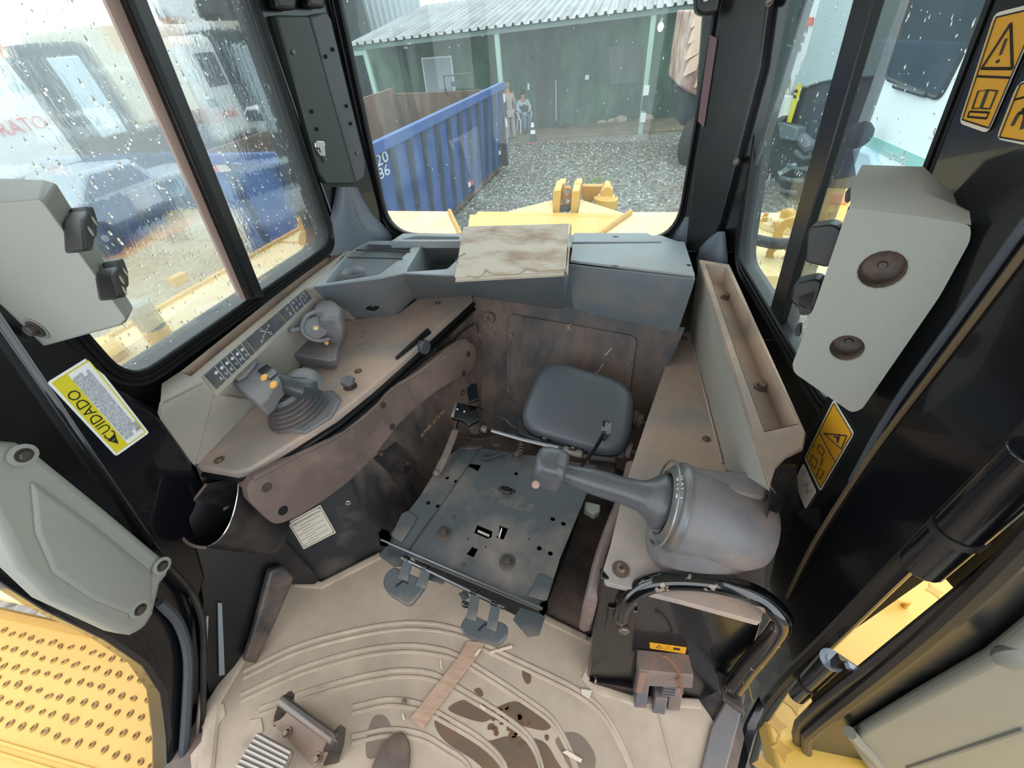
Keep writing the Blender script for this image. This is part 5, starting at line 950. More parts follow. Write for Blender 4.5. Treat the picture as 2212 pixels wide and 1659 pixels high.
# adjuster knob and its plate on the console side
ak = thing('adjuster_knob', 'black fluted adjuster knob with a flat bracket on the console edge', 'knob', KP(912, 742, .03))
g = B(); g.prism([KP(px, py, .012) for px, py in ((853, 771), (922, 708), (929, 716), (926, 738), (857, 786))], nk * .008); obj('bracket', g, M_blk, ak, bevel=.002)
def fluted(b, c, ax, r, h, n=10):
    u, v, a = frame_of(ax); out = []
    for i in range(n * 4): t = 2 * math.pi * i / (n * 4); out.append(V(c) + (u * math.cos(t) + v * math.sin(t)) * (r * (1 - .07 * (1 if i % 4 < 1 else 0))))
    b.prism(out, a * h); return b
g = B(); fluted(g, KP(908, 748, .02), nk + V((0, 0, .1)), .027, .03); obj('knob', g, M_grip, ak, bevel=.003)
g = B(); g.tube(cat([KP(905, 765, .03), KP(930, 780, .03), KP(940, 755, .03), KP(955, 735, .02)], 5), .004, 6); obj('cable', g, M_rub, ak)
g = B(); g.prism([KP(px, py, .004) for px, py in ((948, 735), (972, 720), (972, 760), (938, 780))], nk * .006); obj('tab', g, M_steel2, ak); g = B(); g.hexbolt(KP(958, 730, .01), nk, .008, .008); obj('bolt', g, M_bolt, ak)
g = B(); g.tube([KP(935, 720, .006), KP(995, 680, .006)], .005, 6); obj('slide_rail', g, mat('worn_rail', (150, 122, 96), .5), ak)
# cup pocket with bright wire rim
po = thing('cup_pocket', 'black curved door-post pocket with a bright wire rim', 'pocket', P(450, 1180, .2))
rim = [P(px, py, z + .055) for px, py, z in ((446, 1045, .5), (412, 1090, .46), (389, 1130, .43), (390, 1152, .42), (402, 1170, .41), (422, 1180, .41), (444, 1183, .41), (470, 1168, .42), (490, 1143, .44), (504, 1110, .46), (513, 1070, .49), (516, 1030, .52))]
low = [p + V((.05, .06, -.19)) + (sum(rim, V()) / len(rim) - p) * .25 for p in rim]
g = B(); g.loft([rim, low], cap=False); g.face(low); obj('scoop', g, mat('pocket_black', (30, 30, 33), .35, dust=.3, dc=(104, 88, 78), ds=8), po)
g = B(); g.tube(cat(rim[6:], 4), .0022, 6); obj('wire_rim', g, M_chrome, po)
g = B(); g.tube(cat(rim[:7], 4), .004, 6); obj('rolled_rim', g, M_pad, po)
g = B(); g.tube(cat([P(440, 1060, .5), P(470, 1075, .47), P(490, 1100, .44)], 4), .014, 8); obj('dust_lump', g, M_pad, po)
# ================================================================ REAR DASH
ZD = .82
dh = thing('rear_dash', 'grey moulded rear dash shelf with cup tray, open bin and socket under the rear window', 'dash', (-.3, 1.4, .55))
ftop = [(676, 619), (823, 600), (872, 590), (1008, 596), (1221, 592), (1229, 570), (1502, 602)]
fbot = [(748, 690), (858, 679), (894, 647), (1022, 641), (1214, 671), (1240, 676), (1463, 719)]
T = [P(px, py, ZD) for px, py in ftop]; Bt = [P(px, py, ZK) for px, py in fbot[:3]] + [P(px, py, .585) for px, py in fbot[3:]]
back = [P(px, py, ZD) for px, py in ((1480, 526), (1428, 508), (870, 504), (845, 520), (792, 520), (740, 553))]
cupt = [P(px, py, ZD) for px, py in ((702, 612), (819, 592), (872, 553), (894, 529), (792, 526), (752, 550))]
binh = [P(px, py, ZD) for px, py in ((877, 587), (966, 581), (990, 558), (994, 529), (914, 528), (904, 542))]
binc = [P(px, py, ZD) for px, py in ((1016, 585), (1216, 588), (1232, 560), (1236, 533), (1020, 533))]
g = B(); g.plate(T + back, [rounded(cupt, .012, 3), rounded(binh, .015, 3), rounded(binc, .015, 3)], (0, 0, -.006)); obj('top', g, M_dash, dh, bevel=.003)
mid = [a.lerp(b_2, .18) + V((0, -.004, 0)) for a, b_2 in zip(T, Bt)]
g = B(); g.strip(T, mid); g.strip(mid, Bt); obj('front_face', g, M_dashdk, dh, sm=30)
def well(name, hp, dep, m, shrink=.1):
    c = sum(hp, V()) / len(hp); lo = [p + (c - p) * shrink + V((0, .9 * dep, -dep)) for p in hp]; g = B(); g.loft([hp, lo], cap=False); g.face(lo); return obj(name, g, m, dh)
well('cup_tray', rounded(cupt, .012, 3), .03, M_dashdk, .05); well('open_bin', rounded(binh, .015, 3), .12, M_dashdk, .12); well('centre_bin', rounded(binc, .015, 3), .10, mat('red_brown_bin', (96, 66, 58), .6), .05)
cc = P(768, 600, ZD - .028); g = B(); g.lathe(cc, (0, 0, 1), [(0, .036), (.024, .042), (.027, .042), (.024, .038), (.002, .032), (.0015, .001)], 24, cap=False); obj('cup_holder', g, M_dashdk, dh)
for (a, e) in (((769, 540), (886, 543)), ((751, 556), (869, 559))): g = B(); g.tube([P(*a, ZD + .004), P(*e, ZD + .004)], .003, 6); obj('tray_bar', g, M_rub, dh)
bt = [P(px, py, ZD + .02) for px, py in ((842, 521), (894, 505), (1000, 507), (1002, 521))]
g = B(); g.plate(bt, [[P(px, py, ZD + .02) for px, py in ((866, 517), (899, 509), (992, 511), (992, 517))]], (0, 0, -.03)); obj('back_tray', g, M_dash, dh, bevel=.002); g = B(); g.face([p - V((0, 0, .018)) for p in bt]); obj('back_tray_floor', g, M_tray, dh)
ld = thing('dash_lid', 'smooth grey lid on the right half of the rear dash, marked with small H', 'lid', P(1360, 560, ZD))
g = B(); g.prism([P(px, py, ZD + .002) for px, py in ((1237, 532), (1430, 530), (1438, 526), (1478, 527), (1500, 600), (1231, 568))], (0, 0, .01)); obj('panel', g, M_dash, ld, bevel=.003)
def Hmark(px, py, par): 
    c = P(px, py, ZD + .0125)
    for dx, sz in ((-.006, (.026, .0025, .0006)), (.006, (.026, .0025, .0006))): g = B(); g.box(c + V((0, dx, 0)), sz); obj('mark', g, M_ink, par)
    g = B(); g.box(c, (.006, .012, .0006)); obj('mark', g, M_ink, par)
Hmark(1328, 575, ld)
g = B(); g.lathe(P(1488, 573, ZD + .0121), (0, 0, 1), [(0, .008), (.0004, .008)], 14); obj('hole', g, M_hole, ld)  # flat black disc, the dark inside of a hole given as colour
l2 = thing('dash_lid', 'narrow grey rear lid right below the rear window, behind the larger lid', 'lid', P(1330, 517, ZD))
g = B(); g.prism([P(px, py, ZD + .002) for px, py in ((1240, 508), (1398, 508), (1428, 527), (1236, 528))], (0, 0, .01)); obj('panel', g, M_dash, l2, bevel=.003); Hmark(1330, 511, l2)
# 12 V socket
fA = PN(805, 660, Bt[0], (T[1] - T[0]).cross(Bt[0] - T[0]).normalized()); nS = (T[1] - T[0]).cross(Bt[0] - T[0]).normalized(); nS = nS if nS.dot(CAM - fA) > 0 else -nS
so = thing('power_socket', 'black twelve volt socket with a flip cap on the dash front', 'socket', fA)
g = B(); g.lathe(fA, nS, [(0, .026), (.006, .026), (.008, .022), (.008, .004)], 20); obj('ring', g, M_rub, so)
g = B(); g.ball(fA + nS * .01, .021, 14, 8, ax=nS, sz=.5); g.box(fA + nS * .012 + V((0, 0, .005)), (.05, .012, .012), ux=T[1] - T[0], uy=nS); obj('cap', g, M_blk, so)
us_ = (T[1] - T[0]).normalized(); q = PN(775, 665, fA + nS * .002, nS); g = B(); g.box(q, (.034, .014, .001), ux=us_, uy=nS.cross(us_)); sl = obj('label', g, M_blk, so); text('12V', q, us_, nS.cross(us_), .0125, M_plas, sl, th=.0012)
# notebook
nb = thing('notebook', 'dirty tan notebook with elastic band lying on the rear dash', 'notebook', P(1105, 590, ZD + .01))
n0 = [P(982, 599, .845), P(1222, 586, .845), P(1229, 483, .905), P(1001, 489, .905)]; nN = (n0[1] - n0[0]).cross(n0[3] - n0[0]).normalized()
g = B(); g.prism(n0, -nN * .003); obj('cover', g, M_paper, nb, bevel=.001)
pg = [n0[0].lerp(n0[2], .012), n0[1].lerp(n0[3], .01), n0[2].lerp(n0[0], .008), n0[3].lerp(n0[1], .01)]
g = B(); g.prism([p - nN * .004 for p in pg], -nN * .012); obj('pages', g, M_cream, nb)
g = B(); g.prism([p - nN * .017 for p in n0], -nN * .003); obj('back_cover', g, M_paper, nb)
g = B(); g.prism([n0[1] + V((.002, 0, 0)), n0[1] + V((.008, 0, -.012)), n0[2] + V((.012, 0, -.012)), n0[2] + V((.004, 0, .003))], (0, 0, -.004)); obj('spine', g, M_paper, nb)
def NB(px, py, h=.0015): return PN(px, py, n0[0] + nN * h, nN)
g = B(); g.prism([NB(px, py, .0004) for px, py in ((1093, 541), (1120, 527), (1140, 516), (1141, 520), (1122, 533), (1098, 542))], nN * .0005); obj('stain_mark', g, mat('rust_smear', (150, 112, 88), .8), nb)
g = B(); g.tube(cat([NB(px, py, .003) for px, py in ((1010, 594), (1028, 601), (1042, 594), (1050, 582), (1060, 590), (1085, 593), (1120, 591), (1138, 580), (1165, 586), (1195, 584), (1225, 582))], 4), .0016, 5); obj('elastic_band', g, mat('tan_elastic', (172, 146, 116), .7), nb)
g = B(); g.tube(cat([NB(px, py, .003) for px, py in ((1006, 547), (988, 556), (984, 562), (990, 568))], 4), .001, 5); obj('loose_thread', g, M_rub, nb)
# back wall of the seat well
W0, W1 = P(1022, 642, .585), P(1463, 719, .585); nW = (W1 - W0).cross(V((0, -.42, -1))).normalized(); nW = nW if nW.dot(CAM - W0) > 0 else -nW
def KW(px, py, off=0): return PN(px, py, W0 + nW * off, nW)
wp = thing('well_back_panel', 'dirty dark steel back panel of the seat well with bolted access plate', 'panel', KW(1230, 900))
g = B(); g.prism([KW(px, py) for px, py in ((1005, 625), (1480, 708), (1440, 800), (1380, 1000), (1330, 1040), (1060, 960), (1030, 870), (1018, 760))], -nW * .02); obj('sheet', g, M_wall, wp)
g = B(); g.prism(rounded([KW(px, py, .001) for px, py in ((1098, 676), (1378, 726), (1352, 900), (1092, 862))], .035, 5), nW * .008); ap = obj('access_plate', g, M_wall, wp, bevel=.003)
for px, py in ((1106, 724), (1231, 707), (1358, 783), (1101, 840)): g = B(); g.hexbolt(KW(px, py, .009), nW, .009, .011); obj('bolt', g, M_bolt, ap)
g = B(); c = KW(1060, 686, .001); g.lathe(c, nW, [(0, .026), (.03, .026), (.032, .022), (.026, .021), (.026, .001)], 20); cn_ = obj('round_connector', g, M_conn, wp)
uu_, vv_, _ = frame_of(nW)
for k in range(9): a = k * .7; r_ = .006 if k % 2 else .014; g = B(); g.lathe(c + uu_ * r_ * math.cos(a) + vv_ * r_ * math.sin(a) + nW * .026, nW, [(0, .0022), (.004, .002)], 6); obj('pin', g, M_hole, cn_)
g = B(); g.hexbolt(KW(1041, 722, .001), nW, .016, .02); obj('plug', g, M_conn, wp)
g = B(); g.lathe(KW(1068, 722, .001), nW, [(0, .008), (.008, .007)], 12); obj('plug', g, M_conn, wp)
for pts in (((1284, 802), (1289, 808), (1303, 786)), ((1307, 768), (1322, 752))): g = B(); g.tube([KW(px, py, .0085) for px, py in pts], .0022, 5); obj('scratch', g, M_cream, wp)
# ================================================================ RIGHT SIDE: LEDGE AND TRAY
ZL = .46
rl = thing('right_ledge', 'dusty brown ledge along the right side of the seat well', 'ledge', P(1480, 950, 0))
lg = [(1462, 721), (1490, 716), (1566, 1006), (1600, 1110), (1655, 1200), (1645, 1345), (1480, 1300), (1310, 1258), (1298, 1246), (1318, 1180), (1350, 1050), (1398, 905)]
g = B(); g.prism(rounded([P(px, py, ZL) for px, py in lg], .006, 3), (0, 0, -.02)); obj('top_panel', g, M_cons, rl, bevel=.004)
e0, e1, e2, e3 = P(1462, 721, ZL), P(1398, 905, ZL), P(1318, 1180, ZL), P(1298, 1246, ZL)
g = B(); g.strip([e0, e1, e2, e3], [p - V((0, 0, ZL - .01)) for p in (e0, e1, e2, e3)]); obj('well_side', g, M_wall, rl)
for px, py in ((1478, 731), (1526, 949), (1341, 1230)): scr(px, py, ZL, r=.008 if py < 1000 else .013, par=rl)
g = B(); g.tube([P(1490, 722, ZL + .003), P(1560, 1000, ZL + .003)], .004, 6); obj('seam_ridge', g, M_cons, rl)
rt = thing('right_tray', 'long narrow brown tray under the right window with two screws inside', 'tray', P(1600, 800, .7))
ro = [P(px, py, ZD) for px, py in ((1510, 560), (1576, 571), (1742, 935), (1736, 968), (1700, 985), (1676, 1010), (1664, 1048), (1585, 800))]
rh = [P(px, py, ZD) for px, py in ((1524, 569), (1569, 578), (1726, 915), (1652, 932), (1590, 760))]
g = B(); g.plate(ro, [rh], (0, 0, -.012)); obj('rim', g, M_tray, rt, bevel=.003)
c = sum(rh, V()) / len(rh); rlo = [p + (c - p) * .1 - V((0, 0, .05)) for p in rh]; g = B(); g.loft([rh, rlo], cap=False); g.face(rlo); obj('trough', g, M_tray, rt)
for px, py in ((1568, 643), (1645, 837)): g = B(); g.hexbolt(P(px, py, ZD - .049), (0, 0, 1), .011, .012); obj('screw', g, M_bolt, rt)
g = B(); A = [P(px, py, ZD) for px, py in ((1510, 560), (1585, 800), (1664, 1048))]; Bq = [P(px, py, ZL) for px, py in ((1489, 718), (1530, 870), (1568, 1012))]; g.strip(A, Bq); g.strip([A[2], P(1700, 1100, .5)], [Bq[2], P(1640, 1180, ZL)]); obj('side_wall', g, M_olive, rt)
g = B(); g.prism([P(px, py, z) for px, py, z in ((1664, 1048, .81), (1676, 1012, .81), (1720, 1010, .75), (1728, 1100, .6), (1690, 1180, .5), (1650, 1190, .47))], (.01, .02, -.01)); obj('end_cap', g, M_rub, rt)
# knee rail on the right, seen edge-on
kr = thing('knee_rail', 'worn brown padded rail standing edge-on along the right side of the seat', 'pad', P(1290, 1200, .2))
g = B(); pts = [P(px, py, z) for px, py, z in ((1362, 1010, .40), (1348, 1070, .40), (1318, 1150, .40), (1296, 1215, .39), (1278, 1290, .36), (1270, 1325, .33))]; g.tube(cat(pts, 4), [.018] + [.021] * 18 + [.017, .006], 10, flat=2.6, up=(0, 0, 1)) if False else g.loft([[p + V((-.017, 0, .03)), p + V((.002, 0, .04)), p + V((.016, 0, .035)), p + V((.018, 0, -.12)), p + V((0, 0, -.14)), p + V((-.016, 0, -.12))] for p in cat(pts, 4)]); obj('rail', g, M_pad, kr, bevel=.006)
# lower black box front
b0, b1, b2 = P(1270, 1470, 0), P(1512, 1513, 0), P(1300, 1252, ZL); nB = (b1 - b0).cross(b2 - b0).normalized(); nB = nB if nB.dot(CAM - b0) > 0 else -nB
def KB(px, py, off=0): return PN(px, py, b0 + nB * off, nB)
bx_ = thing('control_box', 'glossy black box front under the travel control, with bolt and connectors', 'box', b0)
g = B(); g.prism([KB(px, py) for px, py in ((1297, 1248), (1480, 1300), (1645, 1345), (1606, 1470), (1512, 1515), (1365, 1503), (1268, 1470))], -nB * .03); obj('panel', g, M_blkclean, bx_, bevel=.006)
g = B(); g.hexbolt(KB(1347, 1352, .001), nB, .014, .014); obj('bolt', g, M_bolt, bx_); g = B(); g.hexbolt(KB(1538, 1302, .001), nB, .008, .01); obj('bolt', g, M_bolt, bx_)
wl3 = thing('warning_strip', 'small orange-yellow warning strip on the black box above the connectors', 'label', KB(1443, 1398, .002))
g = B(); g.prism(rounded([KB(px, py, .001) for px, py in ((1403, 1387), (1483, 1398), (1480, 1412), (1404, 1400))], .002, 2), nB * .001); obj('plate', g, M_warn, wl3)
bu = (KB(1483, 1398) - KB(1403, 1387)).normalized(); bv = nB.cross(bu)
def tri(b, c, u, v, s, t, n):
    pts = [c + v * s, c - v * s * .8 - u * s, c - v * s * .8 + u * s]
    for i in range(3): b.tube([pts[i], pts[(i + 1) % 3]], t, 4)
    return b
g = B(); tri(g, KB(1424, 1397, .0022), bu, bv, .007, .0007, nB); obj('warning_triangle', g, M_ink, wl3)
g = B(); g.box(KB(1462, 1402, .0022), (.016, .009, .0005), ux=bu, uy=bv); obj('book_symbol', g, M_ink, wl3); g = B(); g.box(KB(1443, 1399, .0022), (.0008, .011, .0005), ux=bu, uy=bv); obj('line', g, M_ink, wl3)
fb_ = thing('fuse_block', 'dusty brown connector block with grey plugs and a loose copper wire', 'connector', KB(1430, 1450, .03))
def kbox(name, pts, o0, dep, m, par, bv_=.003): g = B(); g.prism([KB(px, py, o0) for px, py in pts], nB * dep); return obj(name, g, m, par, bevel=bv_)
blk = kbox('block', [(1376, 1402), (1488, 1412), (1486, 1440), (1374, 1436)], .0, .05, M_conn, fb_)
kbox('plug', [(1376, 1436), (1398, 1438), (1392, 1490), (1366, 1488)], .0, .045, M_conn2, fb_); kbox('plug', [(1380, 1446), (1396, 1447), (1386, 1490), (1372, 1488)], .046, .01, mat('rusty_plug', (138, 106, 92), .6), fb_)
for px, mm in ((1396, M_conn2), (1408, mat('blue_plug', (112, 120, 142), .5)), (1430, mat('red_plug', (176, 104, 104), .5))): kbox('terminal', [(px - 6, 1442), (px + 8, 1444), (px + 6, 1462), (px - 8, 1460)], .02, .02, mm, fb_)
kbox('plug', [(1410, 1462), (1436, 1464), (1428, 1506), (1402, 1502)], .0, .05, M_conn2, fb_); kbox('plug', [(1440, 1450), (1470, 1452), (1462, 1500), (1436, 1498)], .0, .04, M_conn, fb_)
for k in range(6): kbox('rib', [(1434 - k, 1466 + k * 6), (1462 - k, 1468 + k * 6), (1462 - k, 1470 + k * 6), (1434 - k, 1468 + k * 6)], .04, .006, M_conn2, fb_, 0)
g = B(); g.tube(cat([KB(px, py, .056) for px, py in ((1434, 1414), (1446, 1424), (1460, 1440), (1470, 1462), (1462, 1470), (1470, 1480), (1474, 1498))], 4), .003, 6); g.lathe(KB(1434, 1414, .052), nB, [(0, .006), (.004, .006)], 12); obj('wire', g, mat('dull_copper', (140, 92, 74), .5, metal=.3), fb_)
# grab handle
gh = thing('grab_handle', 'chipped glossy black tubular grab handle curving over the right door sill', 'handle', P(1590, 1470, .1))
hp = [P(px, py, z) for px, py, z in ((1342, 1335, .34), (1356, 1296, .41), (1392, 1266, .46), (1450, 1254, .49), (1540, 1259, .51), (1625, 1282, .51), (1676, 1318, .49), (1688, 1348, .45), (1662, 1388, .36), (1616, 1440, .26), (1580, 1490, .17))]
g = B(); g.tube(cat(hp, 6), .0215, 18); obj('bar', g, mat('chipped_black_enamel', (12, 12, 15), .12, coat=.8, dust=.9, dc=(150, 132, 118), ds=26, lo=.62, hi=.65), gh, sm=180)
g = B(); g.box(KB(1342, 1340, .004), (.07, .1, .008), ux=bu, uy=bv); obj('foot_plate', g, M_blkclean, gh, bevel=.003)
g = B(); q = P(1578, 1496, .16); g.box(q, (.05, .06, .03), ux=(1, -.6, .2)); obj('foot_bracket', g, M_steel2, gh, bevel=.004)
g = B(); g.tube([P(1560, 1500, .12), P(1600, 1480, .13)], .01, 10); obj('grease_cap', g, M_cover, gh)
# ================================================================ TRAVEL CONTROL (FNR)
G0 = P(1428, 1084, .60); G1 = PN(1172, 1008, P(1172, 1008, .64), V((0, 0, 1))); ga = (G1 - G0).normalized(); GL = (G1 - G0).length
tcn = thing('travel_control', 'grey travel direction control with lever grip, collar and drum housing on the right ledge', 'control', P(1520, 1250, ZL))
dq = -ga; cu0_ = (V((0, 0, 1)) - ga * ga.z).normalized()
g = B(); g.lathe(G0 + dq * .018, dq, [(0, .07), (0, .094), (.02, .100), (.09, .102), (.17, .095), (.2, .08), (.2, .01)], 36); obj('drum', g, M_ctl, tcn)
D0 = G0 + dq * .1
g = B(); rr_ = []
for z_, k, cxp, cyp in ((G0.z - .01, .1, 0, 0), (G0.z - .05, .102, 0, 0), (G0.z - .09, .104, .0, -.01), (ZL - .0, .1, .0, -.015), (ZL - .03, .1, 0, -.015)):
    rr_.append([V((D0.x + cxp + k * 1.12 * math.cos(a), D0.y + cyp + k * math.sin(a), z_)) for a in [i * 2 * math.pi / 32 for i in range(32)]])
g.loft(rr_); obj('lower_drum', g, M_ctl, tcn)
g = B(); g.lathe(G0 + dq * .018, dq, [(-.012, .070), (-.017, .075), (-.016, .079), (.004, .099), (.008, .102), (.014, .104), (.016, .098)], 40, cap=False); obj('collar', g, mat('worn_collar', (104, 108, 110), .32, metal=.3, dust=.4, ds=16), tcn)
g = B(); g.tube(circ(G0 + dq * .005, cu0_, ga.cross(cu0_), .1005, 40), .003, 6, closed=True); obj('collar_rim', g, mat('worn_rim_metal', (150, 150, 148), .3, metal=.6, dust=.5, ds=30), tcn)
g = B(); g.lathe(G0 + dq * .012, ga, [(0, .072), (.004, .072)], 36); obj('seal', g, M_hole, tcn)
cu_ = [V((0, 0, 1)) - ga * ga.z, None]; cu_[0].normalize(); cv_ = ga.cross(cu_[0])
tc_ = V((0, -1, 0)) - ga * ga.dot(V((0, -1, 0))); tc_ = (tc_ - cu_[0] * tc_.dot(cu_[0])).normalized()
for ch, an in (('R', -.10), ('N', .14), ('F', .40)):
    rv = cu_[0] * math.cos(an) + tc_ * math.sin(an); tg = -cu_[0] * math.sin(an) + tc_ * math.cos(an); ux = -tg; nL_ = (ga + rv).normalized(); text(ch, G0 + dq * .0115 + rv * .0885, ux, nL_.cross(ux), .021, M_plas, tcn, 'gear_letter', th=.001, bold=.015)
g = B(); q = G0 + dq * .006; an = -1.9; rv = cu_[0] * math.cos(an) - cv_ * math.sin(an); g.lathe(q + rv * .09, (ga + rv), [(0, .01), (.003, .01), (.003, .007), (.001, .006)], 16); obj('rivet', g, M_bolt, tcn)
g = B(); prof = [(-.004, .066), (.006, .068), (.014, .064), (.028, .049), (.05, .037), (.09, .033), (.13, .033), (GL * .6, .031), (GL * .72, .026), (GL * .78, .024), (GL * .84, .026)]; g.lathe(G0, ga, prof, 28, sx=1.0, sy=.95, u=(0, 0, 1)); obj('lever', g, M_grip, tcn, sm=60)
hcn = G0 + ga * (GL * .93); u_, v_ = cu_[0], cv_; rr_ = []
for t, k in ((-.038, .5), (-.036, .8), (-.028, .97), (-.01, 1.0), (.012, .98), (.03, .9), (.038, .72), (.041, .45)):
    r_ = []
    for i in range(32):
        a = 2 * math.pi * i / 32; ca, sa = math.cos(a), math.sin(a); e = (abs(ca) ** 3.6 + abs(sa) ** 3.6) ** (-1 / 3.6); r_.append(hcn + ga * t + u_ * (ca * e * k * .050) + v_ * (sa * e * k * .042))
    rr_.append(r_)
g = B(); g.loft(rr_); obj('lever_head', g, M_grip, tcn, sm=60)
q = P(1157, 1046, .64); g = B(); nq = (CAM - q).normalized(); q = hcn + nq * .05 - u_ * .0; qq = PN(1157, 1047, hcn + nq * .0475, nq); g.lathe(qq - nq * .003, nq, [(0, .009), (.004, .009), (.005, .006)], 14); obj('button', g, mat('brown_button', (160, 128, 112), .5), tcn)
g = B(); c0 = G0 + dq * .03; g.prism([PN(px, py, c0 + V((0, 0, .088)), V((0, 0, 1))) for px, py in ((1470, 1010), (1625, 1018), (1660, 1048), (1655, 1075), (1500, 1050))], (0, 0, -.02)); obj('top_flange', g, M_ctl, tcn, bevel=.008, seg=3)
# ================================================================ SEAT BASE AND ITS MECHANISM
ZB = .3
sb = thing('seat_suspension', 'black steel seat suspension plate with holes, levers and adjuster mechanism, seat removed', 'seat frame', (-.27, .6, 0))
def PB(px, py, h=0): return P(px, py, ZB + h)
def ub_(): return (PB(1172, 1320) - PB(822, 1180)).normalized()
sU = ub_(); sV = V((-sU.y, sU.x, 0))
outl = [(828, 1176), (846, 1150), (905, 1075), (955, 995), (1000, 962), (1290, 1005), (1264, 1075), (1210, 1205), (1176, 1314), (1168, 1318)]
def hl(px, py, r, n=10): return circ(PB(px, py), sU, sV, r, n)
hol = [hl(*q, .0075) for q in ((925, 1086), (946, 1093), (1115, 1023), (1194, 1121), (1217, 1131), (1165, 1184), (1189, 1195), (966, 1032), (985, 1039))] + [hl(1011, 1164, .003, 6), hl(1143, 1164, .003, 6), hl(1049, 1181, .003, 6)]
hol += [[PB(px, py) for px, py in q] for q in ([(1031, 1133), (1064, 1147), (1062, 1160), (1054, 1164), (1024, 1151)], [(1079, 1134), (1098, 1141), (1088, 1166), (1069, 1160), (1078, 1156)], [(1020, 1180), (1033, 1186), (1023, 1204), (1007, 1197)], [(1015, 1000), (1040, 1004), (1032, 1018), (1018, 1010), (1010, 1008)])]
g = B(); g.plate([PB(px, py) for px, py in outl], hol, (0, 0, -.005)); obj('top_plate', g, M_steel, sb)
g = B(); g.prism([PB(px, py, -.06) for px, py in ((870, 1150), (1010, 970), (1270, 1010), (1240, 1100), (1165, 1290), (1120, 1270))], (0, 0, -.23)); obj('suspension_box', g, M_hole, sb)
g = B(); g.strip([PB(px, py) for px, py in ((828, 1176), (1170, 1318))], [PB(px, py, -.045) for px, py in ((828, 1180), (1170, 1322))]); g.strip([PB(px, py) for px, py in ((1170, 1318), (1264, 1075), (1290, 1005))], [PB(px, py, -.06) for px, py in ((1170, 1318), (1264, 1075), (1290, 1005))]); obj('plate_flange', g, M_steel, sb)
g = B(); g.tube([PB(880, 1192, .0015), PB(960, 1080, .0015), PB(1042, 962, .0015)], .002, 5); obj('crease', g, M_steel2, sb)
for px, py in ((959, 1152), (1096, 1214)): g = B(); g.lathe(PB(px, py), (0, 0, 1), [(0, .024), (.002, .024), (.003, .02)], 20); wsh = obj('washer', g, M_steel2, sb); g = B(); g.hexbolt(PB(px, py, .002), (0, 0, 1), .011, .012); obj('bolt', g, M_steel2, wsh)
for px, py in ((980, 1118), (1001, 1221)): g = B(); g.lathe(PB(px, py), (0, 0, 1), [(0, .008), (.001, .008)], 14); obj('plug', g, M_steel2, sb)
for (a, e) in (((1033, 1147), (1058, 1158)), ((1084, 1139), (1077, 1163))): g = B(); g.tube([PB(*a, -.012), PB(*e, -.012)], .005, 8); obj('inner_pin', g, M_chrome, sb)
g = B(); g.tube(cat([PB(px, py, .003) for px, py in ((1080, 1052), (1092, 1050), (1108, 1056), (1110, 1062), (1100, 1064), (1083, 1058))], 4, True), .004, 6, closed=True); obj('slot_rim', g, M_blkclean, sb); g = B(); g.prism([PB(px, py, .0005) for px, py in ((1082, 1053), (1108, 1058), (1106, 1063), (1084, 1058))], (0, 0, .0006)); obj('slot_shade', g, M_hole, sb); g = B(); g.box(PB(1094, 1064, .008), (.024, .008, .012), ux=sU, uy=sV); obj('clip', g, M_steel2, sb, bevel=.002)  # slot is a flat black strip, its inner shade given as colour
g = B(); g.prism([PB(px, py, .0003) for px, py in ((1028, 1056), (1060, 1050), (1085, 1062), (1130, 1072), (1155, 1092), (1145, 1108), (1100, 1098), (1050, 1078))], (0, 0, .0006)); obj('glue_patch', g, mat('worn_glue_patch', (72, 72, 72), .6, dust=.7, dc=(104, 102, 100), ds=30), sb)
# front rods and flap
g = B(); g.tube([PB(823, 1166, .008), PB(1000, 1242, .006), PB(1172, 1316, .012)], .0042, 8); obj('front_wire', g, mat('rod_steel', (112, 113, 116), .3, metal=1.0), sb)
g = B(); g.tube([PB(868, 1205, -.012), PB(1090, 1313, -.012)], .0058, 8); obj('lever_rod', g, mat('rod_steel', (112, 113, 116)), sb)
for pts in (((818, 1200), (838, 1178), (882, 1198), (866, 1222), (850, 1224)), ((925, 1222), (966, 1246), (956, 1262), (920, 1250)), ((990, 1282), (1008, 1272), (1014, 1290), (1000, 1298)), ((1108, 1338), (1124, 1312), (1178, 1330), (1165, 1372), (1140, 1376))):
    g = B(); g.prism([PB(px, py, -.03) for px, py in pts], (0, 0, -.004)); obj('front_tab', g, M_steel, sb)
g = B(); g.prism([PB(px, py, .01) for px, py in ((818, 1150), (826, 1142), (836, 1146), (842, 1160), (832, 1180), (821, 1178))], sU * .006); obj('end_ear', g, M_blkclean, sb, bevel=.002)
g = B(); g.prism([PB(px, py, .01) for px, py in ((1166, 1302), (1180, 1296), (1180, 1318), (1170, 1330), (1164, 1320))], sU * .006); obj('end_ear', g, M_blkclean, sb, bevel=.002)
for pts in (((845, 1160), (868, 1110), (882, 1104), (902, 1118), (890, 1140), (868, 1172)), ((1150, 1268), (1162, 1240), (1172, 1240), (1196, 1254), (1180, 1300), (1140, 1288))): g = B(); g.prism([PB(px, py, .001) for px, py in pts], (0, 0, .004)); obj('weld_plate', g, M_steel, sb, bevel=.002)
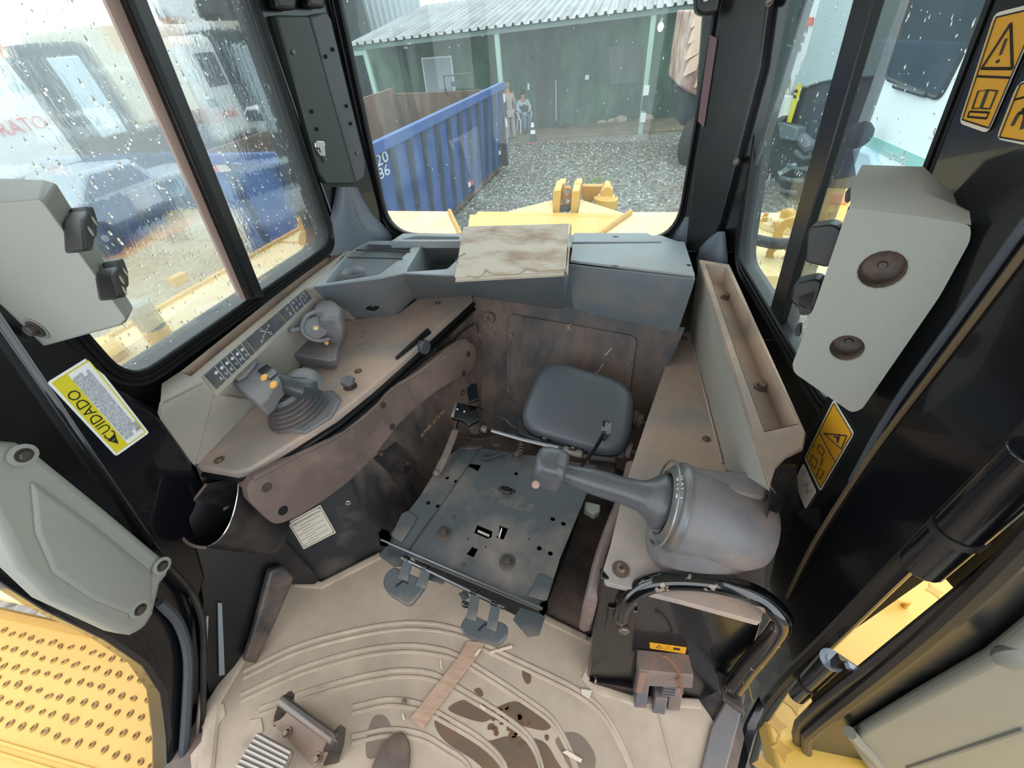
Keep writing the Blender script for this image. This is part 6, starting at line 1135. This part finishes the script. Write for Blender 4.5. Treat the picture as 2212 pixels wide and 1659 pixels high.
def paddle(pts, arms, zb, sid):
    g = B(); A = [PB(px, py, -.02) for px, py in pts]; ce = sum(A, V()) / len(A); A = rounded(A, .02, 4)
    g.loft([[ce + (p - ce) * .9 - V((0, 0, .022)) for p in A], [p - V((0, 0, .016)) for p in A], [p - V((0, 0, .004)) for p in A], [ce + (p - ce) * .92 for p in A]]); pdl = obj('paddle_lever', g, mat('black_lever_plastic', (78, 82, 86), .34, dust=.6, dc=(132, 118, 106), ds=9, lo=.5, hi=.66), sb, bevel=.003)
    for a, e in arms: g = B(); g.prism([PB(a[0] - 6, a[1] - 2, -.008), PB(a[0] + 12, a[1] + 6, -.008), PB(e[0] + 14, e[1] + 4, -.018), PB(e[0] - 8, e[1] - 4, -.018)], (0, 0, -.007)); obj('arm', g, mat('black_lever_plastic', (52, 54, 57)), pdl, bevel=.002); g = B(); g.lathe(PB(a[0] - 6, a[1] - 4, -.012), sU, [(0, .009), (.018, .009)], 12); obj('clamp', g, M_blkclean, pdl)
    c = ce + V((0, 0, .0015)); 
    g = B(); g.tube([c - sU * .012 - sV * .012, c - sU * .002 + sV * .008, c + sU * .016 + sV * .006], .003, 6, flat=.4, up=(0, 0, 1)); obj('embossed_arrow', g, M_blk, pdl)
paddle([(830, 1240), (850, 1222), (872, 1234), (912, 1250), (922, 1262), (890, 1304), (878, 1306), (838, 1282), (826, 1262)], [((878, 1210), (866, 1252)), ((918, 1228), (905, 1268))], 0, 0)
paddle([(1002, 1336), (1012, 1322), (1062, 1346), (1078, 1340), (1098, 1352), (1096, 1372), (1080, 1392), (1050, 1388), (1000, 1368), (993, 1352)], [((1024, 1280), (1014, 1338)), ((1068, 1304), (1058, 1360))], 0, 1)
g = B(); g.lathe(PB(1006, 1306, -.02), sU, [(-.012, .006), (.0, .009), (.012, .006)], 10); obj('stub', g, M_blkclean, sb)
# mechanism behind the plate
g = B(); g.tube([PB(944, 1020, .02), PB(962, 985, .035), PB(984, 930, .05)], .014, 8, flat=.5); g.ball(PB(943, 1022, .02), .014, 10, 6); obj('gas_damper', g, mat('damper_grey', (96, 92, 90), .45, dust=.5, ds=12), sb)
g = B(); g.tube([PB(984, 930, .05), PB(990, 900, .07)], .006, 8); obj('damper_rod', g, M_chrome, sb)
def mp(nm, pts, h, th, m, bv_=.002): g = B(); g.prism([PB(px, py, h) for px, py in pts], (0, 0, th)); return obj(nm, g, m, sb, bevel=bv_)
mp('bracket', [(984, 868), (1030, 878), (1036, 905), (1012, 920), (1000, 908), (974, 902)], .13, -.012, M_blkclean); mp('bracket', [(1008, 840), (1018, 828), (1030, 828), (1034, 862), (1012, 868)], .16, -.012, M_blkclean)
mp('bracket_edge', [(974, 900), (984, 868), (988, 870), (980, 900)], .135, -.01, M_chrome, 0)
for px, py in ((988, 884), (1003, 889)): g = B(); g.ball(PB(px, py, .131), .005, 8, 6); obj('rivet', g, M_chrome, sb)
g = B(); g.lathe(PB(1022, 918, .08), (1, -.25, .05), [(0, .03), (.022, .032), (.024, .026), (.03, .026), (.031, .012)], 22); obj('reel', g, mat('reel_grey', (62, 60, 58), .45, dust=.4, ds=14), sb)
for k in range(3): g = B(); g.lathe(PB(1028, 920, .08), (1, -.25, .05), [(.022 + k * .0, .0262 - k * .006), (.026, .0262 - k * .006), (.026, .022 - k * .006)], 20, cap=False); obj('reel_coil', g, M_steel2, sb)
g = B(); g.lathe(PB(1032, 922, .08), (PB(1064, 932, .07) - PB(1032, 922, .08)), [(0, .014), (.035, .014)], 14); obj('hub_tube', g, mat('worn_hub', (108, 102, 96), .4, metal=.4, dust=.5, ds=14), sb)
g = B(); g.tube([PB(1062, 930, .075), PB(1130, 950, .075), PB(1206, 968, .075)], .0065, 6); obj('cross_shaft', g, mat('shaft_grey', (150, 150, 152), .35, metal=.6), sb)
g = B(); g.tube(cat([PB(px, py, z) for px, py, z in ((1032, 878, .12), (1055, 893, .11), (1090, 905, .09), (1105, 920, .07), (1122, 926, .06))], 5), .005, 6); obj('cable', g, M_rub, sb)
g = B(); g.tube(cat([PB(px, py, z) for px, py, z in ((985, 930, .04), (1000, 942, .03), (1040, 948, .03), (1090, 938, .04))], 5), .003, 6); obj('cable', g, M_rub, sb)
sp_c = [PB(1102, 936, .04), PB(1118, 946, .035), PB(1128, 962, .03), (PB(1122, 978, .025)), PB(1112, 984, .02)]; base = cat(sp_c, 26); hel = []
for i, p in enumerate(base):
    t = (base[min(i + 1, len(base) - 1)] - base[max(i - 1, 0)]).normalized(); u, v, _ = frame_of(t); a = i * .72; hel.append(p + (u * math.cos(a) + v * math.sin(a)) * .011)
g = B(); g.tube(hel, .0032, 6); obj('coil_spring', g, M_steel2, sb)
g = B(); g.tube(cat([PB(px, py, z) for px, py, z in ((1108, 985, .02), (1090, 978, .015), (1072, 984, .012), (1050, 990, .01), (1046, 984, .012))], 4), [.005] * 12 + [.008] * 5, 8); obj('spring_hook', g, M_steel2, sb)
mp('base_tab', [(988, 958), (1000, 950), (1030, 962), (1046, 958), (1040, 968), (1012, 972), (994, 968)], .002, .004, M_steel2); mp('base_tab', [(1060, 955), (1078, 950), (1082, 962), (1066, 966)], .002, .003, M_steel2)
for px, py in ((1173, 928), (1234, 948)):
    mp('stepped_bracket', [(px - 6, py), (px + 12, py + 3), (px + 12, py + 28), (px - 6, py + 25)], .06, -.01, M_blk, .001)
    for k in range(2): mp('bracket_slot', [(px - 1, py + 9 + k * 8), (px + 7, py + 10 + k * 8), (px + 7, py + 13 + k * 8), (px - 1, py + 12 + k * 8)], .061, .001, M_cover, 0)
mp('rear_crossmember', [(1120, 905), (1180, 922), (1330, 958), (1330, 990), (1270, 985), (1120, 935)], .03, -.02, M_steel)
g = B(); g.prism([PB(px, py, z) for px, py, z in ((1303, 908, .27), (1315, 910, .27), (1313, 938, .24), (1302, 952, .22), (1298, 930, .25))], sU * .008); obj('tall_lever', g, M_blkclean, sb, bevel=.002)
g = B(); g.tube([PB(1305, 935, .25), PB(1285, 970, .12), PB(1256, 1008, .02)], .006, 6); obj('lever_link', g, M_blk, sb); g = B(); g.tube([PB(1290, 930, .1), PB(1276, 970, .06), PB(1268, 1005, .02)], .005, 6); obj('lever_link', g, M_steel2, sb)
g = B(); g.tube(cat([PB(px, py, z) for px, py, z in ((1250, 970, .06), (1275, 958, .08), (1300, 955, .09), (1306, 948, .1))], 4), .0035, 6); obj('hook_wire', g, M_steel2, sb)
mp('grey_cylinder', [(1218, 968), (1260, 980), (1256, 992), (1214, 980)], .04, .02, mat('cylinder_grey', (122, 118, 114), .4, dust=.5, ds=14), .006)
mp('grey_clip', [(1264, 1082), (1298, 1090), (1296, 1106), (1284, 1112), (1262, 1100)], -.02, -.03, M_cover, .004)
mp('track_block', [(1290, 995), (1332, 1000), (1330, 1030), (1286, 1024)], .0, -.03, M_steel2, .006)
for px, py, r in ((1376, 908, .034), (1352, 970, .036)):
    g = B(); c = PB(px, py, .06 if py < 940 else .04); fluted(g, c, (-1, .25, .05), r, .022, 8); kb_ = obj('fluted_knob', g, mat('knob_grey', (76, 78, 78), .45, dust=.5, ds=14), sb, bevel=.003)
    g = B(); g.lathe(c, (1, -.25, -.05), [(0, r * .8), (.018, r * .75), (.018, .006), (.05, .006)], 16); obj('spindle', g, M_conn, kb_)
# cushion thrown in the well
cN = V((-.10, -.42, .9)).normalized(); c0 = P(1245, 870, .42)
cc4 = [PN(px, py, c0, cN) for px, py in ((1112, 930), (1352, 1000), (1376, 838), (1176, 778))]
cs = thing('seat_cushion', 'black vinyl seat cushion leaning against the back of the well', 'cushion', c0 - V((0, .1, .1)))
obj('pad', pillow(cc4, cN, .075, 16, 4.2), M_vinyl, cs, sm=60)
n_ = 64; rngp = []
for i in range(n_):
    a = 2 * math.pi * i / n_; ca, sa = math.cos(a), math.sin(a); q = (abs(ca) ** 4.2 + abs(sa) ** 4.2) ** (-1 / 4.2); s, t = .5 + .5 * ca * q, .5 + .5 * sa * q
    rngp.append(cc4[0] * (1 - s) * (1 - t) + cc4[1] * s * (1 - t) + cc4[2] * s * t + cc4[3] * (1 - s) * t - cN * .004)
g = B(); g.tube(rngp, .004, 6, closed=True); obj('piping', g, M_blkclean, cs)
# ================================================================ COVERS ON THE PILLARS
YC = .45
lcov = thing('switch_cover', 'grey plastic pillar cover with two black switch pairs, upper left', 'cover', PY(150, 600, YC))
ff = [(-60, 438), (0, 438), (84, 430), (96, 440), (274, 690), (262, 702), (64, 757), (48, 750), (-60, 630)]
g = B(); fr_ = [PY(px, py, YC) for px, py in ff]; bk_ = [PY(px, py, YC + .09) for px, py in ((-60, 382), (0, 384), (96, 388), (122, 396), (288, 664), (274, 694), (70, 740), (55, 735), (-60, 610))]
g.loft([fr_, bk_]); obj('shell', g, M_cover, lcov, bevel=.008, seg=3)
g = B(); g.hexbolt(PY(78, 710, YC - .002), (0, -1, .1), .011, .012); obj('bolt', g, M_steel2, lcov); g = B(); g.lathe(PY(78, 710, YC - .001), (0, -1, 0), [(0, .022), (.001, .02)], 18); obj('bolt_recess', g, mat('cover_recess', (112, 112, 106), .6), lcov)
def LI(px, py, off=0): 
    n_ = (fr_[4] - fr_[3]).cross(bk_[3] - fr_[3]).normalized(); n_ = n_ if n_.x > 0 else -n_
    return PN(px, py, fr_[3] + n_ * off, n_), n_
for k, pts in enumerate((((180, 474), (190, 454), (203, 482), (208, 520), (203, 540), (187, 541)), ((190, 446), (202, 444), (213, 478), (213, 508), (208, 516), (200, 480)), ((246, 592), (255, 574), (269, 600), (277, 628), (274, 641), (256, 642)), ((257, 562), (267, 556), (279, 590), (281, 616), (276, 624), (268, 596)))):
    g = B(); A = [LI(px, py, .024)[0] for px, py in pts]; n_ = LI(0, 0)[1]; g.prism(A, -n_ * .024); sw = obj('rocker_switch', g, M_rub, lcov, bevel=.004)
    for q in (((195, 500),), ((203, 478),), ((262, 605), (268, 628)), ((270, 588),))[k]: c, n_ = LI(q[0], q[1], .0245); g = B(); g.lathe(c, n_, [(0, .007), (.001, .007)], 12); obj('symbol', g, mat('switch_symbol', (186, 180, 160), .5), sw)
lcv2 = thing('door_cover', 'long grey moulded cover with two bolts at the lower left door edge', 'cover', LW(200, 1150, .05))
o2_ = [(-70, 930), (0, 955), (46, 957), (80, 977), (230, 1100), (362, 1212), (368, 1222), (370, 1240), (352, 1262), (336, 1330), (318, 1360), (290, 1374), (262, 1370), (110, 1298), (40, 1230), (0, 1150), (-70, 1020)]
A = [LW(px, py, .07) for px, py in o2_]; ce = sum(A, V()) / len(A)
g = B(); g.loft([[p - NL * .06 for p in A], [p - NL * .015 for p in A], [ce + (p - ce) * .96 for p in A]]); obj('shell', g, M_cover, lcv2, bevel=.01, seg=3)
g = B(); g.loft([[LW(px, py, .07) for px, py in ((60, 1030), (200, 1130), (330, 1235), (330, 1300), (290, 1335), (200, 1300), (110, 1240), (70, 1150))], [LW(px, py, .078) for px, py in ((75, 1050), (200, 1145), (318, 1245), (318, 1295), (285, 1322), (200, 1288), (120, 1232), (85, 1150))]]); obj('raised_panel', g, M_cover, lcv2, bevel=.004, seg=3)
for px, py in ((48, 983), (300, 1316), (348, 1222)): g = B(); c = LW(px, py, .074); g.lathe(c, NL, [(0, .02), (.004, .02), (.005, .013), (.001, .012)], 18); rcs = obj('bolt_boss', g, M_cover, lcv2); g = B(); g.hexbolt(c + NL * .002, NL, .009, .008); obj('bolt', g, M_steel2, rcs)
# right cover with two recessed holes
rn = V((-.5, -.85, .12)).normalized(); rp0 = PX(1900, 650, .44)
def RC(px, py, off=0): return PN(px, py, rp0 + rn * off, rn)
rcv = thing('handle_cover', 'grey plastic pillar cover with two round screw recesses, upper right', 'cover', RC(1880, 800))
fo = [(1832, 448), (1990, 468), (2098, 486), (2096, 520), (2030, 640), (1862, 884), (1840, 892), (1716, 806), (1711, 788), (1760, 660)]
hls = [circ(RC(1905, 583), *frame_of(rn)[:2], .027, 18), circ(RC(1829, 752), *frame_of(rn)[:2], .022, 18)]
g = B(); FO = rounded([RC(px, py) for px, py in fo], .008, 3); g.plate(FO, hls, -rn * .004); obj('face', g, M_cover, rcv)
hf = [(1832, 448), (1990, 468), (2098, 486)]; hb = [(1862, 356), (1995, 360), (2094, 452)]
g = B(); g.strip([RC(px, py) for px, py in ((1836, 449), (1990, 468), (2098, 486))], [RC(1836 + (x - 1836) * .98, 410 + (y - 410) * .9, -.012) for x, y in ((1838, 402), (1992, 412), (2100, 464))]); g.strip([RC(1836 + (x - 1836) * .98, 410 + (y - 410) * .9, -.012) for x, y in ((1838, 402), (1992, 412), (2100, 464))], [RC(px, py, -.06) for px, py in hb]); obj('top_slope', g, M_cover, rcv, sm=60)
sd = [RC(px, py) for px, py in fo]; g = B(); g.loft([[p - rn * .003 for p in sd], [p - rn * .07 for p in sd]], cap=False); obj('side_wall', g, M_cover, rcv)
for (px, py, r) in ((1905, 583, .027), (1829, 752, .022)):
    g = B(); c = RC(px, py); g.lathe(c, rn, [(-.034, .001), (-.033, r * .8), (-.028, r * .9), (-.005, r), (.0004, r * 1.05)], 24, cap=False); rc_ = obj('screw_recess', g, mat('recess_shade_brown', (78, 68, 60), .55, dust=.5, ds=16), rcv, sm=80); g = B(); g.lathe(c - rn * .032, rn, [(0, .006), (.003, .005), (.003, .003)], 12); obj('screw', g, M_steel2, rc_)  # dusty brown recess, colour darkened to paint the shade of depth
for k, (pts, dep) in enumerate(((((1744, 500), (1752, 490), (1800, 484), (1822, 500), (1800, 570), (1786, 578), (1738, 566)), .06), (((1710, 625), (1718, 612), (1762, 602), (1778, 610), (1762, 668), (1736, 672), (1706, 652)), .05), (((1722, 640), (1765, 625), (1752, 680), (1728, 682)), .04), (((1718, 706), (1730, 702), (1728, 728), (1716, 726)), .02), (((1826, 412), (1842, 404), (1850, 410), (1832, 440), (1824, 436)), .03))):
    g = B(); g.prism(rounded([RC(px, py, -.015) for px, py in pts], .006, 3), -rn * dep); obj('clip_knob', g, M_rub, rcv, bevel=.006)
# ================================================================ DECALS
def decal(nm, lb, cat_, fn, outer, m, r=.004, border=None, brd=.94):
    d_ = thing(nm, lb, cat_, fn(*outer[0], .002)); o = rounded([fn(px, py, .0006) for px, py in outer], r, 3); n_ = (o[1] - o[0]).cross(o[len(o) // 2] - o[0]).normalized(); n_ = n_ if n_.dot(CAM - o[0]) > 0 else -n_
    g = B(); g.prism(o, n_ * .0008); obj('backing', g, border or m, d_)
    if border: ce = sum(o, V()) / len(o); g = B(); g.prism([ce + (p - ce) * brd + n_ * .0009 for p in o], n_ * .0005); obj('face', g, m, d_)
    return d_, n_
def LWd(px, py, off=0): return LW(px, py, .021 + off)
ca = [(101, 826), (193, 769), (322, 935), (250, 986)]
cd_, cn2 = decal('caution_sticker', 'white and yellow CUIDADO caution sticker on the left black pillar', 'sticker', LWd, ca, M_white, .006)
cq = [LWd(px, py, .0018) for px, py in ca]
def CQ(s, t, h=0): return cq[0].lerp(cq[3], s).lerp(cq[1].lerp(cq[2], s), t) + cn2 * h
g = B(); g.prism([CQ(.03, .06), CQ(.97, .06), CQ(.97, .40), CQ(.03, .40)], cn2 * .0005); obj('yellow_band', g, M_ylabel, cd_)
su = (cq[0] - cq[3]).normalized(); sv_ = cn2.cross(su)
for a, b_2 in (((.03, .93), (.97, .93)), ((.03, .06), (.03, .93)), ((.97, .06), (.97, .93))): g = B(); g.tube([CQ(*a, .0003), CQ(*b_2, .0003)], .0014, 4); obj('border', g, M_ylabel, cd_)
text('CUIDADO', CQ(.5, .24, .0006), su, sv_, .03, M_ink, cd_, sx=.95); g = B(); g.prism([CQ(.80, .10, .0006), CQ(.90, .24, .0006), CQ(.78, .34, .0006)], cn2 * .0004); tr3 = obj('warning_triangle', g, M_ink, cd_); text('!', CQ(.83, .23, .0012), su, sv_, .012, M_ylabel, tr3)
lines = ['NAO OPERE NEM TRABALHE NESTA MAQUINA, SEM TER LIDO E ENTENDIDO AS INSTRU-', 'COES E ADVERTENCIAS CONTIDAS NOS MANUAIS DE OPERACAO E MANUTENCAO. PER-', 'MITIR QUE SE NAO SIGAM AS INSTRUCOES OU ADVERTENCIAS CONTIDAS NOS MANUAIS', 'PODE RESULTAR EM LESOES OU MORTE. CONSULTE QUALQUER REVENDEDOR', 'PARA A SUBSTITUICAO DOS MANUAIS. A MANUTENCAO ADEQUADA E DE SUA RESPON-', 'SABILIDADE.']
for k, s_ in enumerate(lines): text(s_, CQ(.5 if k < 5 else .85, .46 + k * .083, .0006), su, sv_, .0092, mat('label_blue_ink', (58, 62, 100), .6), cd_, sx=.46)
def RWd(px, py, off=0): return RW(px, py, .031 + off)
def warn(lb, outer, sp, inv=True):
    d_, n_ = decal('warning_sticker', lb, 'sticker', RWd, outer, M_warn, .008, M_cream, .93); q = [RWd(px, py, .0025) for px, py in outer]
    def W(s, t, h=0): return q[0].lerp(q[1], s).lerp(q[3].lerp(q[2], s), t) + n_ * h
    g = B(); g.tube([W(.06, sp), W(.94, sp)], .0012, 4); obj('divider_line', g, M_ink, d_)
    for a, b_2 in (((.05, .04), (.95, .04)), ((.95, .04), (.95, .96)), ((.95, .96), (.05, .96)), ((.05, .96), (.05, .04))): g = B(); g.tube([W(*a), W(*b_2)], .0008, 4); obj('border', g, M_ink, d_)
    return d_, n_, W
d1, n1, W = warn('yellow warning sticker with triangle and book symbol, top right pillar', [(2150, 28), (2260, 0), (2135, 288), (2073, 266)], .55)
pts = [W(.45, .12), W(.12, .48), W(.9, .48)]
for i in range(3): g = B(); g.tube([pts[i], pts[(i + 1) % 3]], .0016, 4); obj('warning_triangle', g, M_ink, d1)
g = B(); g.tube([W(.48, .24), W(.48, .37)], .0016, 4); g.ball(W(.48, .42), .002, 6, 4); obj('exclamation_mark', g, M_ink, d1)
for loop in (((.25, .68), (.48, .66), (.48, .82), (.25, .84)), ((.52, .66), (.76, .66), (.76, .81), (.52, .82)), ((.2, .87), (.78, .84), (.78, .89), (.2, .92))): g = B(); g.tube([W(*p) for p in loop], .0012, 4, closed=True); obj('book_symbol', g, M_ink, d1)
d2, n2, W = warn('yellow warning sticker cut by the right frame edge, below the triangle sticker', [(2200, 180), (2330, 120), (2240, 318), (2153, 300)], .3)
g = B(); g.tube(cat([W(.25, .75), W(.3, .55), W(.45, .6), W(.5, .8)], 3), .002, 4); g.tube([W(.35, .5), W(.55, .5)], .002, 4); obj('pictogram', g, M_ink, d2)
d3_, n3, W = warn('yellow crush hazard sticker with arrows, lower right pillar', [(1802, 862), (1846, 936), (1772, 1062), (1738, 990)], .5)
for a, b_2 in (((.2, .44), (.9, .30)), ((.9, .30), (.85, .12)), ((.85, .12), (.2, .44))): g = B(); g.tube([W(*a), W(*b_2)], .0013, 4); obj('warning_triangle', g, M_ink, d3_)
g = B(); g.tube([W(.55, .3), W(.65, .26), W(.72, .3), W(.66, .2)], .002, 4); obj('pictogram', g, M_ink, d3_)
for loop in (((.25, .6), (.5, .57), (.5, .66), (.25, .68)), ((.2, .82), (.45, .78), (.5, .9), (.25, .92)), ((.62, .8), (.8, .76), (.8, .9), (.65, .93))): g = B(); g.tube([W(*p) for p in loop], .0012, 4, closed=True); obj('pictogram', g, M_ink, d3_)
g = B(); g.tube([W(.55, .66), W(.62, .76)], .0016, 4); obj('arrow', g, M_ink, d3_); text('E', W(.12, .72), (W(1, .5) - W(0, .5)), n3.cross(W(1, .5) - W(0, .5)), .016, M_ink, d3_)
d4, n4 = decal('white_tag', 'small cream tag beside the lower crush hazard sticker', 'sticker', RWd, [(1736, 1000), (1764, 1062), (1740, 1100), (1716, 1040)], M_cream, .006)
g = B(); g.tube([RWd(1735, 1050, .002), RWd(1746, 1045, .002), RWd(1742, 1065, .002), RWd(1752, 1060, .002)], .001, 4); obj('pictogram', g, M_inkgrey, d4); text('E', RWd(1738, 1022, .002), RWd(1760, 1040) - RWd(1736, 1000), V((0, 0, 1)), .014, M_inkgrey, d4)
# ================================================================ OPEN RIGHT DOOR
YD = .30
def DR(px, py, off=0): return PY(px, py, YD - off)
rd = thing('cab_door', 'opened right cab door with black frame, rubber seal and grey inner panel', 'door', DR(1900, 1500))
g = B(); g.prism([DR(px, py) for px, py in ((2290, 1115), (2083, 1282), (1857, 1457), (1757, 1532), (1718, 1570), (1712, 1592), (1716, 1620), (1745, 1720), (2290, 1720))], (0, .016, 0)); obj('frame', g, M_blk, rd, bevel=.008)
g = B(); g.tube(cat([DR(px, py, .006) for px, py in ((2290, 1100), (2100, 1290), (1940, 1430), (1760, 1575), (1742, 1600), (1752, 1650), (1790, 1740))], 5), .012, 8); obj('door_seal', g, mat('olive_seal', (36, 32, 28), .4), rd)
g = B(); A = [DR(px, py, .004) for px, py in ((2290, 1250), (2120, 1395), (1960, 1490), (1860, 1553), (1836, 1570), (1832, 1592), (1870, 1650), (1910, 1740), (2290, 1740))]; ce = sum(A, V()) / len(A); g.loft([A, [ce + (p - ce) * .97 - V((0, .02, 0)) for p in A]]); obj('inner_panel', g, M_doorpan, rd, bevel=.008, seg=3)
g = B(); g.tube(cat([DR(px, py, .026) for px, py in ((1836, 1582), (1850, 1600), (1878, 1628), (1896, 1652))], 4), .012, 8); obj('panel_lip', g, M_doorpan, rd); g = B(); g.tube([DR(2212, 1575, .026), DR(1960, 1659, .026)], .004, 6); obj('panel_crease', g, M_doorpan, rd)
g = B(); g.ball(DR(2206, 1420, .024), .03, 14, 8, ax=(0, 1, 0), sz=.5); obj('panel_dimple', g, M_doorpan, rd)
for k, (a, e, r) in enumerate((((1992, 1222), (2250, 978), .021), ((1722, 1500), (1796, 1426), .017))):
    A, E_ = PY(*a, .34), PY(*e, .34); g = B(); g.tube([A, E_], r * 1.15, 16); hg = obj('hinge', g, M_blkclean, rd, bevel=.002)
    g = B(); g.tube([A.lerp(E_, .35), A.lerp(E_, .4)], r * 1.25, 16); obj('joint_ring', g, M_rub, hg)
    g = B(); q4 = (((2010, 1215), (2260, 980), (2300, 1100), (2078, 1290)), ((1748, 1490), (1815, 1425), (1862, 1456), (1760, 1535)))[k]; g.prism([PY(px, py, .325) for px, py in q4], (0, .012, 0)); obj('leaf', g, M_blk, hg)
    if k: g = B(); g.lathe(E_, (E_ - A), [(0, r * 1.2), (.004, r * 1.2), (.004, r * .6), (.008, r * .55)], 16); obj('washer', g, mat('blue_grey_washer', (150, 158, 172), .35, metal=.5), hg); g = B(); g.box(PY(1842, 1444, .32), (.03, .012, .008), ux=(1, -.2, -.6)); obj('stop_pin', g, mat('blue_grey_washer', (150, 158, 172), .35), hg)
# ---------------------------------------------------------------- tidy: move every top-level Empty to the base of what it carries
bpy.context.view_layer.update()
for o in [o for o in SC.objects if o.type == 'EMPTY' and o.parent is None]:
    pts = []
    def walk(x):
        for c in x.children:
            if c.type == 'MESH': pts.extend(WL[c.name] + V(b) for b in (c.bound_box[0], c.bound_box[6]))
            walk(c)
    walk(o)
    if not pts: continue
    base = V(((min(p.x for p in pts) + max(p.x for p in pts)) / 2, (min(p.y for p in pts) + max(p.y for p in pts)) / 2, min(p.z for p in pts)))
    d = base - o.location; o.location = base
    for c in o.children: c.location -= d
